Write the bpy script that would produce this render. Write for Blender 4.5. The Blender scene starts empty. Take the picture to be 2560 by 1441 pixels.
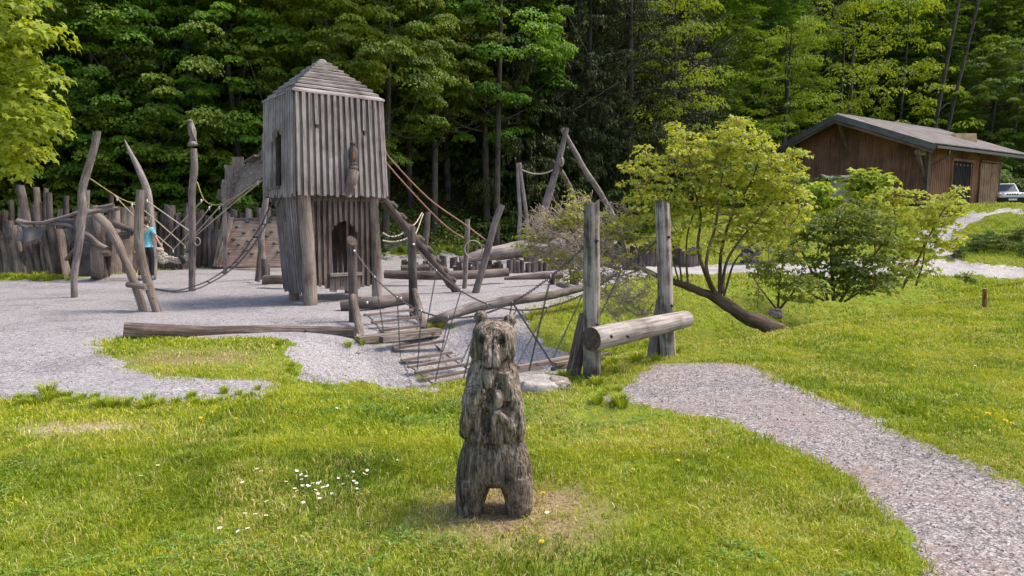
import bpy, math, random
import numpy as np
from mathutils import Vector, Matrix, noise

# ---------------------------------------------------------------- camera, sky, sun, exposure
SC = bpy.context.scene
COL = SC.collection
CAM_H = 1.7
PITCH = math.atan(165.5 / 1707.0)
cd = bpy.data.cameras.new("camera"); cam = bpy.data.objects.new("camera", cd); COL.objects.link(cam)
cam.location = (0, 0, CAM_H)
cam.rotation_euler = (math.radians(90) - PITCH, 0, 0)
cd.sensor_width = 36.0; cd.lens = 24.0; cd.clip_end = 2000; cd.clip_start = 0.05
SC.camera = cam
SUN_EL, SUN_AZ = math.radians(58), math.radians(78)      # azimuth: clockwise from +Y (right of the view, slightly behind it)
w = bpy.data.worlds.new("World"); SC.world = w; w.use_nodes = True
wt = w.node_tree; bg = wt.nodes['Background']
sky = wt.nodes.new('ShaderNodeTexSky'); sky.sky_type = 'NISHITA'; sky.sun_disc = False
sky.sun_elevation = SUN_EL; sky.sun_rotation = SUN_AZ
sky.air_density = 1.0; sky.dust_density = 3.0; sky.ozone_density = 0.6
wt.links.new(sky.outputs['Color'], bg.inputs['Color']); bg.inputs['Strength'].default_value = 0.14
sd = bpy.data.lights.new("sun", 'SUN'); sun = bpy.data.objects.new("sun", sd); COL.objects.link(sun)
sd.energy = 1.9; sd.angle = math.radians(14); sd.color = (1.0, 0.90, 0.77)
sdir = Vector((math.sin(SUN_AZ) * math.cos(SUN_EL), math.cos(SUN_AZ) * math.cos(SUN_EL), math.sin(SUN_EL)))
sun.rotation_euler = sdir.to_track_quat('Z', 'Y').to_euler(); sun.location = (0, 0, 40)
SC.view_settings.view_transform = 'Standard'; SC.view_settings.look = 'None'
SC.view_settings.gamma = 1.0; SC.view_settings.use_curve_mapping = False
SC.view_settings.exposure = 1.10
SC.cycles.max_bounces = 6; SC.cycles.diffuse_bounces = 3; SC.cycles.glossy_bounces = 2
SC.cycles.transmission_bounces = 4; SC.cycles.transparent_max_bounces = 8
SC.cycles.use_denoising = True
SC.cycles.use_adaptive_sampling = True; SC.cycles.adaptive_threshold = 0.02

# ---------------------------------------------------------------- terrain and pixel -> place helpers
F = 1707.0
CP, SP = math.cos(PITCH), math.sin(PITCH)
def ray(px, py):
    a = (px - 1280.0) / F; b = -(py - 720.5) / F
    # camera looks along +Y tilted down by PITCH
    return Vector((a, CP + b * SP, -SP + b * CP))
def sm(t):
    t = np.clip(t, 0.0, 1.0); return t * t * (3 - 2 * t)
def H(x, y):
    x = np.asarray(x, float); y = np.asarray(y, float)
    z = 0.025 * np.sin(x * 0.9 + 1.3) * np.sin(y * 0.7 + 0.4) + 0.012 * np.sin(x * 2.3) * np.sin(y * 2.9 + 1.0)
    d = (y - (10.3 + 0.72 * (x + 0.4))) / 1.232
    amp = 0.9 * sm((x + 3.6) / 2.6) * (1 - 0.6 * sm((x - 6) / 9.0)) * (1 - sm((x - 12) / 8.0))
    z = z - amp * np.exp(-(d / 1.45) ** 2)
    z = z + 2.55 * sm((y - 21) / 18.0) * sm((x - 3) / 8.0) + 0.02 * np.maximum(0, y - 39) * sm((x - 3) / 8.0)
    z = z + 1.25 * np.exp(-(((x - 21.5) / 4.2) ** 2 + ((y - 29) / 4.2) ** 2))
    yf = np.interp(x, [-60, -30, -6, 2, 8, 13, 18, 32, 45, 80], [24, 25, 27.5, 34, 37, 43, 57, 66, 60, 55])
    t = np.maximum(0, y - yf)
    z = z + 0.62 * t * t / (t + 3.0)
    return z
def Hs(x, y): return float(H(x, y))
def G(px, py):
    d = ray(px, py); o = Vector((0, 0, CAM_H)); t = 1.0; step = 0.1; last = 1.0
    while t < 200:
        p = o + d * t
        if p.z < Hs(p.x, p.y):
            a, b = last, t
            for _ in range(18):
                m = (a + b) / 2; q = o + d * m
                if q.z < Hs(q.x, q.y): b = m
                else: a = m
            q = o + d * b
            return Vector((q.x, q.y, Hs(q.x, q.y)))
        last = t; t += step; step = max(0.05, t * 0.02)
    q = o + d * 100
    return Vector((q.x, q.y, Hs(q.x, q.y)))
def P(px, py, Y):
    d = ray(px, py); t = Y / d.y
    return Vector((0, 0, CAM_H)) + d * t
def PL(lst): return [P(*t) for t in lst]
def onground(x, y, dz=0.0): return Vector((x, y, Hs(x, y) + dz))

rnd = random.Random(11)
# ---------------------------------------------------------------- objects
def wloc(o):
    v = Vector((0, 0, 0))
    while o is not None:
        v = v + o.location; o = o.parent
    return v
def tag(o, label=None, cat=None, group=None, kind=None):
    if label: o['label'] = label
    if cat: o['category'] = cat
    if group: o['group'] = group
    if kind: o['kind'] = kind
    return o
def empty(name, loc, label=None, cat=None, group=None):
    o = bpy.data.objects.new(name, None); COL.objects.link(o); o.location = loc
    o.empty_display_size = 0.2
    return tag(o, label, cat, group)
def copy_tree(o, parent=None):
    c = o.copy(); COL.objects.link(c); c.parent = parent
    for ch in list(o.children): copy_tree(ch, c)
    return c
def mesh_obj(name, verts, faces, mats, parent=None, origin=None, smooth=False, uvs=None, midx=None):
    verts = np.asarray(verts, np.float32).reshape(-1, 3)
    if parent is not None: base = wloc(parent)
    elif origin is not None: base = Vector(origin)
    else:
        mn, mx = verts.min(0), verts.max(0)
        base = Vector(((mn[0] + mx[0]) / 2, (mn[1] + mx[1]) / 2, mn[2]))
    verts = verts - np.array(base, np.float32)
    me = bpy.data.meshes.new(name)
    me.from_pydata(verts.tolist(), [], faces)
    if not isinstance(mats, (list, tuple)): mats = [mats]
    for m in mats: me.materials.append(m)
    if midx is not None: me.polygons.foreach_set('material_index', midx)
    if smooth: me.polygons.foreach_set('use_smooth', [True] * len(me.polygons))
    if uvs is not None:
        ul = me.uv_layers.new(name='UVMap'); ul.data.foreach_set('uv', np.asarray(uvs, np.float32).ravel())
    me.update()
    o = bpy.data.objects.new(name, me); COL.objects.link(o)
    if parent is not None: o.parent = parent
    else: o.location = base
    return o
def fast_mesh(name, verts, faces_flat, counts, mats, smooth=False, tint=None, base=(0, 0, 0), uvs=None):
    """big numpy meshes; faces_flat: vertex indices, counts: loops per face"""
    me = bpy.data.meshes.new(name)
    verts = np.asarray(verts, np.float32) - np.array(base, np.float32)
    n = len(verts); me.vertices.add(n); me.vertices.foreach_set('co', verts.ravel())
    counts = np.asarray(counts, np.int32); L = int(counts.sum())
    me.loops.add(L); me.loops.foreach_set('vertex_index', np.asarray(faces_flat, np.int32).ravel())
    me.polygons.add(len(counts))
    st = np.concatenate([[0], np.cumsum(counts)[:-1]]).astype(np.int32)
    me.polygons.foreach_set('loop_start', st)
    try: me.polygons.foreach_set('loop_total', counts)
    except Exception: pass
    if not isinstance(mats, (list, tuple)): mats = [mats]
    for m in mats: me.materials.append(m)
    me.polygons.foreach_set('use_smooth', [bool(smooth)] * len(counts))
    if tint is not None:
        a = me.attributes.new('tint', 'FLOAT', 'POINT'); a.data.foreach_set('value', np.asarray(tint, np.float32))
    if uvs is not None:
        ul = me.uv_layers.new(name='UVMap'); ul.data.foreach_set('uv', np.asarray(uvs, np.float32).ravel())
    me.update(calc_edges=True); me.validate()
    return me
def link_me(name, me, parent=None, loc=(0, 0, 0)):
    o = bpy.data.objects.new(name, me); COL.objects.link(o)
    if parent is not None: o.parent = parent
    o.location = loc
    return o

class MB:
    def __init__(s): s.v = []; s.f = []; s.uv = []; s.mi = []
    def poly(s, idx, uv, mi=0):
        s.f.append(tuple(idx)); s.uv.extend(uv); s.mi.append(mi)
    def box(s, c, X, Y, Z, taper=1.0, mi=0, end_mi=None):
        """c centre; X,Y,Z half-extent vectors, Z the long (grain) axis"""
        c, X, Y, Z = Vector(c), Vector(X), Vector(Y), Vector(Z)
        if end_mi is None: end_mi = mi
        b = len(s.v); u0 = rnd.random() * 7; v0 = rnd.random() * 7
        for k in (-1, 1):
            t = 1.0 if k < 0 else taper
            for a, bb in ((-1, -1), (1, -1), (1, 1), (-1, 1)):
                s.v.append(c + X * a * t + Y * bb * t + Z * k)
        lx, ly, lz = X.length * 2, Y.length * 2, Z.length * 2
        for i in range(4):
            j = (i + 1) % 4; wd = lx if i % 2 == 0 else ly; uu = u0 + i * 0.37
            s.poly((b + i, b + j, b + 4 + j, b + 4 + i), [(uu, v0), (uu + wd, v0), (uu + wd, v0 + lz), (uu, v0 + lz)], mi)
        s.poly((b + 3, b + 2, b + 1, b), [(u0, v0), (u0 + lx, v0), (u0 + lx, v0 + ly), (u0, v0 + ly)], end_mi)
        s.poly((b + 4, b + 5, b + 6, b + 7), [(u0, v0), (u0 + lx, v0), (u0 + lx, v0 + ly), (u0, v0 + ly)], end_mi)
    def bar(s, p, q, w, t, up=(0, 0, 1), taper=1.0, mi=0, end_mi=None):
        p, q = Vector(p), Vector(q); d = q - p; L = d.length
        if L < 1e-6: return
        d = d / L; up = Vector(up); side = d.cross(up)
        if side.length < 1e-4: side = d.cross(Vector((1, 0, 0)))
        side.normalize(); n = side.cross(d).normalized()
        s.box((p + q) / 2, side * w / 2, n * t / 2, d * L / 2, taper, mi, end_mi)
    def tube(s, pts, rad, n=10, step=None, wob=0.0, caps=True, mi=0, end_mi=None, slant0=None, slant1=None, seed=None, flat=1.0, point=False):
        pts = [Vector(p) for p in pts]
        if not isinstance(rad, (list, tuple)): rad = [rad] * len(pts)
        if end_mi is None: end_mi = mi
        P_, R_ = resample(pts, rad, step)
        m = len(P_); seed = rnd.random() * 100 if seed is None else seed
        b = len(s.v)
        # frames
        tans = []
        for i in range(m):
            a = P_[max(0, i - 1)]; c = P_[min(m - 1, i + 1)]; t = (c - a)
            tans.append(t.normalized() if t.length > 1e-9 else Vector((0, 0, 1)))
        ref = Vector((0, 0, 1)) if abs(tans[0].z) < 0.9 else Vector((1, 0, 0))
        u = tans[0].cross(ref).normalized(); us = []
        for t in tans:
            u = (u - t * u.dot(t)); u = u.normalized() if u.length > 1e-6 else t.orthogonal().normalized(); us.append(u.copy())
        L = 0; Ls = [0]
        for i in range(1, m): L += (P_[i] - P_[i - 1]).length; Ls.append(L)
        for i in range(m):
            t = tans[i]; u = us[i]; v = t.cross(u)
            for k in range(n):
                a = 2 * math.pi * k / n; r = R_[i]
                if wob:
                    r *= 1 + wob * noise.noise(Vector((math.cos(a) * 1.1 + seed, math.sin(a) * 1.1, Ls[i] * 2.2))) + wob * 0.5 * noise.noise(Vector((math.cos(a) * 3 + seed, math.sin(a) * 3, Ls[i] * 7)))
                off = u * math.cos(a) * r + v * math.sin(a) * r * flat
                p = P_[i] + off
                if slant1 is not None and i == m - 1: p = p + t * off.dot(Vector(slant1))
                if slant0 is not None and i == 0: p = p + t * off.dot(Vector(slant0))
                s.v.append(p)
        u0 = rnd.random() * 7; v0 = rnd.random() * 7; circ = 2 * math.pi * max(R_)
        for i in range(m - 1):
            for k in range(n):
                k2 = (k + 1) % n
                ua, ub = u0 + circ * k / n, u0 + circ * (k + 1) / n
                s.poly((b + i * n + k, b + i * n + k2, b + (i + 1) * n + k2, b + (i + 1) * n + k),
                       [(ua, v0 + Ls[i]), (ub, v0 + Ls[i]), (ub, v0 + Ls[i + 1]), (ua, v0 + Ls[i + 1])], mi)
        if caps:
            for e, i in ((0, 0), (1, m - 1)):
                if R_[i] < 0.002: continue
                ids = [b + i * n + k for k in range(n)]
                if e == 0: ids = ids[::-1]
                s.poly(ids, [(u0 + math.cos(6.283 * k / n) * R_[i], v0 + math.sin(6.283 * k / n) * R_[i]) for k in range(n)], end_mi)
    def torus(s, c, ax, R, r, n=8, m=5, sx=1.0, axis_x=None, mi=0):
        ax = Vector(ax).normalized(); X = (Vector(axis_x) - ax * Vector(axis_x).dot(ax)).normalized() if axis_x is not None else ax.orthogonal().normalized()
        Y = ax.cross(X); b = len(s.v); c = Vector(c)
        for i in range(n):
            a = 2 * math.pi * i / n; d = X * math.cos(a) + Y * math.sin(a)
            cc = c + X * math.cos(a) * R * sx + Y * math.sin(a) * R
            for j in range(m):
                bb = 2 * math.pi * j / m
                s.v.append(cc + d * math.cos(bb) * r + ax * math.sin(bb) * r)
        for i in range(n):
            for j in range(m):
                i2, j2 = (i + 1) % n, (j + 1) % m
                s.poly((b + i * m + j, b + i2 * m + j, b + i2 * m + j2, b + i * m + j2), [(0, 0), (.1, 0), (.1, .1), (0, .1)], mi)
    def blob(s, c, r, n=10, m=7, wob=0.0, rot=None, mi=0, seed=None):
        """ellipsoid with radii r (3-vector)"""
        c = Vector(c); b = len(s.v); seed = rnd.random() * 50 if seed is None else seed
        r = (r, r, r) if isinstance(r, (int, float)) else r
        def pt(th, ph):
            d = Vector((math.sin(ph) * math.cos(th), math.sin(ph) * math.sin(th), math.cos(ph)))
            k = 1 + (wob * noise.noise(d * 1.6 + Vector((seed, 0, 0))) + wob * .5 * noise.noise(d * 4 + Vector((seed, 3, 0))) if wob else 0)
            p = Vector((d.x * r[0] * k, d.y * r[1] * k, d.z * r[2] * k))
            return c + (rot @ p if rot is not None else p)
        s.v.append(pt(0, 0))
        for j in range(1, m):
            for i in range(n): s.v.append(pt(2 * math.pi * i / n, math.pi * j / m))
        s.v.append(pt(0, math.pi)); e = len(s.v) - 1
        q = [(0, 0), (.1, 0), (.1, .1), (0, .1)]
        for i in range(n):
            s.poly((b, b + 1 + i, b + 1 + (i + 1) % n), q[:3], mi)
            s.poly((e, e - n + (i + 1) % n, e - n + i), q[:3], mi)
        for j in range(m - 2):
            for i in range(n):
                a = b + 1 + j * n
                s.poly((a + i, a + n + i, a + n + (i + 1) % n, a + (i + 1) % n), [(i * .05, j * .05), (i * .05, j * .05 + .05), (i * .05 + .05, j * .05 + .05), (i * .05 + .05, j * .05)], mi)
    def prism(s, pts, d, mi=0):
        """polygon pts (Vectors) extruded by vector d"""
        b = len(s.v); n = len(pts); d = Vector(d); pts = [Vector(p) for p in pts]
        for p in pts: s.v.append(p)
        for p in pts: s.v.append(p + d)
        o = pts[0]; X = (pts[1] - o).normalized(); N = X.cross(pts[-1] - o).normalized(); Y = N.cross(X)
        uv = [((p - o).dot(X), (p - o).dot(Y)) for p in pts]
        s.poly([b + i for i in range(n)][::-1], uv[::-1], mi); s.poly([b + n + i for i in range(n)], uv, mi)
        for i in range(n):
            j = (i + 1) % n
            s.poly((b + i, b + j, b + n + j, b + n + i), [(0, 0), ((pts[j] - pts[i]).length, 0), ((pts[j] - pts[i]).length, d.length), (0, d.length)], mi)
    def rope(s, pts, r, n=6, step=None, mi=0): s.tube(pts, r, n=n, step=step, mi=mi)
    def chain(s, pts, link=0.045, r=0.006, mi=0):
        P_, _ = resample([Vector(p) for p in pts], [1] * len(pts), link * 0.78)
        for i in range(len(P_) - 1):
            t = (P_[i + 1] - P_[i]); c = (P_[i + 1] + P_[i]) / 2
            if t.length < 1e-6: continue
            t.normalize(); a = t.orthogonal().normalized(); bb = t.cross(a)
            ax = a if i % 2 else bb
            s.torus(c, ax, link * 0.3, r, n=8, m=4, sx=1.75, axis_x=t, mi=mi)
    def build(s, name, mat, parent=None, origin=None, smooth=False, sharp=None):
        o = mesh_obj(name, [tuple(v) for v in s.v], s.f, mat, parent, origin, smooth, s.uv, s.mi)
        if smooth and sharp:
            try: o.data.set_sharp_from_angle(angle=math.radians(sharp))
            except Exception: pass
        return o
def resample(pts, rad, step):
    if step is None or len(pts) < 2: return pts, list(rad)
    # Catmull-Rom through pts
    out, ro = [], []
    n = len(pts)
    for i in range(n - 1):
        p0 = pts[i - 1] if i > 0 else pts[i] * 2 - pts[i + 1]
        p1, p2 = pts[i], pts[i + 1]
        p3 = pts[i + 2] if i + 2 < n else p2 * 2 - p1
        k = max(1, int(math.ceil((p2 - p1).length / step)))
        for j in range(k):
            t = j / k
            out.append(0.5 * ((2 * p1) + (p2 - p0) * t + (2 * p0 - 5 * p1 + 4 * p2 - p3) * t * t + (3 * p1 - p0 - 3 * p2 + p3) * t ** 3))
            ro.append(rad[i] * (1 - t) + rad[i + 1] * t)
    out.append(pts[-1]); ro.append(rad[-1])
    return out, ro

# ---------------------------------------------------------------- materials
def newmat(name):
    m = bpy.data.materials.new(name); m.use_nodes = True
    nt = m.node_tree; nt.nodes.clear()
    out = nt.nodes.new('ShaderNodeOutputMaterial'); b = nt.nodes.new('ShaderNodeBsdfPrincipled')
    nt.links.new(b.outputs[0], out.inputs[0])
    return m, nt, b, out
def N(nt, typ, **kw):
    n = nt.nodes.new(typ)
    for k, v in kw.items(): setattr(n, k, v)
    return n
def ramp(nt, fac, stops, interp='LINEAR'):
    r = nt.nodes.new('ShaderNodeValToRGB'); r.color_ramp.interpolation = interp
    while len(r.color_ramp.elements) < len(stops): r.color_ramp.elements.new(0.5)
    for e, (p, c) in zip(r.color_ramp.elements, stops):
        e.position = p; e.color = (c[0], c[1], c[2], 1) if not isinstance(c, float) else (c, c, c, 1)
    nt.links.new(fac, r.inputs[0]); return r.outputs[0]
def mapping(nt, src, scale, rot=(0, 0, 0), loc=(0, 0, 0)):
    m = nt.nodes.new('ShaderNodeMapping'); m.inputs['Scale'].default_value = scale
    m.inputs['Rotation'].default_value = rot; m.inputs['Location'].default_value = loc
    nt.links.new(src, m.inputs['Vector']); return m.outputs[0]
def noisetex(nt, vec, scale, detail=4, rough=0.6, dist=0.0):
    n = nt.nodes.new('ShaderNodeTexNoise'); n.inputs['Scale'].default_value = scale
    n.inputs['Detail'].default_value = detail; n.inputs['Roughness'].default_value = rough; n.inputs['Distortion'].default_value = dist
    nt.links.new(vec, n.inputs['Vector']); return n.outputs['Fac']
def mixc(nt, fac, a, b, mode='MIX'):
    m = nt.nodes.new('ShaderNodeMix'); m.data_type = 'RGBA'; m.blend_type = mode
    for sk, v in ((m.inputs[0], fac), (m.inputs[6], a), (m.inputs[7], b)):
        if isinstance(v, (int, float)): sk.default_value = v
        elif isinstance(v, tuple): sk.default_value = (v[0], v[1], v[2], 1)
        else: nt.links.new(v, sk)
    return m.outputs[2]
def math_(nt, op, a, b=0.0, clamp=False):
    m = nt.nodes.new('ShaderNodeMath'); m.operation = op; m.use_clamp = clamp
    for i, v in enumerate((a, b)):
        if isinstance(v, (int, float)): m.inputs[i].default_value = v
        else: nt.links.new(v, m.inputs[i])
    return m.outputs[0]
def bump(nt, b, h, strength=0.5, dist=0.01):
    bp = nt.nodes.new('ShaderNodeBump'); bp.inputs['Strength'].default_value = strength; bp.inputs['Distance'].default_value = dist
    nt.links.new(h, bp.inputs['Height']); nt.links.new(bp.outputs[0], b.inputs['Normal'])
WK = 1.02
def wood_mat(name, light, mid, dark, su=55, sv=2.6, blotch=1.3, bdist=0.008, lichen=None, warm=None, crack=0.5):
    light = tuple(min(.6, k * WK) for k in light); mid = tuple(k * WK for k in mid)
    m, nt, b, out = newmat(name)
    tc = N(nt, 'ShaderNodeTexCoord'); oi = N(nt, 'ShaderNodeObjectInfo')
    uv = mapping(nt, tc.outputs['UV'], (su, sv, 1))
    g = noisetex(nt, uv, 1.0, 6, 0.65, 0.6)
    ob = noisetex(nt, tc.outputs['Object'], blotch, 5, 0.6)
    uv2 = mapping(nt, tc.outputs['UV'], (su * .35, sv * .35, 1))
    g2 = noisetex(nt, uv2, 1.0, 3, 0.5, 0.8)
    f = math_(nt, 'ADD', math_(nt, 'MULTIPLY', g, 0.55), math_(nt, 'MULTIPLY', ob, 0.45))
    c = ramp(nt, f, [(0.38, dark), (0.47, mid), (0.56, light), (0.66, tuple(min(1, k * 1.3) for k in light))])
    if warm: c = mixc(nt, ramp(nt, noisetex(nt, tc.outputs['Object'], 2.1, 4, 0.6), [(0.5, 0.0), (0.68, 0.65)]), c, warm)
    if lichen: c = mixc(nt, ramp(nt, noisetex(nt, tc.outputs['Object'], 9, 5, 0.7), [(0.55, 0.0), (0.68, 0.6)]), c, lichen)
    crk = ramp(nt, g2, [(0.30, 0.0), (0.36, 1.0)])
    c = mixc(nt, math_(nt, 'MULTIPLY', math_(nt, 'SUBTRACT', 1.0, crk), crack), c, tuple(k * 0.25 for k in dark))
    # per object brightness
    hs = N(nt, 'ShaderNodeHueSaturation'); nt.links.new(c, hs.inputs['Color'])
    mr = N(nt, 'ShaderNodeMapRange'); mr.inputs['To Min'].default_value = 0.78; mr.inputs['To Max'].default_value = 1.18
    nt.links.new(oi.outputs['Random'], mr.inputs['Value']); nt.links.new(mr.outputs[0], hs.inputs['Value'])
    nt.links.new(hs.outputs[0], b.inputs['Base Color'])
    b.inputs['Roughness'].default_value = 0.85; b.inputs['Specular IOR Level'].default_value = 0.25
    h = math_(nt, 'ADD', math_(nt, 'MULTIPLY', g, 0.5), crk)
    bump(nt, b, h, 0.6, bdist)
    return m
M = {}
M['grey_wood'] = wood_mat('weathered_grey_wood', (0.29, 0.248, 0.228), (0.155, 0.126, 0.112), (0.060, 0.047, 0.042))
M['board'] = wood_mat('weathered_board', (0.40, 0.355, 0.335), (0.265, 0.225, 0.208), (0.085, 0.068, 0.06), su=45, sv=1.4, blotch=1.1, warm=(0.15, 0.115, 0.092))
M['tan_wood'] = wood_mat('weathered_tan_wood', (0.27, 0.22, 0.185), (0.165, 0.125, 0.10), (0.066, 0.047, 0.037), lichen=(0.16, 0.15, 0.09))
M['dark_wood'] = wood_mat('dark_weathered_wood', (0.15, 0.122, 0.110), (0.078, 0.060, 0.053), (0.030, 0.023, 0.020), lichen=(0.13, 0.125, 0.075))
M['brown_wood'] = wood_mat('damp_brown_wood', (0.215, 0.17, 0.145), (0.125, 0.092, 0.076), (0.042, 0.028, 0.022))
M['beam'] = wood_mat('pale_log_wood', (0.33, 0.295, 0.27), (0.20, 0.17, 0.15), (0.075, 0.055, 0.045), su=30, sv=1.8)
M['post'] = wood_mat('mottled_post_wood', (0.34, 0.295, 0.26), (0.135, 0.108, 0.092), (0.022, 0.017, 0.015), su=17, sv=1.1, blotch=4.5, lichen=(0.15, 0.14, 0.085))
M['endgrain'] = wood_mat('dark_end_grain', (0.10, 0.07, 0.055), (0.06, 0.04, 0.032), (0.02, 0.015, 0.012), su=20, sv=20)
M['barnwood'] = wood_mat('brown_barn_cladding', (0.32, 0.165, 0.11), (0.185, 0.09, 0.06), (0.075, 0.037, 0.026), su=20, sv=.5, blotch=.35, crack=0.2)
M['barndark'] = wood_mat('dark_barn_timber', (0.15, 0.10, 0.07), (0.10, 0.064, 0.045), (0.05, 0.032, 0.025), su=14, sv=.8)
M['bark'] = wood_mat('mossy_bark', (0.15, 0.105, 0.07), (0.08, 0.054, 0.036), (0.035, 0.024, 0.018), su=14, sv=5, bdist=0.02, lichen=(0.10, 0.10, 0.035))
M['forest_bark'] = wood_mat('forest_bark', (0.10, 0.085, 0.068), (0.055, 0.046, 0.037), (0.022, 0.018, 0.014), su=9, sv=2, bdist=0.02, lichen=(0.07, 0.08, 0.04))
M['pale_twig'] = wood_mat('pale_dry_twig', (0.44, 0.35, 0.28), (0.32, 0.245, 0.19), (0.17, 0.12, 0.09), su=14, sv=4)
M['twig'] = wood_mat('twig_bark', (0.26, 0.20, 0.15), (0.17, 0.125, 0.09), (0.08, 0.055, 0.04), su=14, sv=4)
def plain(name, col, rough=0.6, metal=0.0, noise_amt=0.25, scale=12, spec=0.4, bd=0.002):
    m, nt, b, out = newmat(name); tc = N(nt, 'ShaderNodeTexCoord')
    f = noisetex(nt, tc.outputs['Object'], scale, 4, 0.6)
    lo = tuple(k * (1 - noise_amt) for k in col); hi = tuple(min(1, k * (1 + noise_amt)) for k in col)
    nt.links.new(ramp(nt, f, [(0.35, lo), (0.65, hi)]), b.inputs['Base Color'])
    b.inputs['Roughness'].default_value = rough; b.inputs['Metallic'].default_value = metal; b.inputs['Specular IOR Level'].default_value = spec
    bump(nt, b, f, 0.3, bd)
    return m
M['rope'] = plain('pale_rope', (0.46, 0.39, 0.31), 0.9, scale=60)
M['red_rope'] = plain('faded_red_rope', (0.34, 0.18, 0.14), 0.9, scale=40)
M['yellow_rope'] = plain('yellow_rope', (0.42, 0.33, 0.12), 0.9, scale=40)
M['black_band'] = plain('black_rubber_band', (0.03, 0.03, 0.032), 0.7)
M['steel'] = plain('dull_steel_chain', (0.12, 0.112, 0.11), 0.5, 0.5, scale=30)
M['bright_steel'] = plain('bright_shackle_steel', (0.72, 0.72, 0.74), 0.35, 0.6, scale=30)
M['bolt'] = plain('black_bolt', (0.03, 0.03, 0.033), 0.45, 0.3)
M['rubber'] = plain('grey_rubber_sheet', (0.115, 0.105, 0.10), 0.75, scale=5, bd=0.01)
M['skin'] = plain('skin', (0.50, 0.27, 0.18), 0.6, noise_amt=0.06)
M['shirt'] = plain('turquoise_cotton', (0.13, 0.43, 0.50), 0.9, noise_amt=0.12, scale=9, bd=0.01)
M['trousers'] = plain('black_trousers', (0.016, 0.016, 0.018), 0.9, scale=9)
M['hair'] = plain('dark_brown_hair', (0.05, 0.022, 0.014), 0.6, scale=40)
M['shoe'] = plain('dark_blue_shoe', (0.02, 0.06, 0.09), 0.6)
M['carpaint'] = plain('white_car_paint', (0.74, 0.76, 0.78), 0.25, noise_amt=0.02, spec=0.6)
M['glass'] = plain('car_glass', (0.10, 0.12, 0.13), 0.08, noise_amt=0.1, spec=0.9)
M['tyre'] = plain('tyre_rubber', (0.02, 0.02, 0.021), 0.85)
M['chrome'] = plain('chrome', (0.6, 0.6, 0.62), 0.2, 0.9)
M['plate'] = plain('number_plate_white', (0.75, 0.74, 0.72), 0.5, noise_amt=0.05)
M['orange_lens'] = plain('orange_lens', (0.65, 0.2, 0.03), 0.3)
M['hold'] = plain('green_climbing_hold', (0.045, 0.085, 0.065), 0.35, scale=20, spec=0.6)
M['fascia'] = plain('grey_fascia', (0.115, 0.105, 0.105), 0.6, scale=3)
M['concrete'] = plain('board_marked_concrete', (0.26, 0.225, 0.195), 0.9, scale=3)
M['gutter'] = plain('dark_gutter', (0.05, 0.045, 0.045), 0.5)
M['eye'] = plain('black_eye', (0.012, 0.01, 0.01), 0.4)
M['tarp'] = plain('green_grey_tarp', (0.055, 0.065, 0.055), 0.6, scale=2, bd=0.03)
M['petal'] = plain('white_petals', (0.80, 0.79, 0.78), 0.7, noise_amt=0.05)
M['yellow'] = plain('yellow_petals', (0.80, 0.50, 0.01), 0.7, noise_amt=0.15)
M['stem'] = plain('green_stem', (0.10, 0.18, 0.03), 0.7)
M['plywood'] = plain('pale_plywood', (0.50, 0.34, 0.20), 0.8, scale=2)
def rock_mat(name, a, b_, c):
    m, nt, b, out = newmat(name); tc = N(nt, 'ShaderNodeTexCoord')
    f = noisetex(nt, tc.outputs['Object'], 3.0, 8, 0.68, 0.4)
    g = noisetex(nt, tc.outputs['Object'], 26, 4, 0.6)
    k = math_(nt, 'ADD', math_(nt, 'MULTIPLY', f, 0.7), math_(nt, 'MULTIPLY', g, 0.3))
    nt.links.new(ramp(nt, k, [(0.36, c), (0.48, b_), (0.6, a)]), b.inputs['Base Color'])
    b.inputs['Roughness'].default_value = 0.9
    bump(nt, b, k, 0.8, 0.04); return m
M['rock'] = rock_mat('pale_rock', (0.46, 0.42, 0.385), (0.30, 0.262, 0.235), (0.12, 0.10, 0.085))
M['rock2'] = rock_mat('brown_grey_rock', (0.36, 0.30, 0.26), (0.22, 0.18, 0.15), (0.08, 0.065, 0.055))
M['rock3'] = rock_mat('pink_grey_rock', (0.55, 0.45, 0.40), (0.38, 0.31, 0.28), (0.14, 0.115, 0.10))
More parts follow.
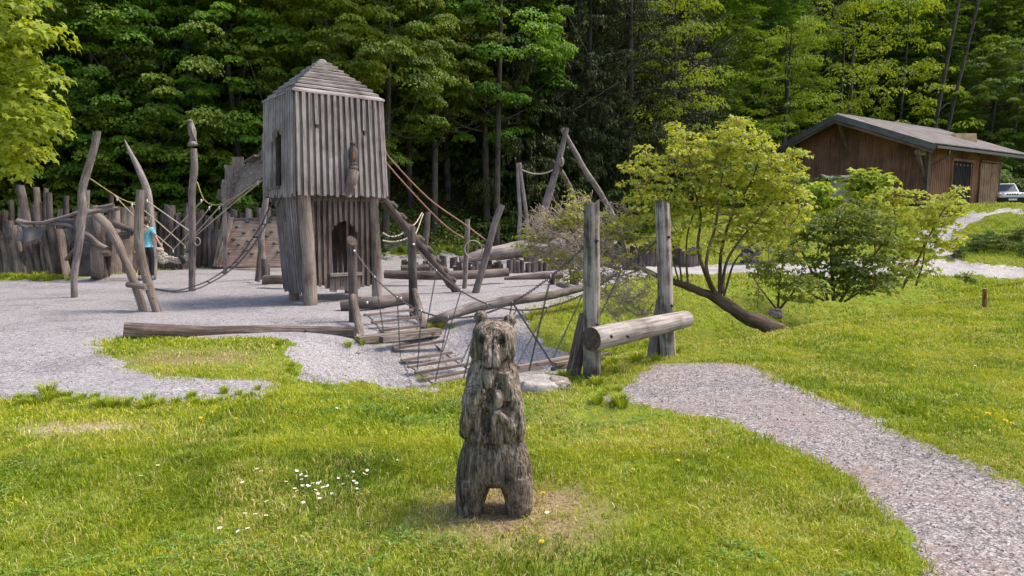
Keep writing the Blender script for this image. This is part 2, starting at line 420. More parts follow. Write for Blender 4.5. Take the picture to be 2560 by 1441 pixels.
def leaf_mat(name, stops, trans=0.35, var=0.25, hue=0.02):
    """stops: colours over the leaf's own tint attribute"""
    m, nt, b, out = newmat(name)
    at = N(nt, 'ShaderNodeAttribute', attribute_name='tint'); oi = N(nt, 'ShaderNodeObjectInfo')
    c = ramp(nt, at.outputs['Fac'], stops)
    hs = N(nt, 'ShaderNodeHueSaturation'); nt.links.new(c, hs.inputs['Color'])
    mr = N(nt, 'ShaderNodeMapRange'); mr.inputs['To Min'].default_value = 1 - var; mr.inputs['To Max'].default_value = 1 + var
    nt.links.new(oi.outputs['Random'], mr.inputs['Value']); nt.links.new(mr.outputs[0], hs.inputs['Value'])
    mr2 = N(nt, 'ShaderNodeMapRange'); mr2.inputs['To Min'].default_value = 0.5 - hue; mr2.inputs['To Max'].default_value = 0.5 + hue
    nt.links.new(math_(nt, 'FRACT', math_(nt, 'MULTIPLY', oi.outputs['Random'], 7.31)), mr2.inputs['Value']); nt.links.new(mr2.outputs[0], hs.inputs['Hue'])
    b.inputs['Roughness'].default_value = 0.55; b.inputs['Specular IOR Level'].default_value = 0.3
    nt.links.new(hs.outputs[0], b.inputs['Base Color'])
    tr = N(nt, 'ShaderNodeBsdfTranslucent'); ty = mixc(nt, 1.0, hs.outputs[0], (1.25, 1.15, 0.5), 'MULTIPLY'); nt.links.new(ty, tr.inputs['Color'])
    mx = N(nt, 'ShaderNodeMixShader'); mx.inputs[0].default_value = trans
    nt.links.new(b.outputs[0], mx.inputs[1]); nt.links.new(tr.outputs[0], mx.inputs[2]); nt.links.new(mx.outputs[0], out.inputs[0])
    return m
# ================================================================ GROUND
def poly_world(px):
    pts = []
    for i in range(len(px)):
        a, b = px[i], px[(i + 1) % len(px)]
        for k in range(3):
            t = k / 3.0; g = G(a[0] + (b[0] - a[0]) * t, a[1] + (b[1] - a[1]) * t); pts.append((g.x, g.y))
    return np.array(pts)
PG = [(-900, 1020), (0, 1005), (110, 1000), (200, 998), (300, 1010), (400, 1010), (480, 1000), (560, 1010), (640, 998), (690, 975), (705, 962),
      (640, 945), (560, 948), (480, 945), (400, 940), (330, 920), (290, 900), (250, 885), (240, 868), (300, 848), (400, 850), (700, 850), (700, 880), (735, 908), (712, 930), (730, 955),
      (800, 958), (900, 962), (980, 975), (1080, 990), (1100, 985), (1120, 960), (1200, 950), (1300, 955), (1400, 940), (1440, 920), (1412, 882), (1340, 850), (1313, 820), (1325, 790),
      (1345, 772), (1460, 742), (1500, 722), (1560, 700), (1700, 690), (1800, 687), (1900, 684), (2100, 700), (2300, 693), (2450, 695), (2900, 705),
      (2900, 668), (2560, 664), (2450, 660), (2380, 652), (2300, 645), (2100, 650), (1900, 655), (1760, 662), (1700, 668), (1500, 662), (1400, 652), (1300, 642), (1150, 632), (1050, 628), (960, 636), (700, 645), (560, 664), (300, 685), (150, 696), (0, 702), (-900, 712)]
ROAD = [(2385, 660), (2310, 625), (2285, 600), (2330, 572), (2385, 548), (2430, 530), (2560, 521), (3100, 516), (3100, 536), (2560, 538), (2450, 549), (2425, 562), (2405, 590), (2385, 620), (2410, 655)]
PATH = [(1488, 1004), (1530, 972), (1560, 945), (1622, 915), (1750, 906), (1840, 907), (1900, 922), (2000, 962), (2080, 1000), (2200, 1040), (2280, 1090), (2400, 1150), (2560, 1215), (2900, 1340), (3200, 1750), (2420, 1750), (2310, 1441), (2250, 1370), (2120, 1230), (2000, 1150), (1900, 1100), (1800, 1052), (1700, 1045), (1600, 1020)]
PGw, RDw, PTw = poly_world(PG), poly_world(ROAD), poly_world(PATH)
def inside(poly, x, y):
    r = np.zeros(x.shape, bool); n = len(poly); j = n - 1
    for i in range(n):
        xi, yi = poly[i]; xj, yj = poly[j]
        if abs(yj - yi) > 1e-9:
            c = ((yi > y) != (yj > y)) & (x < (xj - xi) * (y - yi) / (yj - yi) + xi); r ^= c
        j = i
    return r
def vnoise(x, y, s, seed=0):
    """cheap smooth value noise"""
    x = x * s + seed * 17.3; y = y * s + seed * 9.1
    xi = np.floor(x).astype(np.int64); yi = np.floor(y).astype(np.int64); fx = x - xi; fy = y - yi
    fx = fx * fx * (3 - 2 * fx); fy = fy * fy * (3 - 2 * fy)
    def h(a, b):
        k = (a * 374761393 + b * 668265263 + seed * 97) & 0x7fffffff
        k = ((k ^ (k >> 13)) * 1274126177) & 0x7fffffff
        return ((k ^ (k >> 16)) & 0xffff) / 65535.0
    return (h(xi, yi) * (1 - fx) + h(xi + 1, yi) * fx) * (1 - fy) + (h(xi, yi + 1) * (1 - fx) + h(xi + 1, yi + 1) * fx) * fy
def zone(x, y, amp=1.0):
    """0 grass, 1 playground gravel, 2 road, 3 path"""
    k = amp * (0.06 + 0.012 * np.maximum(0, y - 5))
    xx = x + (vnoise(x, y, 2.2, 1) - .5) * k * 2 + (vnoise(x, y, 9, 2) - .5) * k
    yy = y + (vnoise(x, y, 2.2, 3) - .5) * k * 2 + (vnoise(x, y, 9, 4) - .5) * k
    z = np.zeros(x.shape, int)
    z[inside(PGw, xx, yy)] = 1; z[inside(RDw, xx, yy)] = 2; z[inside(PTw, xx, yy)] = 3
    return z
# fan-shaped sheet, fine near the viewpoint and coarse at the horizon
ys = [-6.0]
while ys[-1] < 260: ys.append(ys[-1] + max(0.055, 0.0085 * abs(ys[-1])))
ys = np.array(ys); ss = np.linspace(-1.7, 1.7, 620)
Y_, S_ = np.meshgrid(ys, ss, indexing='ij'); X_ = S_ * (np.maximum(Y_, -4) + 8.5)
Z_ = H(X_, Y_)
# fine unevenness
Z_ = Z_ + (vnoise(X_, Y_, 3.1, 5) - .5) * 0.02
nr, nc = X_.shape
ZN = zone(X_, Y_)
idx = np.arange(nr * nc).reshape(nr, nc)
def m_ground():
    m, nt, b, out = newmat('grass_soil')
    g = N(nt, 'ShaderNodeNewGeometry'); pos = g.outputs['Position']
    n1 = noisetex(nt, pos, 0.55, 5, 0.6); n2 = noisetex(nt, pos, 6, 5, 0.7); n3 = noisetex(nt, pos, 40, 3, 0.6)
    c1 = ramp(nt, n2, [(0.3, (0.08, 0.12, 0.013)), (0.5, (0.16, 0.22, 0.02)), (0.7, (0.27, 0.32, 0.04))])
    c2 = ramp(nt, n2, [(0.3, (0.09, 0.10, 0.018)), (0.5, (0.19, 0.20, 0.035)), (0.7, (0.30, 0.26, 0.09))])
    c = mixc(nt, ramp(nt, n1, [(0.42, 0.0), (0.62, 0.7)]), c1, c2)
    c = mixc(nt, math_(nt, 'MULTIPLY', n3, 0.4), c, (0.05, 0.06, 0.012))
    # bare trodden earth round the carved bear
    vm = N(nt, 'ShaderNodeVectorMath', operation='DISTANCE'); nt.links.new(pos, vm.inputs[0]); vm.inputs[1].default_value = (0.0, 3.93, 0)
    dd = math_(nt, 'ADD', vm.outputs['Value'], math_(nt, 'MULTIPLY', n2, 0.5))
    c = mixc(nt, ramp(nt, dd, [(0.55, 0.9), (1.0, 0.0)]), c, ramp(nt, n3, [(0.35, (0.11, 0.07, 0.048)), (0.6, (0.30, 0.215, 0.14))]))
    vm = N(nt, 'ShaderNodeVectorMath', operation='DISTANCE'); nt.links.new(mapping(nt, pos, (0.75, 1, 0)), vm.inputs[0]); vm.inputs[1].default_value = (-4.0 * .75, 8.45, 0)
    dd = math_(nt, 'ADD', vm.outputs['Value'], math_(nt, 'MULTIPLY', n2, 0.6))
    c = mixc(nt, ramp(nt, dd, [(0.7, 0.75), (1.2, 0.0)]), c, ramp(nt, n3, [(0.35, (0.12, 0.085, 0.045)), (0.6, (0.27, 0.20, 0.12))]))
    vm = N(nt, 'ShaderNodeVectorMath', operation='DISTANCE'); nt.links.new(mapping(nt, pos, (0.45, 1, 0)), vm.inputs[0]); vm.inputs[1].default_value = (-3.55 * .45, 5.45, 0)
    dd = math_(nt, 'ADD', vm.outputs['Value'], math_(nt, 'MULTIPLY', n2, 0.45))
    c = mixc(nt, ramp(nt, dd, [(0.3, 0.95), (0.5, 0.0)]), c, ramp(nt, n3, [(0.35, (0.2, 0.15, 0.10)), (0.6, (0.42, 0.34, 0.25))]))
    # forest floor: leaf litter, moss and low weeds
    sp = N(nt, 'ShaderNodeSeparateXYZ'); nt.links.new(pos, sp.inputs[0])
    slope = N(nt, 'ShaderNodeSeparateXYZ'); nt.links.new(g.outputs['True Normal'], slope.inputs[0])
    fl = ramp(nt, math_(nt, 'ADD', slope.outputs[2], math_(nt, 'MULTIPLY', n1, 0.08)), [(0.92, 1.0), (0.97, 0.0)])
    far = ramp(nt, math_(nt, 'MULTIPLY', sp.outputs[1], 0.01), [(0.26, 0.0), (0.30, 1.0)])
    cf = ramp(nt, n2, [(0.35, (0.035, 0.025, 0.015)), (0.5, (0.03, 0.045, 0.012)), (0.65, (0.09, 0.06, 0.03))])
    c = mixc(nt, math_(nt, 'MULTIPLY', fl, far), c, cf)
    nt.links.new(c, b.inputs['Base Color']); b.inputs['Roughness'].default_value = 1.0; b.inputs['Specular IOR Level'].default_value = 0.05
    bump(nt, b, math_(nt, 'ADD', n2, math_(nt, 'MULTIPLY', n3, .4)), 0.9, 0.03)
    return m
def m_gravel(name, cols, dirt=None, scale=55, dirt_amt=0.6):
    m, nt, b, out = newmat(name)
    g = N(nt, 'ShaderNodeNewGeometry'); pos = g.outputs['Position']
    v = N(nt, 'ShaderNodeTexVoronoi'); v.inputs['Scale'].default_value = scale; nt.links.new(pos, v.inputs['Vector'])
    v2 = N(nt, 'ShaderNodeTexVoronoi'); v2.inputs['Scale'].default_value = scale * .42; nt.links.new(pos, v2.inputs['Vector'])
    n1 = noisetex(nt, pos, 0.7, 6, 0.62); n2 = noisetex(nt, pos, 9, 5, 0.7)
    vc = N(nt, 'ShaderNodeSeparateColor'); nt.links.new(v.outputs['Color'], vc.inputs[0])
    vc2 = N(nt, 'ShaderNodeSeparateColor'); nt.links.new(v2.outputs['Color'], vc2.inputs[0])
    k = math_(nt, 'ADD', math_(nt, 'MULTIPLY', vc.outputs[0], 0.40), math_(nt, 'ADD', math_(nt, 'MULTIPLY', n2, 0.42), math_(nt, 'MULTIPLY', vc2.outputs[0], 0.18)))
    c = ramp(nt, k, cols)
    big = ramp(nt, n1, [(0.33, 0.70), (0.5, 0.97), (0.66, 1.15)])
    c = mixc(nt, 1.0, c, big, 'MULTIPLY')
    if dirt: c = mixc(nt, ramp(nt, math_(nt, 'ADD', math_(nt, 'MULTIPLY', n1, .6), math_(nt, 'MULTIPLY', n2, .4)), [(0.5, 0.0), (0.60, dirt_amt)]), c, dirt)
    nt.links.new(c, b.inputs['Base Color']); b.inputs['Roughness'].default_value = 0.9; b.inputs['Specular IOR Level'].default_value = 0.2
    h = math_(nt, 'ADD', math_(nt, 'MULTIPLY', v.outputs['Distance'], -1.0), math_(nt, 'MULTIPLY', n2, 1.2))
    bump(nt, b, h, 0.45, 0.009)
    return m
M['ground'] = m_ground()
M['gravel'] = m_gravel('playground_gravel', [(0.22, (0.10, 0.092, 0.094)), (0.45, (0.238, 0.222, 0.228)), (0.62, (0.36, 0.34, 0.348)), (0.8, (0.52, 0.50, 0.515))], (0.22, 0.195, 0.19), 78, .5)
M['path'] = m_gravel('path_gravel', [(0.24, (0.06, 0.052, 0.052)), (0.42, (0.165, 0.142, 0.137)), (0.58, (0.29, 0.258, 0.25)), (0.74, (0.52, 0.48, 0.475))], (0.20, 0.14, 0.112), 105, .7)
M['road'] = m_gravel('road_gravel', [(0.2, (0.22, 0.20, 0.195)), (0.5, (0.32, 0.30, 0.29)), (0.8, (0.46, 0.44, 0.43))], (0.45, 0.40, 0.36), 25, .4)
def sheet(name, mask, mat, lift, kind='structure'):
    q = np.stack([idx[:-1, :-1], idx[:-1, 1:], idx[1:, 1:], idx[1:, :-1]], -1)
    q = q[mask]
    used = np.unique(q); remap = -np.ones(nr * nc, np.int64); remap[used] = np.arange(len(used))
    zz_ = Z_.ravel() + lift; cnt_ = np.bincount(q.ravel(), minlength=nr * nc)
    if lift > 0: zz_ = np.where(cnt_ < 4, Z_.ravel() - .006, zz_)
    v = np.stack([X_.ravel(), Y_.ravel(), zz_], -1)[used]
    me = fast_mesh(name, v, remap[q].ravel(), np.full(len(q), 4), mat, smooth=True)
    o = link_me(name, me); o['kind'] = kind
    return o
zc = ZN[:-1, :-1]
zc = np.maximum(zc, np.maximum(ZN[1:, 1:] * (ZN[1:, 1:] == zc), zc))
# where sits the road part of the gravel area (right of the shrubs) -> road
XC, YC = X_[:-1, :-1], Y_[:-1, :-1]
is_pg = (ZN[:-1, :-1] == 1); is_rd = (ZN[:-1, :-1] == 2); is_pt = (ZN[:-1, :-1] == 3)
side = is_pg & (XC > 3.6) & (YC > 14.0)
sheet('ground', np.ones((nr - 1, nc - 1), bool), M['ground'], 0.0)
sheet('playground_gravel', is_pg & ~side, M['gravel'], 0.006)
sheet('road', is_rd | side, M['road'], 0.009)
sheet('path', is_pt, M['path'], 0.006)
def make_sky_backdrop(): pass

# ================================================================ GRASS (stuff)
def bare(x, y):
    """0..1 how worn the turf is"""
    a = 1.15 * np.exp(-(((x - 0.05) / 0.62) ** 2 + ((y - 3.85) / 0.40) ** 2)) * (.35 + .95 * (vnoise(x, y, 5.5, 71) * .6 + vnoise(x, y, 14, 72) * .4))
    a = np.maximum(a, 0.85 * (.5 + .8 * vnoise(x, y, 6, 73)) * np.exp(-(((x + 3.55) / 0.55) ** 2 + ((y - 5.45) / 0.16) ** 2)))
    isl = np.exp(-(((x + 4.0) / 1.0) ** 4 + ((y - 8.45) / 0.75) ** 4)); a = np.maximum(a, 0.85 * isl * (.35 + vnoise(x, y, 3.3, 77)))
    a = np.maximum(a, 0.5 * np.exp(-(((x - 0.9) / 0.9) ** 2 + ((y - 6.3) / 0.7) ** 2)))
    a = np.maximum(a, 0.45 * sm((y - 7.6) / 1.0) * sm((x - 0.2) / .5) * (1 - sm((x - 4.3 - (y - 11) * .8) / 0.8)) * (vnoise(x, y, 1.4, 8)))
    return np.clip(a, 0, 1)
def grass(nm, y0, y1, dens, wid, hgt, seed, mat, label=None, extra=None, xlim=None):
    r = np.random.default_rng(seed)
    smax = 1.10
    area = smax * ((y1 + 1.2) ** 2 - (y0 + 1.2) ** 2)
    n = int(area * dens)
    yy = np.sqrt(r.random(n) * ((y1 + 1.2) ** 2 - (y0 + 1.2) ** 2) + (y0 + 1.2) ** 2) - 1.2
    xx = (r.random(n) * 2 - 1) * smax * (yy + 1.2)
    # clumping
    cl = vnoise(xx, yy, 4.5, 11) * .5 + vnoise(xx, yy, 13, 12) * .5
    keep = r.random(n) < np.clip(0.25 + 1.5 * (cl - 0.25), 0.15, 1)
    bz = bare(xx, yy); keep &= r.random(n) > bz * 1.02
    xx, yy, cl, bz = xx[keep], yy[keep], cl[keep], bz[keep]
    z = zone(xx, yy, 1.0); e = 0.07 + 0.012 * yy
    inner = (zone(xx, yy + e) > 0) & (zone(xx, yy - e) > 0) & (zone(xx + e, yy) > 0) & (zone(xx - e, yy) > 0)
    ok = (z == 0) | (~inner & (r.random(len(xx)) < 0.38))
    if xlim is not None: ok &= xlim(xx, yy)
    xx, yy, cl, bz = xx[ok], yy[ok], cl[ok], bz[ok]
    n = len(xx)
    big = np.clip((vnoise(xx, yy, 0.8, 21) * .45 + vnoise(xx, yy, 2.3, 22) * .55 - .5) * 1.5 + .5, 0, 1)
    tuft = np.exp(-(((xx + 1.1) / 1.1) ** 2 + ((yy - 4.55) / 0.5) ** 2))           # lush patch with the daisies
    tuft = np.maximum(tuft, 0.8 * sm((3.7 - yy) / .8) * sm((0.9 - np.abs(xx - 0.2)) / 1.2))
    hh = hgt * .88 * (0.45 + 0.9 * big + 0.5 * cl) * (0.55 + 0.7 * r.random(n)) * (1 - 0.6 * bz) * (1 + 0.75 * tuft)
    lean = (0.25 + 0.9 * r.random(n) ** 1.3) * hh; az = r.random(n) * 6.283 + (vnoise(xx, yy, 2.0, 31) - .5) * 3
    wd = wid * (0.6 + 0.9 * r.random(n)) * (1 + 1.1 * (r.random(n) < 0.07))
    zz = H(xx, yy) + (vnoise(xx, yy, 3.1, 5) - .5) * 0.02 - 0.004
    dx, dy = np.cos(az), np.sin(az); fa = r.random(n) * 6.283; px_, py_ = np.cos(fa), np.sin(fa)
    b0 = np.stack([xx - px_ * wd / 2, yy - py_ * wd / 2, zz], -1); b1 = np.stack([xx + px_ * wd / 2, yy + py_ * wd / 2, zz], -1)
    mx_, my_, mz_ = xx + dx * lean * .33, yy + dy * lean * .33, zz + hh * .62
    m0 = np.stack([mx_ - px_ * wd * .42, my_ - py_ * wd * .42, mz_], -1); m1 = np.stack([mx_ + px_ * wd * .42, my_ + py_ * wd * .42, mz_], -1)
    tp = np.stack([xx + dx * lean, yy + dy * lean, zz + hh * (1 - .25 * lean / np.maximum(hh, 1e-4))], -1)
    V = np.stack([b0, b1, m1, m0, tp], 1).reshape(-1, 3)
    o = np.arange(n)[:, None] * 5
    fq = o + np.array([0, 1, 2, 3]); ft = o + np.array([3, 2, 4])
    ff = np.concatenate([fq, ft], 1).ravel(); cnt = np.tile([4, 3], n)
    dry = np.clip(bz * 1.3 + (big < .42) * .22 + .35 * (vnoise(xx, yy, 1.3, 41) > .62), 0, 1)
    t = 0.51 + 0.44 * (r.random(n) - .5) + .42 * (vnoise(xx, yy, 1.7, 43) - .5) + .22 * (vnoise(xx, yy, 6.0, 44) - .5) - .22 * tuft - .12 * (cl < .4)
    t = np.where(r.random(n) < dry * .6 + .05, 0.86 + .14 * r.random(n), np.clip(t, 0, .82))
    tint = np.repeat(t, 5)
    me = fast_mesh(nm, V, ff, cnt, mat, tint=tint)
    ob = link_me('grass', me); tag(ob, kind='stuff')
    return ob
GR = [(0.0, (0.065, 0.12, 0.009)), (0.3, (0.18, 0.26, 0.013)), (0.55, (0.33, 0.395, 0.02)), (0.8, (0.48, 0.49, 0.036)), (0.88, (0.55, 0.50, 0.12)), (1.0, (0.66, 0.55, 0.30))]
M['grass'] = leaf_mat('grass_blades', GR, 0.30, 0.0, 0.0)
grass('grass_near', 2.7, 5.2, 13000, 0.0040, 0.050, 1, M['grass'])
grass('grass_mid', 5.2, 9.0, 5200, 0.0066, 0.055, 2, M['grass'])
grass('grass_lawn', 9.0, 16.0, 1700, 0.011, 0.065, 3, M['grass'])
grass('grass_verge', 16.0, 34.0, 230, 0.024, 0.10, 4, M['grass'])

# low clover and plantain leaves in patches of the near lawn
def clover():
    r = np.random.default_rng(44); n = 90000
    yy = 2.8 + (r.random(n) ** .8) * 4.5; xx = (r.random(n) * 2 - 1) * .78 * (yy + 1.2)
    p = vnoise(xx, yy, 1.3, 91) * .6 + vnoise(xx, yy, 4.2, 92) * .4
    low = np.maximum(sm((3.9 - yy) / 1.0) * .25, 0)
    ok = (p + low > .66) & (zone(xx, yy, 1.0) == 0) & (bare(xx, yy) < .3) & (r.random(n) < .5); xx, yy = xx[ok], yy[ok]; n = len(xx)
    c = np.stack([xx, yy, H(xx, yy) + .015 + .03 * r.random(n)], -1)
    a = r.random(n) * 6.283; C, Nn, D = [], [], []
    for k in range(3):
        d = np.stack([np.cos(a + k * 2.094), np.sin(a + k * 2.094), np.full(n, .12)], -1); C.append(c); D.append(d); Nn.append(unit(np.stack([r.random(n) - .5, r.random(n) - .5, np.full(n, 1.3)], -1)))
    C, Nn, D = np.concatenate(C), np.concatenate(Nn), np.concatenate(D)
    V, ff, cnt, k = leaf_geo(C, Nn, D, .010 + .008 * r.random(3 * n), 'kite', .48, .1)
    me = fast_mesh('clover', V, ff, cnt, M['clover'], tint=np.repeat(r.random(3 * n), k)); tag(link_me('clover', me), kind='stuff')
# ================================================================ LOOKOUT TOWER
C0 = Vector((-4.27, 13.7, 0)); A38 = math.radians(38)
UD = Vector((math.cos(A38), math.sin(A38), 0)); VD = Vector((-math.sin(A38), math.cos(A38), 0))
WU, WV = 1.86, 1.66
TC = C0 + UD * WU / 2 + VD * WV / 2
gz = Hs(TC.x, TC.y)
ZB, ZM, ZT = 0.22, 2.24, 4.26
def board_wall(mb, o, d, width, z0, z1, nb, outward, hole=None, lean0=0.0, lean1=0.0, seed=1, ragged=0.05, inset_bot=0.0):
    """boards stand side by side, alternate ones proud; hole(s, z)->True cuts an opening; lean: outward shift at top/bottom"""
    r = random.Random(seed); pitch = width / nb; up = Vector((0, 0, 1))
    for i in range(nb):
        s = (i + 0.5) * pitch; proud = (i % 2 == 0)
        w_ = pitch * (1.02 if proud else 1.35) * r.uniform(0.92, 1.08); th = r.uniform(0.026, 0.036)
        off = (0.062 + r.uniform(0, 0.014)) if proud else r.uniform(0, 0.008)
        zb = z0 + (r.uniform(-ragged, ragged)) - (0.02 if proud else 0); zt = z1
        spans = [(zb, zt)]
        if hole:
            cut = [z for z in np.arange(zb, zt, 0.02) if hole(s, z)]
            if cut:
                a, b = min(cut), max(cut); spans = [(x, y) for x, y in ((zb, a), (b, zt)) if y - x > 0.03]
        for (a, b) in spans:
            f0 = (a - z0) / (z1 - z0); f1 = (b - z0) / (z1 - z0)
            tw = r.uniform(-0.006, 0.006)
            sc0 = s + (s - width / 2) * inset_bot * (1 - f0); sc1 = s + (s - width / 2) * inset_bot * (1 - f1)
            p = o + d * (sc0 + tw) + outward * (off + lean0 * (1 - f0) + lean1 * f0) + up * a
            q = o + d * (sc1 - tw) + outward * (off + lean0 * (1 - f1) + lean1 * f1) + up * b
            mb.bar(p, q, w_, th, up=outward)
tower = empty('lookout_tower', (TC.x, TC.y, gz), 'tall grey board clad wooden play tower with a shingled hip roof and an arched doorway', 'play tower')
def arch(s0, s1, z0, zs):
    c = (s0 + s1) / 2; rr = (s1 - s0) / 2
    def h(s, z):
        if s < s0 or s > s1 or z < z0: return False
        if z < zs: return True
        return (z - zs) ** 2 / 1.25 ** 2 + (s - c) ** 2 < rr * rr
    return h
# upper cabin walls
walls = [(C0, UD, WU, -VD, 15 * 2 - 1, 3), (C0 + VD * WV, -VD, WV, -UD, 33, 4),
         (C0 + UD * WU, VD, WV, UD, 31, 5), (C0 + VD * WV + UD * WU, -UD, WU, VD, 29, 6)]
for i, (o, d, wd, out, nb, sd_) in enumerate(walls):
    mb = MB(); hole = None
    if i == 0:
        def hole(s, z): return (0.37 < s < 0.45 and 3.55 < z < 3.66) or (1.38 < s < 1.45 and 3.49 < z < 3.60)
    if i == 1: hole = arch(0.50, 1.12, 2.42, 3.22)
    if i == 2: hole = arch(0.5, 1.4, 2.3, 3.3)
    board_wall(mb, o, d, wd, ZM, ZT, nb, out, hole, 0.045, -0.02, sd_, 0.035, inset_bot=.045)
    mb.build('upper_wall', M['board'], tower)
# inner lining so the boards do not let light through
mb = MB()
for (a, b, z0, z1) in ((0, WU, ZM + .1, ZT),):
    pass
# floor platform and joists
fl = MB()
for k in range(12):
    s = (k + .5) * WV / 12
    fl.bar(C0 + VD * s + UD * 0.05 + Vector((0, 0, 2.28)), C0 + VD * s + UD * (WU - .05) + Vector((0, 0, 2.28)), WV / 12 * .96, 0.04)
for s in (0.12, WV - .12):
    fl.bar(C0 + VD * s - UD * 0.02 + Vector((0, 0, 2.19)), C0 + VD * s + UD * (WU + .02) + Vector((0, 0, 2.19)), .1, .13)
fl.build('floor_platform', M['tan_wood'], tower)
# corner posts
posts = [(0.14, -0.03, .132), (WU - .14, 0.05, .108), (0.22, 1.10, .10), (WU - .1, WV - .1, .10)]
for k, (a, b, r_) in enumerate(posts):
    mb = MB(); base = C0 + UD * (a + (0.06 if a < 1 else 0.02)) + VD * (b + .02)
    top = C0 + UD * (a + (0.0 if a < 1 else -0.02)) + VD * (b + .05)
    g0 = Hs(base.x, base.y) - 0.1
    pts = [Vector((base.x, base.y, g0)), Vector(((base.x + top.x) / 2, (base.y + top.y) / 2, 1.1)) + UD * .015, Vector((top.x, top.y, 2.26))]
    mb.tube(pts, [r_ * 1.08, r_, r_ * .93], n=16, step=0.12, wob=0.07, end_mi=1)
    mb.build('corner_post', [M['tan_wood'], M['endgrain']], tower, smooth=True, sharp=50)
# lower walls (narrower, set back between posts)
o_ = C0 + UD * 0.12 + VD * 0.14
LWU, LWV = WU - 0.26, WV - 0.36
mb = MB()
fr = arch(0.52, 1.14, 0.62, 1.34)
board_wall(mb, o_ + UD * .06, UD, LWU - .1, ZB + .12, ZM - .02, 25, -VD, fr, 0.0, 0.0, 31, .05)
mb.build('lower_wall', M['brown_wood'], tower)
mb = MB()     # sill of short boards below the arch
for k in range(9):
    s = .52 + k * .076
    p = o_ + UD * (s + .06) - VD * 0.05
    mb.bar(p + Vector((0, 0, .26 + rnd.uniform(-.03, .03))), p + Vector((0, 0, .55)), .074, .028, up=-VD)
mb.bar(o_ + UD * .52 - VD * .09 + Vector((0, 0, .60)), o_ + UD * 1.24 - VD * .09 + Vector((0, 0, .60)), .16, .06)
mb.build('door_sill', M['grey_wood'], tower)
mb = MB(); board_wall(mb, o_ + VD * LWV + UD * .02, -VD, LWV - .1, ZB + .02, ZM - .02, 33, -UD, None, -0.10, 0.03, 32, .04)
mb.build('lower_wall', M['board'], tower)
mb = MB(); board_wall(mb, o_ + UD * LWU, VD, LWV, ZB + .1, ZM - .02, 27, UD, None, -0.02, 0.0, 33, .04)
mb.build('lower_wall', M['brown_wood'], tower)
mb = MB(); board_wall(mb, o_ + UD * LWU + VD * LWV, -UD, LWU, ZB + .1, ZM - .02, 25, VD, arch(0.95, 1.62, 0.0, 1.7), 0.0, 0.0, 34, .04)
mb.build('lower_wall', M['brown_wood'], tower)
# hip roof, stepped courses of boards
rf = MB(); nco = 10; apex = TC + Vector((0, 0, 5.12)); ov = 0.07
cor = [C0 - UD * ov - VD * ov, C0 + UD * (WU + ov) - VD * ov, C0 + UD * (WU + ov) + VD * (WV + ov), C0 - UD * ov + VD * (WV + ov)]
for k in range(nco):
    f0 = k / nco * 0.93; f1 = min(0.97, (k + 1.28) / nco * 0.93); zb = ZT - 0.04
    for i in range(4):
        a, b = cor[i], cor[(i + 1) % 4]
        def at_(p, f, dz): q = p.lerp(Vector((TC.x, TC.y, 0)), f); return Vector((q.x, q.y, zb + (5.12 - zb) * (f ** 0.92) + dz))
        j0 = rnd.uniform(-.006, .006); lift = 0.072 + j0
        nseg = 4
        c0 = [at_(a, f0, lift).lerp(at_(b, f0, lift), t / nseg) + Vector((0, 0, rnd.uniform(-.010, .010))) for t in range(nseg + 1)]
        c1 = [at_(a, f1, 0.006).lerp(at_(b, f1, 0.006), t / nseg) for t in range(nseg + 1)]
        for t in range(nseg):
            L = (c0[t + 1] - c0[t]).length; u = rnd.random() * 5 if t == 0 else u; v = k * 0.31 + i
            bb = len(rf.v)
            lo = Vector((0, 0, -0.042))
            rf.v += [c0[t], c0[t + 1], c1[t + 1], c1[t], c0[t] + lo, c0[t + 1] + lo, c1[t + 1] + lo, c1[t] + lo]
            Lc = (c1[t] - c0[t]).length
            # grain runs along the course
            rf.poly((bb, bb + 1, bb + 2, bb + 3), [(v, u + t * L), (v, u + t * L + L), (v + Lc, u + t * L + L), (v + Lc, u + t * L)])
            rf.poly((bb + 4, bb + 5, bb + 1, bb), [(v + .5, u), (v + .5, u + L), (v + .55, u + L), (v + .55, u)], 0)
            rf.poly((bb + 7, bb + 6, bb + 5, bb + 4), [(v, u), (v, u + L), (v + Lc, u + L), (v + Lc, u)])
rf.blob(apex + Vector((0, 0, -.03)), (.10, .10, .05), n=8, m=5)
M['roof_boards'] = wood_mat('silvered_roof_boards', (0.30, 0.265, 0.25), (0.19, 0.163, 0.152), (0.09, 0.073, 0.067), su=40, sv=1.5, blotch=1.6)
rf.build('roof', M['roof_boards'], tower)
mb = MB()     # wall plate shutting the cabin under the roof
mb.prism([C0 + UD * .05 + VD * .05 + Vector((0, 0, ZT - .02)), C0 + UD * (WU - .05) + VD * .05 + Vector((0, 0, ZT - .02)), C0 + UD * (WU - .05) + VD * (WV - .05) + Vector((0, 0, ZT - .02)), C0 + UD * .05 + VD * (WV - .05) + Vector((0, 0, ZT - .02))], (0, 0, .03))
mb.build('ceiling', M['brown_wood'], tower)
mb = MB()     # ledge below the side opening
mb.bar(C0 + VD * (.60) - UD * .10 + Vector((0, 0, 2.40)), C0 + VD * 1.40 - UD * .10 + Vector((0, 0, 2.40)), .14, .05)
mb.build('window_ledge', M['brown_wood'], tower)

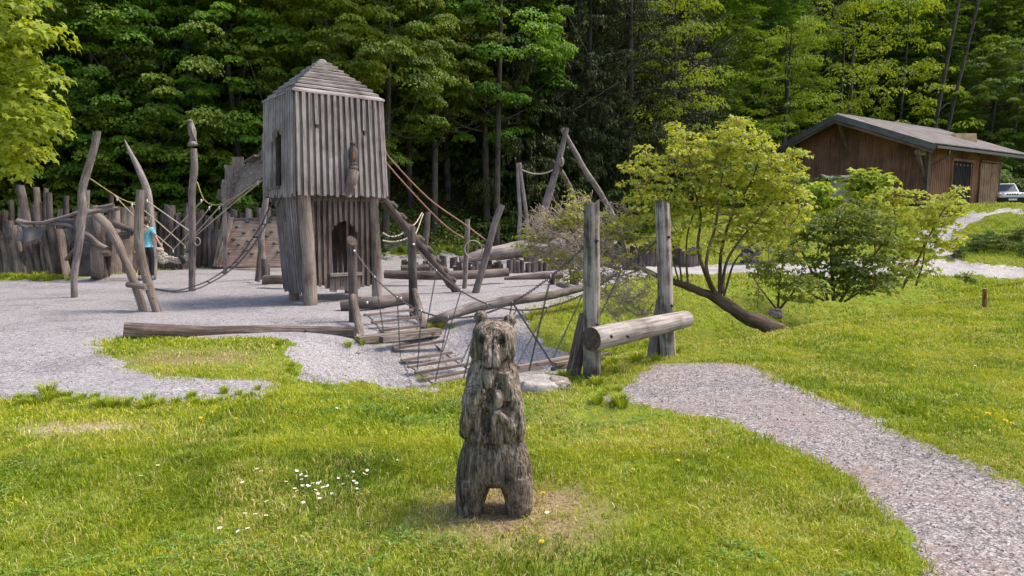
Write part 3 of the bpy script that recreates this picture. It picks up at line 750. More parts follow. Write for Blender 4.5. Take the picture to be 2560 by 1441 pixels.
# ================================================================ CARVED BIRDS
def bird(name, loc, h, face, mats, label, cat, belly=None):
    """upright carved bird of prey on a carved base; face: yaw of the beak"""
    R = Matrix.Rotation(face, 3, 'Z'); base = Vector(loc)
    def T(x, y, z): return base + R @ Vector((x * h, y * h, z * h))
    e = empty(name, base, label, cat)
    mb = MB()
    mb.tube([T(0, 0, 0), T(0.0, 0, .10), T(-.02, 0, .22), T(0, 0, .42), T(.02, 0, .62), T(.03, 0, .76), T(.04, 0, .84)],
            [.10 * h, .11 * h, .125 * h, .16 * h, .155 * h, .11 * h, .095 * h], n=14, step=.02 * h + .008, wob=.10)
    mb.blob(T(.06, 0, .90), (.115 * h, .10 * h, .10 * h), n=12, m=8, wob=.1)
    mb.build('body', mats[0], e, smooth=True)
    b2 = MB(); b2.tube([T(.14, 0, .915), T(.21, 0, .905), T(.245, 0, .86)], [.035 * h, .026 * h, .006 * h], n=8, step=.02 * h)
    b2.build('beak', mats[0], e, smooth=True)
    for s in (-1, 1):
        w_ = MB(); w_.tube([T(-.02, .12 * s, .74), T(-.03, .16 * s, .55), T(-.07, .13 * s, .33), T(-.13, .06 * s, .12), T(-.16, .02 * s, .02)],
                           [.05 * h, .085 * h, .075 * h, .045 * h, .015 * h], n=10, step=.03 * h, wob=.15, flat=.45)
        w_.build('wing', mats[1], e, smooth=True)
        f = MB(); f.blob(T(.08, .06 * s, .13), (.06 * h, .035 * h, .04 * h), n=8, m=5, wob=.2); f.build('claw', mats[0], e, smooth=True)
        y = MB(); y.blob(T(.115, .072 * s, .92), .018 * h, n=6, m=5); y.build('eye', M['eye'], e)
    if belly:
        g = MB(); g.blob(T(.095, 0, .48), (.085 * h, .095 * h, .20 * h), n=10, m=8, wob=.08); g.build('breast', belly, e, smooth=True)
    s = MB(); s.tube([T(0, 0, -.10), T(0, 0, -.02), T(0, 0, .07)], [.17 * h, .185 * h, .15 * h], n=12, wob=.12); s.build('base', mats[0], e, smooth=True)
    return e
M['amber_wood'] = wood_mat('amber_carved_wood', (0.36, 0.20, 0.09), (0.22, 0.11, 0.05), (0.06, 0.035, 0.025), su=30, sv=6)
# owl on its curved bracket on the tower front
fo = C0 + UD * (1.13) - VD * .17
brk = MB()
q0 = C0 + UD * 1.0 - VD * .06 + Vector((0, 0, 2.24)); q1 = C0 + UD * 1.07 - VD * .20 + Vector((0, 0, 2.52)); q2 = fo + Vector((0, 0, 2.74))
brk.tube([q0, q1, q2], [.07, .105, .12], n=14, step=.05, wob=.12, end_mi=1)
o = brk.build('bracket_log', [M['tan_wood'], M['amber_wood']], smooth=True, sharp=50); tag(o, 'short curved log bracket on the tower front under the carved owl', 'bracket')
bird('carved_owl', fo + Vector((0, 0, 2.81)), .54, math.radians(-70), (M['dark_wood'], M['grey_wood']), 'carved wooden owl with amber breast perched on the tower front', 'wood carving', M['amber_wood'])

# ================================================================ POLES
def pole(pxs, label, name='timber_pole', mat='grey_wood', r=None, n=14, wob=.10, cat='pole', slant=None, sink=True, group=None, step=.12):
    """pxs: (px,py,Y,radius) from base to top; the base goes to the ground"""
    pts = [P(a, b, Y) for a, b, Y, _ in pxs]; rr = [q[3] for q in pxs]
    if sink:
        b = pts[0]; g = Hs(b.x, b.y); d = (pts[0] - pts[1]).normalized()
        k = max(0.06, (b.z - g + 0.08) / max(.3, -d.z) ) if b.z > g - .05 else 0
        pts[0] = b + d * k if k else b
    mb = MB(); mb.tube(pts, rr, n=n, step=step, wob=wob, end_mi=1, slant1=slant)
    # knots
    for _ in range(2):
        i = rnd.randrange(0, len(pts) - 1); t = rnd.uniform(.2, .8); c = pts[i].lerp(pts[i + 1], t); rad = rr[i] * (1 - t) + rr[i + 1] * t
        th = rnd.uniform(-2.6, -.5); mb.blob(c + Vector((math.cos(th), math.sin(th), 0)) * rad * .88, rad * .28, n=7, m=5, wob=.3)
    o = mb.build(name, [M[mat], M['endgrain']], smooth=True, sharp=48)
    tag(o, label, cat, group); return o
Yp1 = G(195, 745).y
pole([(186, 748, Yp1, 0.065), (186, 690, Yp1, 0.068), (200, 590, Yp1, 0.080), (206, 520, Yp1, 0.087), (205, 478, Yp1, 0.084), (222, 415, Yp1, 0.076), (235, 370, Yp1, 0.072), (243, 330, Yp1, 0.076)],
     'tall curved grey pole leaning right at the left edge of the gravel', slant=(.6, 0, .9))
Yp3 = G(384, 698).y
pole([(383, 700, Yp3, 0.086), (384, 640, Yp3, 0.106), (377, 560, Yp3, 0.112), (368, 480, Yp3, 0.106), (345, 420, Yp3, 0.086), (325, 380, Yp3, 0.056), (311, 350, Yp3, 0.013)],
     'tall grey pole tapering to a sharp tip leaning left by the person')
Yp2 = G(480, 729).y
pole([(480, 732, Yp2, 0.079), (480, 650, Yp2, 0.079), (481, 560, Yp2, 0.079), (480, 480, Yp2, 0.084), (486, 420, Yp2, 0.086), (484, 372, Yp2, 0.073)],
     'upright grey pole carrying a carved eagle', step=.15)
bp = P(482, 364, Yp2)
bird('carved_eagle', bp + Vector((0, 0, .05)), P(482, 297, Yp2).z - bp.z - .06, math.radians(195), (M['grey_wood'], M['grey_wood']), 'carved wooden eagle looking left on top of a tall pole', 'wood carving')
Yc1, Yc2 = G(355, 779).y, G(395, 781).y
pole([(360, 782, Yc1, 0.077), (335, 705, Yc1 + .05, 0.077), (300, 620, Yc1 + .15, 0.081), (268, 565, Yc1 + .25, 0.086), (243, 541, Yc1 + .3, 0.077)], 'thick brown pole leaning left across its upright neighbour', mat='tan_wood', r=1)
pole([(394, 784, Yc2, 0.080), (372, 715, Yc2, 0.080), (352, 640, Yc2, 0.084), (347, 560, Yc2, 0.084), (351, 475, Yc2, 0.071)], 'bent brown pole with a flat top crossing the left leaning one', mat='tan_wood')
cb = MB(); p, q = P(318, 712, Yc1 - .14), P(366, 718, Yc1 - .22)
cb.tube([p, (p + q) / 2, q], [.052, .056, .058], n=12, step=.06, wob=.08, end_mi=1); cb.torus(q, q - p, .055, .008, n=12, m=5)
tag(cb.build('cross_log', [M['tan_wood'], M['tan_wood']], smooth=True, sharp=50), 'short round cross log fixed low over the two crossed poles', 'log')
# wavy pole at the tower's back left corner, with its cut stubs
Yw = G(655, 700).y
pole([(655, 712, Yw, .10), (655, 640, Yw, .10), (653, 590, Yw, .09), (658, 545, Yw, .085), (666, 480, Yw, .08), (661, 400, Yw, .075), (662, 335, Yw, .07)], 'wavy grey pole standing behind the left corner of the tower')
for (x0, x1, y0, y1, r_, lb) in ((643, 650, 706, 630, .07, 'short stub leaning on the wavy pole, leftmost of three'), (664, 660, 712, 648, .09, 'thick sawn stub standing in front of the wavy pole'), (672, 671, 692, 662, .05, 'small thin stub right of the wavy pole')):
    g = G(x0, y0); pole([(x0, y0, g.y, r_), (x1, y1, g.y + .05, r_ * .9)], lb, name='wood_stub', cat='post', mat='dark_wood')
# poles right of the tower
Yq = G(1163, 722).y
pole([(1161, 724, Yq, .058), (1165, 650, Yq, .062), (1168, 600, Yq, .062), (1169, 548, Yq, .062)], 'slim upright grey post holding the lower red rope')
Yr = G(1188, 733).y
pole([(1188, 735, Yr, .085), (1207, 670, Yr, .082), (1226, 600, Yr, .082), (1238, 555, Yr, .08), (1255, 512, Yr, .082)], 'thick grey pole leaning right and holding the upper red rope')
Yb = G(1065, 622).y
pole([(1060, 628, Yb, .16), (1066, 580, Yb, .15), (1070, 530, Yb, .13)], 'dark pole at the forest edge carrying the rope net', mat='tan_wood')
# swing frame behind: pair of thin poles and an A frame
Yt = G(1295, 655).y
pole([(1292, 657, Yt, .10), (1298, 590, Yt, .10), (1300, 530, Yt, .085), (1296, 460, Yt, .075), (1294, 408, Yt, .07)], 'thin left pole of the pair holding the slack rope', mat='grey_wood')
pole([(1318, 655, Yt, .08), (1318, 560, Yt, .08), (1311, 500, Yt, .075), (1304, 450, Yt, .075), (1299, 407, Yt, .07)], 'thin right pole of the pair holding the slack rope', mat='grey_wood')
Ya = G(1322, 655).y
pole([(1318, 657, Ya, .20), (1345, 570, Ya, .20), (1368, 500, Ya, .17), (1395, 410, Ya, .13), (1410, 350, Ya, .10), (1417, 320, Ya, .09)], 'thick left leg of the tall rope frame')
pole([(1565, 640, Ya + 1.5, .11), (1548, 575, Ya + 1.2, .12), (1505, 490, Ya + .8, .12), (1462, 425, Ya + .5, .12), (1440, 385, Ya + .3, .11), (1405, 322, Ya + .1, .09)], 'thin curved right leg of the tall rope frame')
pole([(1460, 620, Ya + 3.5, .11), (1437, 505, Ya + 2.5, .11), (1415, 450, Ya + 1.3, .11), (1400, 425, Ya + .3, .10)], 'thin bent back brace of the tall rope frame')
g = G(1335, 662); pole([(1333, 662, g.y, .12), (1352, 620, g.y + .3, .12), (1362, 570, g.y + .5, .12)], 'dark inner prop beside the thick left leg of the rope frame', mat='dark_wood')
rp = MB(); rp.rope(PL([(1304, 424, Yt), (1325, 433, Yt), (1352, 435, Yt + (Ya - Yt) * .5), (1380, 427, Ya), (1391, 415, Ya)]), .032, step=.2)
tag(rp.build('slack_rope', M['rope'], smooth=True), 'slack grey rope hanging between the thin poles and the tall frame', 'rope')
bk = MB(); c = P(1403, 405, Ya - .1); bk.blob(c, (.12, .10, .22), n=10, m=8, wob=.15); bk.bar(c + Vector((0, 0, .1)), c + Vector((0, 0, .32)), .2, .03)
tag(bk.build('rope_block', M['grey_wood'], smooth=True), 'small wooden block fixed where the slack rope meets the tall frame', 'block')
hp = MB(); c = P(1196, 612, Yr); hp.torus(c + Vector((-.12, .05, -.12)), (0.25, 1, 0.1), .22, .013, n=18, m=5); tag(hp.build('rope_ring', M['rope'], smooth=True), 'thin ring of rope hung on the thick pole leaning right', 'rope')
# ================================================================ NOTCHED LADDER LOG
Yl0, Yl1 = 14.75, G(1148, 728).y
a, b = P(958, 500, Yl0), G(1148, 730); b.z -= .06
lg = MB(); nst = 9; D = (b - a); L = D.length; dd_ = D.normalized()
pts, rr = [], []
for k in range(nst):
    f0 = k / nst; c = a + D * f0; c2 = a + D * (f0 + .93 / nst); c3 = a + D * (f0 + .985 / nst)
    pts += [c, c2, c3]; rr += [.088, .118, .092]
lg.tube(pts, rr, n=14, wob=.10, end_mi=1, slant1=(0, .4, .8))
upn = Vector((.55, 0, .83))
for k in range(1, nst):
    c = a + D * (k / nst) - dd_ * .03 + upn * .055; lg.tube([c - dd_ * .20 + upn * -.04, c - dd_ * .08 + upn * .035, c + upn * .045, c + dd_ * .02 - upn * .02], [.05, .085, .088, .06], n=12, wob=.08, end_mi=1)
tag(lg.build('notched_ladder_log', [M['dark_wood'], M['endgrain']], smooth=True, sharp=40), 'steep notched climbing log leaning from the tower floor to the gravel', 'ladder log')
# ================================================================ RED ROPES
ra = C0 + UD * (WU + .02) + VD * .3
def strand(name, lst, r, mat, label, cat='rope', group=None, step=.25):
    mb = MB(); mb.rope(PL(lst), r, step=step); return tag(mb.build(name, M[mat], smooth=True), label, cat, group)
strand('red_rope', [(950, 340, 15.0), (964, 378, 15.1), (980, 402, 15.2), (1072, 497, 16), (1160, 560, 17), (1215, 601, Yr)], .017, 'red_rope', 'upper faded red rope running from the tower to the leaning pole')
strand('red_rope', [(950, 380, 14.95), (964, 405, 15.0), (1004, 452, 15.3), (1075, 528, 16), (1120, 570, 16.6), (1163, 598, Yq)], .017, 'red_rope', 'lower faded red rope running from the tower to the slim post')
# net with pale floats behind the tower
nt_ = MB(); A_ = [(958, 583, 22), (975, 592, 22.5), (1000, 588, 23), (1018, 572, 23.5), (1038, 560, 24), (1055, 532, 25)]
B_ = [(958, 602, 22), (980, 605, 22.5), (1005, 601, 23), (1030, 590, 23.5), (1040, 583, 24), (1058, 535, 25)]
nt_.rope(PL(A_), .02, step=.3); nt_.rope(PL(B_), .02, step=.3)
nt_.build
net = empty('rope_net', P(985, 610, 22.5), 'small sagging climbing net with pale rings behind the tower', 'net')
nt_.build('net_rope', M['rope'], net, smooth=True)
n2 = MB()
for k in range(9):
    t = k / 8; p_ = P(960 + 60 * t, 590 - 14 * t, 22.3); q_ = P(962 + 70 * t, 622 - 18 * t, 22.9); n2.rope([p_, (p_ + q_) / 2 + Vector((.05, .1, -.05)), q_], .012, n=5, step=.2)
for k in range(4): n2.rope(PL([(958, 604 + k * 5, 22.4), (990, 609 + k * 4, 22.7), (1028, 594 + k * 4, 23)]), .012, n=5, step=.3)
n2.build('net_mesh', M['tarp'], net, smooth=True)
n3 = MB()
for lst in (A_[:4], B_[:5]):
    pp, _ = resample(PL(lst), [1] * len(lst), .16)
    for c in pp: n3.blob(c, .03, n=6, m=4)
n3.build('net_float', M['rope'], net, smooth=True)['kind'] = 'stuff'
# ================================================================ ROPE WEB AND HAMMOCK
web = empty('rope_web', P(440, 640, 17.5), 'criss cross web of pale ropes carrying a thick rope hammock', 'rope web')
def wr(lst, r=.014, mat='rope'):
    mb = MB(); mb.rope(PL(lst), r, step=.3); mb.build('rope', M[mat], web, smooth=True)
wr([(225, 447, Yp1), (285, 487, 15.8), (320, 505, 16.2), (350, 507, 16.6)], .012, 'yellow_rope')
wr([(285, 487, 15.8), (338, 543, 16.4), (433, 624, 17.4)]); wr([(320, 505, 16.2), (361, 527, 16.9), (462, 615, 17.6)])
wr([(366, 502, 19.5), (472, 577, 17.9), (485, 588, 17.7)])
wr([(404, 607, 17.3), (472, 537, 17.0), (508, 500, 16.9)]); wr([(433, 624, 17.4), (478, 577, 17.2), (528, 515, 16.9)]); wr([(462, 615, 17.6), (490, 583, 17.3), (553, 513, 16.9)])
wr([(490, 589, 17.3), (570, 520, 16.6), (655, 452, 15.2)])
wr([(493, 455, Yp2), (508, 497, 16.7), (530, 512, 16.6), (555, 510, 16.3), (600, 485, 15.9), (655, 450, 15.2)], .012, 'yellow_rope')
for (x, y, Y) in ((503, 503, 16.9), (523, 521, 16.9), (548, 520, 16.9), (293, 498, 15.9), (330, 514, 16.3), (368, 503, 19.4), (433, 628, 17.4), (462, 618, 17.6), (404, 612, 17.3), (645, 458, 15.3)):
    mb = MB(); c = P(x, y, Y); mb.blob(c, (.022, .022, .05), n=8, m=5); mb.build('shackle', M['bright_steel'], web, smooth=True)
hm = empty('rope_hammock', P(440, 650, 17.5), 'thick knotted bundle of pale rope hanging as a hammock in the web', 'hammock')
mb = MB()
path = [(398, 632, 17.2), (405, 645, 17.25), (425, 648, 17.35), (445, 652, 17.4), (465, 645, 17.5), (480, 630, 17.6), (484, 612, 17.65)]
pp, _ = resample(PL(path), [1] * 7, .035)
for i, c in enumerate(pp):
    t = i / len(pp); rr = .085 if t > .2 else .15
    for k in range(3):
        a = i * 1.1 + k * 2.09
        mb.blob(c + Vector((math.cos(a) * .25, math.cos(a) * .3, math.sin(a))) * rr * .62, (rr * .5, rr * .5, rr * .42), n=8, m=5, wob=.35)
mb.build('rope_bundle', M['rope'], hm, smooth=True)
for (i, j) in ((int(len(pp) * .55), 2), (int(len(pp) * .8), 2)):
    mb = MB(); d = (pp[i + 1] - pp[i]).normalized(); mb.tube([pp[i] - d * .05, pp[i] + d * .05], .115, n=12, wob=.1); mb.build('binding', M['black_band'], hm, smooth=True)
mb = MB(); mb.torus(P(493, 604, Yp2 - .05), (0.4, 1, 0), .095, .014, n=16, m=6); tag(mb.build('rope_loop', M['rope'], smooth=True), 'small rope loop on the right side of the eagle pole', 'rope')
# ================================================================ CHAIN LADDER from the crossed poles to the tower
lad = empty('chain_ladder', P(560, 700, 14.5), 'long sagging chain ladder with thin rungs rising to the tower window', 'chain ladder')
def cL(lst, y0=13.05, y1=15.0):
    n = len(lst); return [P(300 + x / 6.005, 500 + y / 6.005, y0 + (y1 - y0) * min(1, (i / (n - 1))) ) for i, (x, y) in enumerate(lst)]
c1 = [(430, 1320), (800, 1368), (1100, 1300), (1310, 1220), (1530, 1085), (1730, 930), (1860, 770), (2000, 560), (2130, 360), (2230, 140), (2370, -60)]
c2 = [(430, 1326), (840, 1388), (1140, 1340), (1350, 1248), (1580, 1112), (1780, 950), (1940, 760), (2080, 560), (2190, 370), (2330, 150), (2420, -50)]
W1, W2 = cL(c1, 13.1, 14.6), cL(c2, 12.95, 14.35)
for Wp in (W1, W2):
    mb = MB(); pp, _ = resample(Wp, [1] * len(Wp), .1); mb.chain(pp, .05, .006); mb.build('chain', M['steel'], lad)['kind'] = 'stuff'
for i in range(3, 10):
    mb = MB(); mb.tube([W1[i], W2[i]], .017, n=8); mb.build('rung', M['dark_wood'], lad, smooth=True)
# ================================================================ CLIMBING WALL
cw = empty('climbing_wall', G(640, 668), 'sloping climbing wall of brown boards with small green holds', 'climbing wall')
yb, yt = 24.0, 24.7
a, b, c, d = P(548, 667, yb), P(706, 667, yb - .3), P(706, 548, yt - .3), P(580, 550, yt)
M['panel'] = wood_mat('brown_climbing_panel', (0.33, 0.235, 0.18), (0.235, 0.155, 0.115), (0.11, 0.068, 0.05), su=30, sv=1.2)
mb = MB(); nb = 11
for k in range(nb):
    f0, f1 = k / nb, (k + .955) / nb
    l0, r0, l1, r1 = a.lerp(d, f0), b.lerp(c, f0), a.lerp(d, f1), b.lerp(c, f1)
    l0, l1 = l0 + Vector((0, 0, 0)), l1
    nrm = (r0 - l0).cross(l1 - l0).normalized(); i0 = len(mb.v); th = nrm * -.05
    mb.v += [l0, r0, r1, l1, l0 - th * -1, r0 + th, r1 + th, l1 + th]
    Lr, hh, v = (r0 - l0).length, (l1 - l0).length, rnd.random() * 5
    uvq = [(v, 0), (v, Lr), (v + hh, Lr), (v + hh, 0)]
    for f in ((0, 1, 2, 3), (7, 6, 5, 4), (3, 2, 6, 7), (1, 0, 4, 5), (0, 3, 7, 4), (2, 1, 5, 6)): mb.poly([i0 + t for t in f], uvq)
mb.build('board_panel', M['panel'], cw)
nrm = (b - a).cross(d - a).normalized()
if nrm.y > 0: nrm = -nrm
mb = MB(); mb.bar(a + nrm * .06 - (d - a) * .02, d + nrm * .06 + (d - a) * .04, .16, .07, up=nrm); mb.build('side_frame', M['tan_wood'], cw)
mb = MB(); mb.bar(P(538, 668, yb - .15), P(562, 545, yt + .1), .14, .08, up=nrm); mb.build('side_frame', M['dark_wood'], cw)
mb = MB(); mb.bar(d + Vector((0, 0, .03)), c + Vector((0, 0, .03)), .1, .06); mb.build('top_rail', M['tan_wood'], cw)
for (x, y, s) in ((618, 555, 1.5), (592, 568, 1.1), (676, 556, 1), (611, 583, 1.1), (637, 575, .9), (681, 580, .9), (584, 599, 1.2), (621, 604, 1), (597, 612, .9), (668, 591, 1), (687, 609, 1), (573, 633, .8), (611, 627, 1), (630, 635, 1.1), (650, 600, .8), (696, 630, .9)):
    dr = ray(x, y); t = (a - Vector((0, 0, CAM_H))).dot(nrm) / dr.dot(nrm); c_ = Vector((0, 0, CAM_H)) + dr * t + nrm * .03
    mb = MB(); mb.blob(c_, (.07 * s, .06, .045 * s), n=9, m=6, wob=.4); mb.build('climbing_hold', M['hold'], cw, smooth=True)
# ================================================================ PLANK RAMP and upright planks
rmp = empty('plank_ramp', P(600, 480, 17.2), 'steep plank ramp with nailed steps rising behind the tower', 'ramp')
p0, p1 = P(556, 492, 17.6), P(668, 400, 16.2); mb = MB()
for k in range(5):
    off = Vector((0, 0, (k - 2) * .12)); mb.bar(p0 + off, p1 + off, .05, .115, up=(0, 0, 1))
mb.build('ramp_board', M['grey_wood'], rmp)
mb = MB()
for k in range(26):
    t = (k + .5) / 26; o_2 = p0.lerp(p1, t) + Vector((0, -.04, (k % 5 - 2) * .11)); mb.blob(o_2, .014, n=5, m=4)
mb.build('nail', M['bright_steel'], rmp)['kind'] = 'stuff'
mb = MB(); mb.bar(P(556, 500, 17.7), P(560, 476, 17.7), .3, .06, up=(0, -1, 0)); mb.build('ramp_cleat', M['dark_wood'], rmp); mb = MB(); mb.bar(P(625, 405, 16.5) , P(648, 390, 16.3), .3, .05, up=(0, 0, 1)); mb.build('ramp_cleat', M['dark_wood'], rmp)
for (x0, y0, x1, y1, wd, lb) in ((574, 500, 573, 413, .20, 'weathered upright plank left of the taller one at the ramp foot'), (602, 472, 594, 393, .27, 'widest and tallest upright plank standing at the ramp foot'), (563, 672, 560, 450, .12, 'thin upright board left of the two wide planks')):
    p_, q_ = P(x0, y0, 17.2), P(x1, y1, 17.2)
    if y0 > 600: p_ = P(x0, y0, 22.3); q_ = P(x1, y1, 22.3); p_.z = Hs(p_.x, p_.y) - .05
    mb = MB(); mb.bar(p_, q_, wd, .06, up=(0.3, -1, 0)); tag(mb.build('upright_plank', M['grey_wood']), lb, 'plank')
# ================================================================ PALISADE
pal = empty('palisade_fence', onground(-10.5, 21.5), 'long palisade of weathered split logs closing off the left of the playground', 'fence')
R2 = random.Random(5); cnt = 0
def pal_post(x, yb, xt, yt, r, Y=None, mat='dark_wood'):
    g = G(x, yb); Y = min(g.y, 24.6) if Y is None else Y
    b_ = P(x, yb, Y); t_ = P(xt, yt, Y + R2.uniform(-.1, .1)); b_.z = Hs(b_.x, b_.y) - .05
    mid = (b_ + t_) / 2 + Vector((R2.uniform(-.03, .03), R2.uniform(-.03, .03), 0))
    mb = MB(); mb.tube([b_, mid, t_], [r * 1.05, r, r * R2.uniform(.8, .95)], n=9, step=.3, wob=.16, end_mi=1, slant1=(R2.uniform(-.4, .4), 0, R2.uniform(-.4, .4)), flat=R2.uniform(.6, 1))
    mb.build('post', [M[mat], M['endgrain']], pal, smooth=True, sharp=50)
x = -8
for k in range(22):     # tall back row, left
    yt = 560 - 90 * R2.random() ** 1.1 if k % 2 else R2.uniform(500, 560)
    pal_post(x, 690, x + R2.uniform(-8, 10), yt, R2.uniform(.075, .11), Y=23.2, mat=R2.choice(['dark_wood', 'grey_wood'])); x += 13.5
x = -6
for (x, xt, yt, r) in ((8, -4, 580, .10), (22, 4, 585, .11), (40, 22, 552, .13), (62, 38, 566, .14), (90, 48, 548, .12), (76, 70, 600, .09), (104, 90, 612, .1), (116, 104, 605, .08), (136, 106, 563, .12), (146, 124, 550, .13), (163, 147, 573, .17), (28, 30, 600, .09), (55, 66, 610, .09), (128, 120, 600, .1)):
    pal_post(x, 694, xt, yt, r, mat=R2.choice(['dark_wood', 'tan_wood', 'dark_wood']))
pal_post(98, 690, 50, 463, .16, Y=22.5, mat='dark_wood'); pal_post(112, 690, 90, 468, .15, Y=22.4, mat='tan_wood'); pal_post(126, 692, 122, 482, .12, Y=22.4)
x = 245
while x < 470:          # middle
    lean = R2.uniform(-10, 10)
    pal_post(x, max(669, 690 - (x - 245) * .12), x + lean, R2.uniform(518, 552) if (x < 320) else R2.uniform(508, 545), R2.uniform(.12, .19), mat=R2.choice(['dark_wood', 'dark_wood', 'tan_wood'])); x += R2.uniform(9, 15)
while x < 705:          # behind the climbing wall
    pal_post(x, 672, x + R2.uniform(-6, 6), R2.uniform(514, 545), R2.uniform(.11, .17), Y=25.2, mat=R2.choice(['dark_wood', 'grey_wood', 'dark_wood'])); x += R2.uniform(11, 17)
pal_post(542, 668, 543, 575, .2, mat='dark_wood'); pal_post(556, 668, 556, 590, .14, mat='dark_wood')
# ================================================================ LOG AND CLOTH HIDE
hid = empty('log_hide', G(190, 700), 'makeshift hide of crooked beams with dark rubber cloths hung against the palisade', 'hide')
def hb(lst, r, mat='grey_wood', nm='beam'):
    mb = MB(); mb.tube(PL([q[:3] for q in lst]), r, n=10, step=.15, wob=.15, end_mi=1); mb.build(nm, [M[mat], M['endgrain']], hid, smooth=True, sharp=50)
YH = 19.4
hb([(42, 552, YH), (75, 558, YH), (118, 557, YH)], [.06, .055, .05]); hb([(112, 556, YH - .1), (165, 542, YH), (215, 527, YH), (284, 514, YH)], [.05, .055, .055, .07])
hb([(212, 532, YH - .2), (255, 527, YH), (298, 521, YH)], [.09, .08, .06]); hb([(132, 560, YH), (162, 562, YH), (190, 572, YH), (225, 592, YH - .3), (248, 612, YH - .4), (268, 622, YH - .5)], [.05, .06, .05, .07, .07, .06])
hb([(258, 634, YH - .3), (275, 634, YH - .3)], .08, 'dark_wood'); hb([(285, 560, YH), (318, 572, YH), (345, 583, YH)], [.10, .09, .06], 'dark_wood'); hb([(288, 588, YH), (330, 585, YH)], [.07, .06], 'dark_wood')
hb([(280, 600, YH), (322, 592, YH)], .05, 'dark_wood'); hb([(165, 650, YH + .2), (200, 600, YH), (188, 575, YH)], .05, 'tan_wood')
for (x0, y0, x1, y1, r) in ((243, 697, 241, 620, .16), (262, 694, 236, 515, .10), (268, 692, 276, 530, .08), (150, 697, 124, 552, .10), (190, 690, 192, 540, .08)):
    hb([(x0, y0 + 4, G(x0, y0).y), ((x0 + x1) / 2, (y0 + y1) / 2, YH), (x1, y1, YH)], r, R2.choice(['tan_wood', 'dark_wood']), 'prop')
def cloth(q, nm='rubber_cloth', sag=.12):
    A, B, C, D_ = [P(*t) for t in q]; n = 9; b = MB()
    for i in range(n + 1):
        for j in range(n + 1):
            u, v = i / n, j / n; p_ = A.lerp(B, u).lerp(D_.lerp(C, u), v)
            p_ = p_ + Vector((0, -sag * math.sin(u * 3.14) * (0.3 + v) + .05 * math.sin(u * 9 + v * 3), -.08 * math.sin(u * 3.14) * (1 - v)))
            b.v.append(p_)
    for i in range(n):
        for j in range(n):
            k = i * (n + 1) + j; b.poly((k, k + n + 1, k + n + 2, k + 1), [(0, 0), (1, 0), (1, 1), (0, 1)])
    o = b.build(nm, M['rubber'], hid, smooth=True); md = o.modifiers.new('t', 'SOLIDIFY'); md.thickness = .012; return o
cloth([(50, 562, YH + .1), (122, 560, YH + .05), (108, 598, YH), (62, 612, YH - .1)]); cloth([(40, 562, YH + .3), (64, 562, YH + .2), (70, 606, YH), (46, 600, YH + .1)])
cloth([(132, 548, YH + .3), (240, 530, YH + .3), (252, 612, YH + .2), (196, 596, YH + .3)]); cloth([(150, 565, YH - .05), (175, 568, YH - .05), (190, 600, YH), (178, 612, YH)], sag=.05)
cloth([(195, 596, YH + .8), (262, 596, YH + .8), (262, 690, YH + .9), (195, 690, YH + .9)])
# ================================================================ LONG LOGS ON THE GROUND
def log(lst, rad, label, mat='brown_wood', lie=True, n=16, wob=.07, step=.18, end='endgrain', name='log'):
    pts = [P(*t) for t in lst]
    rad = rad if isinstance(rad, list) else [rad] * len(pts)
    mb = MB(); mb.tube(pts, rad, n=n, step=step, wob=wob, end_mi=1)
    for _ in range(3):
        i = rnd.randrange(0, len(pts) - 1); t = rnd.random(); c = pts[i].lerp(pts[i + 1], t); mb.blob(c + Vector((rnd.uniform(-.3, .3), -.8, rnd.uniform(0, .6))).normalized() * rad[i] * .9, rad[i] * .22, n=7, m=5, wob=.3)
    return tag(mb.build(name, [M[mat], M[end]], smooth=True, sharp=50), label, 'log')
M['long_log'] = wood_mat('dark_cracked_log', (0.17, 0.13, 0.112), (0.068, 0.049, 0.041), (0.04, 0.028, 0.024), su=24, sv=1.2, crack=.8)
ya = G(310, 852).y + .1; yb_ = G(885, 850).y + .1
log([(308, 828, ya), (500, 834, (ya + yb_) / 2), (700, 832, yb_), (888, 833, yb_)], [.13, .118, .115, .10], 'long dark log lying along the front edge of the gravel on the left', 'long_log')
log([(852, 764, G(860, 778).y), (945, 755, 13.2), (1038, 742, G(1035, 758).y)], [.105, .11, .11], 'short thick log behind the left bridge posts', 'dark_wood')
log([(1062, 812, G(1080, 815).y + .2), (1110, 793, 11.9), (1180, 770, 12.4), (1275, 752, 12.9), (1380, 738, 13.6), (1500, 708, 14.6)], [.07, .09, .10, .10, .085, .07], 'long bowed grey log running from the platform to behind the near bridge post', 'grey_wood')
log([(962, 686, 18.3), (1060, 689, 18.2), (1160, 688, 18.2), (1270, 681, 18.6)], [.11, .12, .12, .12], 'long straight log on the gravel right of the tower', 'brown_wood')
log([(1262, 697, 17.6), (1340, 691, 18.0), (1405, 688, 18.3)], [.04, .09, .10], 'pointed log lying end to end right of the long straight one', 'brown_wood', name='log')
log([(662, 700, 17.6), (720, 699, 17.4), (790, 700, 17.3)], .12, 'thick short log running behind the tower legs', 'brown_wood')
log([(1003, 670, 19.5), (1030, 670, 19.6), (1070, 668, 19.8)], .085, 'small round log end beside the low dark palings', 'dark_wood')
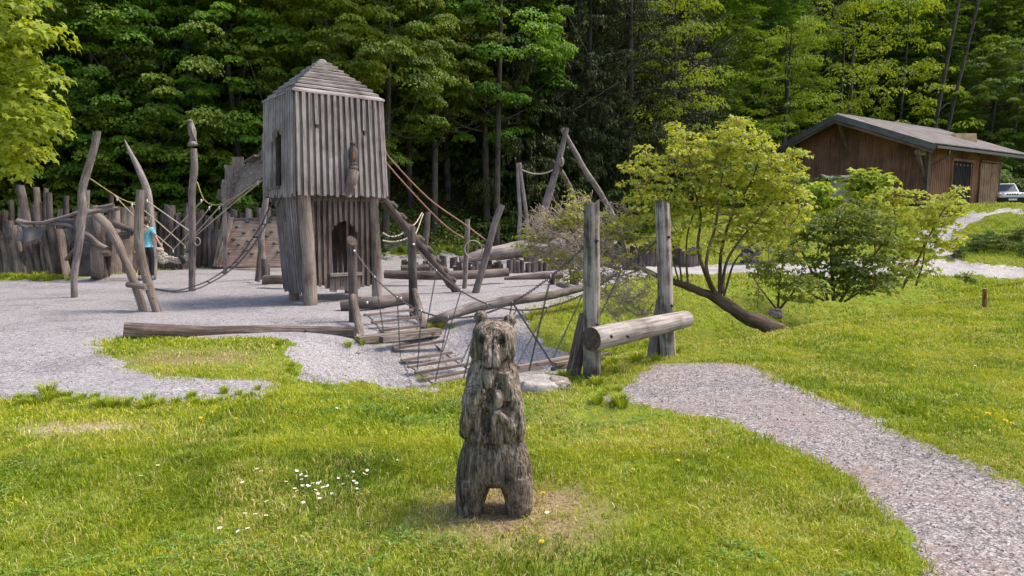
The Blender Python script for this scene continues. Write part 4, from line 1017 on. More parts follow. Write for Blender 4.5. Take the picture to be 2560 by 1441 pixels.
# ================================================================ LOW EDGINGS OF STAKES
def edging(lst, label, n, r=(.075, .11), h=(.22, .38), seed=1, mat='dark_wood', jit=.03):
    rr = random.Random(seed); W = [G(*t) for t in lst]; tot = sum((W[i + 1] - W[i]).length for i in range(len(W) - 1))
    e = empty('log_edging', W[0], label, 'edging'); 
    pp, _ = resample(W, [1] * len(W), tot / n)
    for c in pp[:n + 1]:
        ra_ = rr.uniform(*r); hh = rr.uniform(*h); c = c + Vector((rr.uniform(-jit, jit), rr.uniform(-jit, jit), 0)); z = Hs(c.x, c.y)
        mb = MB(); mb.tube([Vector((c.x, c.y, z - .05)), Vector((c.x + rr.uniform(-.02, .02), c.y, z + hh))], [ra_, ra_ * .93], n=9, wob=.12, end_mi=1, slant1=(rr.uniform(-.25, .25), rr.uniform(-.2, .2), 0))
        mb.build('stake', [M[mat], M['tan_wood']], e, smooth=True, sharp=50)
    return e
edging([(1012, 676), (1060, 678), (1100, 676)], 'short dark row of stakes between the leaning ladder log and the tower', 8, seed=2)
edging([(1108, 672), (1135, 672)], 'pair of taller stakes left of the slim post', 1, r=(.14, .15), h=(.4, .46), seed=3)
edging([(1140, 682), (1190, 684), (1240, 680), (1260, 678)], 'low dark row of stakes behind the slim post and leaning pole', 13, r=(.08, .11), h=(.2, .4), seed=4)
edging([(1272, 684), (1330, 682), (1390, 676), (1440, 668)], 'row of dark stakes behind the pointed log', 17, r=(.09, .12), h=(.3, .5), seed=5)
edging([(1190, 640), (1260, 622), (1330, 612), (1400, 606)], 'far row of dark stakes at the foot of the forest', 22, r=(.10, .14), h=(.3, .5), seed=6)
edging([(1560, 668), (1610, 666), (1660, 666), (1690, 664)], 'dark stakes seen behind the far bridge post', 11, r=(.09, .12), h=(.35, .6), seed=7)
edging([(1690, 664), (1725, 668), (1755, 660)], 'stepped group of taller stakes right of the far bridge post', 8, r=(.09, .12), h=(.5, .75), seed=8)
edging([(1490, 640), (1580, 636), (1700, 636)], 'back row of dark stakes beyond the leaning tree', 16, r=(.11, .14), h=(.3, .5), seed=9)
for (x, y, r, h, lb) in ((1381, 712, .075, .26, 'short round stake at the right end of the pointed log'), (1436, 718, .13, .42, 'stout dark stump beside the near bridge post')):
    g = G(x, y); mb = MB(); mb.tube([g + Vector((0, 0, -.06)), g + Vector((0, 0, h))], [r, r * .95], n=12, wob=.12, end_mi=1)
    tag(mb.build('stump', [M['dark_wood'], M['tan_wood']], smooth=True, sharp=50), lb, 'stump')
log([(1395, 710, 16.2), (1440, 722, 15.6)], .07, 'short pale log between the stake and the dark stump', 'beam')
# ================================================================ ROCKS
def rock(px, py, size, label, mat='rock2', name='boulder', seed=1, zoff=.0, flatb=False, rot=0):
    g = G(px, py); me_ = bpy.data.meshes.new(name)
    import bmesh
    bm = bmesh.new(); bmesh.ops.create_icosphere(bm, subdivisions=4, radius=1)
    R_ = Matrix.Rotation(rot, 3, 'Z')
    for v in bm.verts:
        d = v.co.normalized(); k = 1 + .28 * noise.noise(d * 1.3 + Vector((seed * 7.1, 0, 0))) + .12 * noise.noise(d * 3.5 + Vector((seed, 5, 0))) + .05 * noise.noise(d * 9)
        # soften to a blocky shape
        m_ = max(abs(d.x), abs(d.y), abs(d.z)); k *= 1 + .25 * (1 / max(m_, .6) * .8 - 1) * -1 * .2
        c = Vector((math.copysign(abs(d.x) ** .75, d.x), math.copysign(abs(d.y) ** .75, d.y), math.copysign(abs(d.z) ** .75, d.z))) * k * .9
        if flatb: c.z = min(c.z, .42 + .05 * noise.noise(d * 4)); c.x *= 1 + .18 * noise.noise(Vector((round(math.atan2(d.y, d.x) * 2) * 1.7, seed, 0))); c.y *= 1 + .2 * noise.noise(Vector((round(math.atan2(d.y, d.x) * 2) * 1.3, seed, 4)))
        v.co = R_ @ Vector((c.x * size[0], c.y * size[1], c.z * size[2]))
    bm.to_mesh(me_); bm.free(); me_.materials.append(M[mat]); me_.polygons.foreach_set('use_smooth', [True] * len(me_.polygons))
    o = link_me(name, me_, loc=g + Vector((0, 0, size[2] * .35 + zoff))); tag(o, label, 'rock'); return o
YB = 24
log([(1150, 650, 22.5), (1200, 640, 22.8), (1270, 628, 23.2), (1370, 612, 24), (1450, 600, 25)], [.10, .20, .27, .33, .30], 'thick pale fallen trunk lying at the forest foot', 'grey_wood', n=20, wob=.2, name='driftwood_log', end='tan_wood', step=.3)
rock(1205, 668, (.42, .35, .30), 'rounded grey boulder in front of the fallen trunk', 'rock2', seed=2)
rock(1400, 645, (1.5, .8, .60), 'large pinkish boulder behind the bare twigs', 'rock3', seed=3, zoff=.25)
rock(1490, 640, (.9, .7, .55), 'pale boulder behind the near bridge post', 'rock3', seed=4, zoff=.2)
rock(1345, 972, (.33, .25, .17), 'flat pale stone slab beside the near bridge post', 'rock', name='stone_slab', seed=5, zoff=-.03, flatb=True)
rock(1395, 972, (.14, .12, .09), 'small dark rock at the right end of the flat slab', 'rock2', seed=6)
rock(2208, 716, (.14, .12, .12), 'small pale stone under the right shrub', 'rock3', seed=7); rock(1940, 790, (.18, .16, .14), 'dark grey rock at the foot of the leaning tree', 'rock2', seed=8)
rock(633, 708, (.16, .10, .03), 'flat whitish stone left of the stubs', 'rock', name='flat_stone', seed=9)
rock(5 + 890, 900 - 16, (.04, .04, .02), 'tiny brown stone below the platform log', 'rock2', name='flat_stone', seed=10)
# ================================================================ SUSPENSION BRIDGE
G1, G2 = G(884, 806), G(1036, 792)                  # far (left) end posts
G3, G4 = G(1481, 945), G(1672, 893)                 # near (right) end posts
br = empty('chain_bridge', onground(-.5, 9.9), 'sagging play bridge of wooden slats hung on dark chains between four posts', 'bridge')
def bpost(g, top_px, r, mat='post', lean=0.0, slant=(.3, .1, .2), n=18, nm='post', wob=.06):
    t = P(top_px[0], top_px[1], g.y); b_ = Vector((g.x, g.y, g.z - .1))
    mb = MB(); mb.tube([b_, b_.lerp(t, .33) + Vector((rnd.uniform(-.008, .008), 0, 0)), b_.lerp(t, .66), t], [r[0], r[1], r[1] * .97, r[2]], n=n, step=.10, wob=wob, end_mi=1, slant1=slant)
    return mb.build(nm, [M[mat], M['endgrain']], br, smooth=True, sharp=48), t
o1, t1 = bpost(G1, (880, 602), (.085, .08, .085), 'dark_wood', slant=(-.5, .8, 0)); o2, t2 = bpost(G2, (1028, 570), (.085, .08, .075), 'dark_wood', slant=(.5, .3, 0))
o3, t3 = bpost(G3, (1479, 508), (.105, .095, .082), slant=(.25, 0, 0)); o4, t4 = bpost(G4, (1655, 505), (.10, .098, .092), slant=(-.3, 0, .2))
def brace(p0, p1, r, mat='tan_wood', sl=None):
    mb = MB(); mb.tube([p0, (p0 + p1) / 2, p1], [r, r * .95, r * .75], n=14, step=.1, wob=.08, end_mi=1, slant1=sl); mb.build('brace', [M[mat], M['endgrain']], br, smooth=True, sharp=48)
brace(G(903, 838) + Vector((0, 0, -.06)), P(882, 740, G1.y - .08), .07); brace(G(1068, 832) + Vector((0, 0, -.06)), P(1035, 725, G2.y - .08), .07)
brace(G(1428, 945) + Vector((0, 0, -.08)), P(1462, 785, G3.y + .17), .085, 'brown_wood'); brace(G(1632, 892) + Vector((0, 0, -.08)), P(1653, 750, G4.y + .2), .085, 'brown_wood')
# thick cross log bolted to the near posts
yA, yB2 = G3.y - .20, G4.y - .22
pa, pb = P(1478, 849, yA - .05), P(1716, 798, yB2 + .05)
pm = (pa + pb) / 2
mb = MB(); mb.tube([pa, pa.lerp(pb, .5), pb], [.132, .125, .105], n=24, step=.10, wob=.04, end_mi=1)
mb.build('cross_log', [M['beam'], M['endgrain']], br, smooth=True, sharp=50)
for (x, y, Yv, rr) in ((1529, 842, yA - .12, .018), (1570, 842, yA + .08, .018), (1678, 813, yB2 - .10, .016), (1708, 808, yB2 - .02, .016), (1494, 812, G3.y - .10, .018), (1492, 602, G3.y - .09, .020), (1673, 593, G4.y - .09, .019), (1680, 765, G4.y - .09, .02), (900, 745, G1.y - .16, .014)):
    mb = MB(); c = P(x, y, Yv); mb.tube([c + Vector((0, .03, 0)), c, c - Vector((0, .012, 0))], [rr, rr, rr * .6], n=10); mb.build('bolt', M['bolt'], br, smooth=True)
# platform beam at the far end
pA, pB = P(892, 851, G(892, 856).y), P(1096, 828, G(1090, 836).y)
mb = MB(); mb.bar(pA, pB, .20, .10, end_mi=1); o = mb.build('step_beam', [M['tan_wood'], M['endgrain']]); tag(o, 'squared brown timber step in front of the far bridge posts', 'beam')
mb = MB(); mb.bar(P(953, 850, pA.y - .05), P(1094, 834, pB.y - .1), .09, .09, end_mi=1); tag(mb.build('step_beam', [M['grey_wood'], M['endgrain']]), 'thinner sawn timber lying on the front of the squared step', 'beam')
# deck: lower chains sag between the ends
eL = (P(912, 765, G1.y - .25), P(1040, 735, G2.y - .2)); 
dk = [((916, 787), (1032, 777)), ((935, 815), (1060, 799)), ((972, 871), (1099, 856)), ((993, 892), (1121, 879)), ((1014, 911), (1143, 894)), ((1038, 930), (1172, 909)), ((1062, 945), (1190, 924)), ((1086, 954), (1200, 938)), ((1113, 967), (1215, 952))]
nd = 17
DC = [P(974, 782, 11.75), P(997, 806, 11.5), P(1016, 835, 11.3), P(1035, 863, 11.1), P(1057, 885, 10.85), P(1079, 902, 10.6), P(1105, 920, 10.3), P(1130, 938, 10.0), P(1152, 951, 9.75), P(1180, 962, 9.5), P(1235, 975, 9.2), P(1300, 968, 8.9), P(1370, 940, 8.6), P(1457, 900, 8.3)]
DCr, _ = resample(DC, [1] * len(DC), .02)
SLD = Vector((.78, .62, 0)).normalized()
def deck_point(side, t):
    p_ = DCr[min(len(DCr) - 1, int(t * (len(DCr) - 1)))].copy() + SLD * (-.40 if side == 0 else .40)
    return p_
slats = [k / 17 for k in range(18)]
for k, t in enumerate(slats):
    p_, q_ = deck_point(0, t), deck_point(1, t); lift = max(0, .07 + max(Hs(p_.x, p_.y) - p_.z, Hs(q_.x, q_.y) - q_.z)); p_.z += lift; q_.z += lift + .012; d = (q_ - p_).normalized(); mb = MB()
    ex = rnd.uniform(.04, .10)
    mb.bar(p_ - d * ex, q_ + d * rnd.uniform(.04, .10), rnd.uniform(.060, .078), .040, up=(rnd.uniform(-.06, .06), rnd.uniform(-.06, .06), 1), end_mi=0)
    mb.build('slat', M['tan_wood'], br)
for s in (0, 1):
    mb = MB(); pts = [deck_point(s, t) - Vector((0, 0, .03)) for t in np.linspace(0, 1, 40)]; mb.chain(pts, .042, .006); mb.build('deck_chain', M['steel'], br)['kind'] = 'stuff'
# handrail chains: from post tops
h1 = [P(886, 628, G1.y - .08)]; h2 = [P(1034, 612, G2.y - .08)]
h3 = P(1465, 612, G3.y - .02); h4 = P(1640, 604, G4.y - .02)
def hand(a_, b_, sag): return [a_.lerp(b_, t) + Vector((0, 0, -sag * 4 * t * (1 - t))) for t in np.linspace(0, 1, 40)]
HA, HB = hand(h1[0], h3, .97), hand(h2[0], h4, 1.03)
for Hh in (HA, HB):
    mb = MB(); mb.chain(Hh, .042, .0052); mb.build('handrail_chain', M['steel'], br)['kind'] = 'stuff'
for s, Hh in ((0, HA), (1, HB)):
    for t in (.13, .26, .39, .52, .65, .78, .90):
        i = int(t * 39); top = Hh[i]; bot = deck_point(s, t) - Vector((0, 0, .0))
        mb = MB(); pts = [top.lerp(bot, u) for u in np.linspace(0, 1, 12)]; mb.chain(pts, .038, .0045); mb.build('hanger_chain', M['steel'], br)['kind'] = 'stuff'
        mb = MB(); mb.blob(top, (.012, .012, .022), n=6, m=4); mb.build('shackle', M['bright_steel'], br, smooth=True)
for c in (h1[0], h2[0], P(918, 757, G1.y - .2), P(1002, 746, G2.y - .6)):
    mb = MB(); mb.blob(c, (.022, .02, .024), n=8, m=6, wob=.2); mb.build('chain_anchor', M['bright_steel'], br, smooth=True)
for s in (0, 1):    # V chains at the near end
    Hh = HA if s == 0 else HB
    mb = MB(); a_ = Hh[30 if s == 0 else 31]; b_ = deck_point(s, .985); mb.chain([a_.lerp(b_, u) for u in np.linspace(0, 1, 14)], .04, .006); mb.build('hanger_chain', M['steel'], br)['kind'] = 'stuff'
g = G(1430, 925); mb = MB(); mb.tube([P(1380, 926, g.y), P(1425, 912, g.y + .1)], .035, n=10, wob=.1, end_mi=1); tag(mb.build('wood_stub', [M['brown_wood'], M['endgrain']], smooth=True), 'short thin stick end left of the near bridge brace', 'stick')

# ================================================================ CARVED BEAR
import bmesh
BX, BY = (1237 - 1280) / F * 4.0 * 1.0, 3.88
bz = Hs(BX, BY)
bear = empty('bear_statue', (BX, BY, bz), 'weathered carved wooden bear standing upright in the grass', 'wood carving')
K = 0.000895
def bx_(cx): return (cx - 405) * K
def bz_(cy): return (1385 - cy) * K
def sring(bm, cx, cy, z, hx, hy, e=2.4, n=28):
    vs = []
    for k in range(n):
        a = 2 * math.pi * k / n; c, s = math.cos(a), math.sin(a)
        vs.append(bm.verts.new((cx + hx * math.copysign(abs(c) ** (2 / e), c), cy + hy * math.copysign(abs(s) ** (2 / e), s), z)))
    return vs
def loft(bm, rings, n=28):
    R_ = [sring(bm, *r, n=n) for r in rings]
    for i in range(len(R_) - 1):
        for k in range(n):
            bm.faces.new((R_[i][k], R_[i][(k + 1) % n], R_[i + 1][(k + 1) % n], R_[i + 1][k]))
    bm.faces.new(R_[0][::-1]); bm.faces.new(R_[-1])
bm = bmesh.new()
def X2(a, b): return (bx_(a) + bx_(b)) / 2, (bx_(b) - bx_(a)) / 2
def rg(x0, x1, cy, dy, hy, e=2.4):
    c, h = X2(x0, x1); return (c, dy, bz_(cy), h, hy, e)
loft(bm, [rg(162, 322, 1400, .0, .105), rg(150, 334, 1345, .0, .12), rg(148, 345, 1290, 0, .13), rg(150, 372, 1220, 0, .14), rg(152, 400, 1170, 0, .15), rg(158, 400, 1120, 0, .15)])
loft(bm, [rg(484, 640, 1400, .0, .105), rg(476, 652, 1340, .0, .12), rg(466, 652, 1280, 0, .13), rg(442, 654, 1210, 0, .14), rg(410, 652, 1165, 0, .15), rg(405, 645, 1110, 0, .15)])
loft(bm, [rg(190, 620, 1178, 0, .12), rg(155, 652, 1140, 0, .155), rg(162, 645, 1070, 0, .165), rg(178, 630, 1000, 0, .165), rg(198, 608, 930, 0, .155), rg(216, 588, 880, 0, .145), rg(225, 580, 840, 0, .14)])
loft(bm, [rg(212, 582, 882, .0, .15, 2.2), rg(184, 602, 866, .0, .17, 2.2), rg(179, 606, 835, 0, .178, 2.3), rg(187, 598, 750, .005, .175, 2.3), rg(199, 586, 670, .01, .168, 2.3), rg(208, 577, 600, .01, .160, 2.3), rg(218, 568, 520, .01, .155, 2.2),
          rg(226, 560, 470, .01, .148, 2.2), rg(240, 548, 425, .015, .14, 2.2), rg(252, 536, 390, .02, .13, 2.2), rg(262, 530, 350, .02, .12, 2.2)])
loft(bm, [rg(292, 520, 388, .01, .10, 2.3), rg(268, 538, 340, 0, .125, 2.4), rg(262, 543, 280, 0, .135, 2.5), rg(263, 543, 220, 0, .135, 2.5), rg(268, 538, 175, 0, .13, 2.5), rg(282, 522, 145, .005, .115, 2.3), rg(310, 492, 125, .01, .085, 2.2), rg(345, 455, 118, .01, .05, 2)])
# muzzle: squared block down the face
loft(bm, [(bx_(392), -.145, bz_(378), .042, .05, 6), (bx_(392), -.155, bz_(372), .047, .058, 7), (bx_(392), -.150, bz_(300), .046, .052, 7), (bx_(392), -.135, bz_(235), .044, .038, 6), (bx_(395), -.11, bz_(190), .06, .035, 3), (bx_(400), -.09, bz_(160), .06, .03, 2)], n=28)
def ball(cx, cy, y, r, sy=1.0, sz=1.0):
    bmesh.ops.create_uvsphere(bm, u_segments=20, v_segments=12, radius=1, matrix=Matrix.Translation((bx_(cx), y, bz_(cy))) @ Matrix.Diagonal((r, r * sy, r * sz, 1)))
ball(316, 98, .01, .041, .7, 1.0); ball(507, 118, .01, .038, .7, 1.0)
ball(345, 175, -.08, .042, .6, .8); ball(465, 185, -.08, .042, .6, .8)      # brows
ball(305, 300, -.06, .05, .7, 1.4); ball(488, 300, -.06, .05, .7, 1.4)        # cheeks
def limb(pts, rads, n=16):
    t = MB(); t.tube([Vector((bx_(a), y, bz_(c))) for a, y, c in pts], rads, n=n, step=.02)
    vs = [bm.verts.new(v) for v in t.v]
    for f in t.f:
        try: bm.faces.new([vs[i] for i in f])
        except ValueError: pass
limb([(232, -.09, 830), (238, -.13, 740), (256, -.155, 650), (285, -.165, 580), (335, -.17, 540)], [.045, .045, .042, .040, .036])
limb([(555, -.08, 850), (530, -.13, 800), (500, -.165, 745), (455, -.175, 690), (425, -.185, 655)], [.045, .036, .028, .020, .014])
limb([(340, -.15, 858), (372, -.17, 800), (398, -.18, 730), (422, -.185, 655)], [.010, .018, .018, .014])
for k in range(4): limb([(268 + k * 24, -.17, 545), (266 + k * 24, -.195, 530), (264 + k * 25, -.195, 508)], [.014, .015, .011], 10)
limb([(425, -.155, 630), (430, -.165, 570), (428, -.155, 525)], [.028, .03, .02])
limb([(360, -.13, 400), (365, -.135, 460), (370, -.135, 520)], [.03, .035, .03]); limb([(470, -.12, 420), (485, -.125, 500), (495, -.13, 600)], [.04, .045, .04])
limb([(285, -.08, 470), (262, -.12, 560), (248, -.13, 640)], [.03, .045, .045]); limb([(515, -.08, 470), (532, -.11, 580), (542, -.12, 700), (550, -.11, 820)], [.03, .045, .05, .045])
bmesh.ops.recalc_face_normals(bm, faces=bm.faces)
me = bpy.data.meshes.new('body'); bm.to_mesh(me); bm.free()
tmp = bpy.data.objects.new('tmp', me); COL.objects.link(tmp)
rm = tmp.modifiers.new('r', 'REMESH'); rm.mode = 'VOXEL'; rm.voxel_size = .0055
smo = tmp.modifiers.new('s', 'SMOOTH'); smo.factor = .5; smo.iterations = 4
dg = bpy.context.evaluated_depsgraph_get(); dg.update()
me2 = bpy.data.meshes.new_from_object(tmp.evaluated_get(dg)); bpy.data.objects.remove(tmp)
nv = len(me2.vertices); co = np.empty(nv * 3, np.float32); me2.vertices.foreach_get('co', co); co = co.reshape(-1, 3)
nor = np.empty(nv * 3, np.float32)
try: me2.vertices.foreach_get('normal', nor)
except Exception: nor = np.array([v.normal[:] for v in me2.vertices], np.float32).ravel()
nor = nor.reshape(-1, 3)
def n3(p, sx, sy, sz, seed):
    """3-D-ish value noise from planes"""
    return (vnoise(p[:, 0] * sx + p[:, 1] * sy * .7, p[:, 2] * sz, 1, seed) + vnoise(p[:, 1] * sy - p[:, 0] * sx * .5 + 3, p[:, 2] * sz, 1, seed + 5)) / 2 - .5
disp = .008 * n3(co, 170, 170, 36, 51) + .004 * n3(co, 60, 60, 10, 53) + .004 * n3(co, 300, 300, 90, 57)
x_, y_, z_ = co[:, 0], co[:, 1], co[:, 2]
front = np.clip(-nor[:, 1], 0, 1)
face = (z_ > bz_(380)) & (z_ < bz_(120)) & (np.abs(x_ - bx_(392)) < .045)
disp = np.where(face, disp * .2, disp)
disp -= front * .014 * np.exp(-((x_ - bx_(398)) / .004) ** 2) * (z_ > bz_(372)) * (z_ < bz_(125))            # split down the face
disp -= front * .008 * np.exp(-((x_ - bx_(366)) / .003) ** 2) * (z_ > bz_(370)) * (z_ < bz_(240))
cav = np.exp(-(((x_ - bx_(352)) / .022) ** 4 + ((z_ - bz_(735)) / .070) ** 4)); disp -= front * .06 * cav    # hollow between the arms
cav2 = np.exp(-(((x_ - bx_(378)) / .015) ** 2 + ((z_ - bz_(560)) / .04) ** 2)); disp -= front * .03 * cav2
for (ex, ey) in ((337, 222), (440, 232)): disp -= front * .022 * np.exp(-(((x_ - bx_(ex)) ** 2 + (z_ - bz_(ey)) ** 2) / .016 ** 2))
co2 = co + nor * disp[:, None]
me2.vertices.foreach_set('co', co2.astype(np.float32).ravel()); me2.name = 'body'
m, nt, b, out = newmat('weathered_carved_oak'); M['bear'] = m
tc = N(nt, 'ShaderNodeTexCoord'); pv = tc.outputs['Object']
s1 = noisetex(nt, mapping(nt, pv, (70, 70, 9)), 1.0, 6, .7, .5); s2 = noisetex(nt, mapping(nt, pv, (16, 16, 4.5)), 1.0, 6, .68, .8); s3 = noisetex(nt, mapping(nt, pv, (180, 180, 40)), 1, 3, .6)
f = math_(nt, 'ADD', math_(nt, 'MULTIPLY', s1, .42), math_(nt, 'ADD', math_(nt, 'MULTIPLY', s2, .42), math_(nt, 'MULTIPLY', s3, .16)))
c = ramp(nt, f, [(.40, (.013, .009, .007)), (.45, (.08, .055, .041)), (.51, (.215, .158, .115)), (.59, (.47, .385, .30))])
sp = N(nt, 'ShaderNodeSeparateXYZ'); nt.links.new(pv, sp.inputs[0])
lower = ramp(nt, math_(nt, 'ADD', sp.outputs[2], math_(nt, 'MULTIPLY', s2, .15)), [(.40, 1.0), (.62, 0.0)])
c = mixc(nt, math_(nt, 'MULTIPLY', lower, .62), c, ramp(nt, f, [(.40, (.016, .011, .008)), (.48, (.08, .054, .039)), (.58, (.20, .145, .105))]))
lich = ramp(nt, noisetex(nt, pv, 14, 6, .7), [(.56, 0.0), (.68, .35)]); c = mixc(nt, lich, c, (.15, .135, .075))
for (ex, ey, sx_) in ((337, 222, 1.0), (440, 232, 1.0)):
    vd = N(nt, 'ShaderNodeVectorMath', operation='DISTANCE'); nt.links.new(pv, vd.inputs[0]); vd.inputs[1].default_value = (bx_(ex), -.12, bz_(ey))
    c = mixc(nt, ramp(nt, math_(nt, 'ADD', vd.outputs['Value'], math_(nt, 'MULTIPLY', s2, .03)), [(.030, .9), (.058, 0.0)]), c, (.016, .012, .010))
hs = N(nt, 'ShaderNodeHueSaturation'); hs.inputs['Value'].default_value = 1.0; hs.inputs['Saturation'].default_value = .85; nt.links.new(c, hs.inputs['Color']); c = hs.outputs[0]
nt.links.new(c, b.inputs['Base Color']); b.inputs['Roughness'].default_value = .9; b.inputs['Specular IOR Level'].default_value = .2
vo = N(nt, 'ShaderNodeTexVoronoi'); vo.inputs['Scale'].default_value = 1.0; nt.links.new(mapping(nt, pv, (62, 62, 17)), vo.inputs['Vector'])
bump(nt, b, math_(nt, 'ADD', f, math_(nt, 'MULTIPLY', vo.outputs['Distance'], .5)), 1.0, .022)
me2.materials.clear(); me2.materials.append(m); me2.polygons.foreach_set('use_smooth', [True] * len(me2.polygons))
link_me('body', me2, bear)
for (ex, ey) in ((337, 222), (440, 232)):
    mb = MB(); mb.blob(Vector((BX + bx_(ex), BY - .118, bz + bz_(ey))), (.012, .012, .012), n=10, m=7); mb.build('eye', M['eye'], bear, smooth=True)
mb = MB(); mb.blob(Vector((BX + bx_(394), BY - .197, bz + bz_(368))), (.03, .012, .010), n=12, m=6, wob=.1); mb.build('nose', M['dark_wood'], bear, smooth=True)

# ================================================================ PERSON
def skin_body(name, verts, edges, rad, mat, parent, sub=2, root=0):
    me = bpy.data.meshes.new(name); base = wloc(parent)
    me.from_pydata([tuple(Vector(v)) for v in verts], edges, []); o = bpy.data.objects.new(name, me); COL.objects.link(o)
    sk = o.modifiers.new('skin', 'SKIN'); sb = o.modifiers.new('sub', 'SUBSURF'); sb.levels = sub; sb.render_levels = sub
    for i, r in enumerate(rad): me.skin_vertices[0].data[i].radius = r if isinstance(r, tuple) else (r, r)
    me.skin_vertices[0].data[root].use_root = True
    dg = bpy.context.evaluated_depsgraph_get(); dg.update()
    m2 = bpy.data.meshes.new_from_object(o.evaluated_get(dg)); bpy.data.objects.remove(o)
    m2.materials.clear(); m2.materials.append(mat); m2.polygons.foreach_set('use_smooth', [True] * len(m2.polygons))
    return link_me(name, m2, parent)
pg = G(368, 702); YP = pg.y
ph = P(368, 544, YP).z - pg.z; s = ph / 1.72
per = empty('person', (P(370, 702, YP).x, YP, pg.z), 'person in a turquoise t shirt and black trousers seen from behind walking past the poles', 'person')
per.rotation_euler = (0, 0, 0)
def S(x, y, z): return (x * s, y * s, z * s)
V = [S(0, 0, .95), S(0, 0, 1.12), S(0, 0, 1.34), S(0, 0, 1.43), S(0, .01, 1.50), S(0.01, .01, 1.60), S(0.01, .02, 1.68),           # 0-6 pelvis..head
     S(.17, 0, 1.40), S(.27, .02, 1.15), S(.36, .10, .93), S(-.17, 0, 1.40), S(-.25, .03, 1.12), S(-.36, .08, .90),                   # 7-12 arms
     S(.09, 0, .90), S(.10, .06, .50), S(.10, .02, .09), S(.10, .14, .03), S(-.09, 0, .90), S(-.10, -.03, .50), S(-.11, -.22, .10), S(-.11, -.10, .03)]
E = [(0, 1), (1, 2), (2, 3), (3, 4), (4, 5), (5, 6), (3, 7), (7, 8), (8, 9), (3, 10), (10, 11), (11, 12), (0, 13), (13, 14), (14, 15), (15, 16), (0, 17), (17, 18), (18, 19), (19, 20)]
Rr = [.12, .115, .13, .07, .048, .082, .07, .05, .04, .028, .05, .04, .028, .08, .055, .036, .035, .08, .055, .036, .035]
# fingers and thumbs as chains off the palm
def hand_(i, side, d):
    global V, E, Rr
    w0 = Vector(V[i]); d = Vector(d).normalized(); sd_ = Vector((0, 1, 0)); palm = w0 + d * .05 * s
    V.append(tuple(palm)); E.append((i, len(V) - 1)); Rr.append(.026); pi_ = len(V) - 1
    for k, ln in enumerate((.062, .075, .072, .055)):
        b0 = palm + d * .035 * s + sd_ * (k - 1.5) * .019 * s; V.append(tuple(b0)); E.append((pi_, len(V) - 1)); Rr.append(.010)
        b1 = b0 + (d * .8 + Vector((-side * .25, 0, 0))).normalized() * ln * .55 * s; V.append(tuple(b1)); E.append((len(V) - 2, len(V) - 1)); Rr.append(.009)
        b2 = b1 + (d * .6 + Vector((-side * .6, 0, 0))).normalized() * ln * .5 * s; V.append(tuple(b2)); E.append((len(V) - 2, len(V) - 1)); Rr.append(.008)
    t0 = w0 + d * .03 * s - sd_ * .03 * s + Vector((0, 0, 0)); V.append(tuple(t0)); E.append((pi_, len(V) - 1)); Rr.append(.012)
    t1_ = t0 + (d * .7 - sd_ * .7).normalized() * .05 * s; V.append(tuple(t1_)); E.append((len(V) - 2, len(V) - 1)); Rr.append(.010)
hand_(9, 1, (.35, .25, -.9)); hand_(12, -1, (-.35, .25, -.9))
Rr = [r * s for r in Rr]
skin_body('body', V, E, Rr, M['skin'], per, 1)
sv = [S(0, 0, .92), S(0, 0, 1.05), S(0, 0, 1.25), S(0, 0, 1.38), S(0, 0, 1.44), S(.17, 0, 1.40), S(.235, .01, 1.22), S(-.17, 0, 1.40), S(-.225, .015, 1.20)]
skin_body('t_shirt', sv, [(0, 1), (1, 2), (2, 3), (3, 4), (3, 5), (5, 6), (3, 7), (7, 8)], [(.15 * s, .115 * s), (.145 * s, .115 * s), (.155 * s, .12 * s), (.12 * s, .10 * s), (.07 * s, .07 * s), .078 * s, .068 * s, .078 * s, .068 * s], M['shirt'], per, 2, 1)
tv = [S(0, 0, .97), S(0, 0, .90), S(.095, 0, .82), S(.10, .06, .50), S(.10, .02, .12), S(-.095, 0, .82), S(-.10, -.03, .50), S(-.11, -.20, .14)]
skin_body('trousers', tv, [(0, 1), (1, 2), (2, 3), (3, 4), (1, 5), (5, 6), (6, 7)], [.125 * s, .13 * s, .105 * s, .072 * s, .058 * s, .105 * s, .072 * s, .058 * s], M['trousers'], per, 2, 0)
px0 = wloc(per)
mb = MB(); mb.blob(px0 + Vector(S(.01, -.015, 1.635)), (.098 * s, .108 * s, .115 * s), n=16, m=10, wob=.12); mb.blob(px0 + Vector(S(.01, -.06, 1.57)), (.075 * s, .05 * s, .08 * s), n=12, m=8, wob=.15); mb.build('hair', M['hair'], per, smooth=True)
for sx in (-1, 1):
    mb = MB(); mb.blob(px0 + Vector(S(.01 + .098 * sx, .01, 1.60)), (.014 * s, .022 * s, .032 * s), n=8, m=6); mb.build('ear', M['skin'], per, smooth=True)
for (x, y, z) in ((.10, .08, .045), (-.11, -.15, .06)):
    mb = MB(); mb.blob(px0 + Vector(S(x, y, z)), (.05 * s, .14 * s, .05 * s), n=12, m=8); mb.build('shoe', M['shoe'], per, smooth=True)
mb = MB(); mb.torus(px0 + Vector(S(-.345, .077, .935)), (.35, -.1, .9), .031 * s, .010 * s, n=14, m=6); mb.build('wristwatch', M['black_band'], per, smooth=True)
# face looking away (towards the palisade)
mb = MB(); mb.blob(px0 + Vector(S(.01, .098, 1.595)), (.014 * s, .022 * s, .024 * s), n=8, m=6); mb.build('nose', M['skin'], per, smooth=True)
for sx in (-1, 1):
    mb = MB(); mb.blob(px0 + Vector(S(.01 + .033 * sx, .088, 1.62)), (.012 * s, .006 * s, .007 * s), n=8, m=5); mb.build('eye', M['eye'], per, smooth=True)
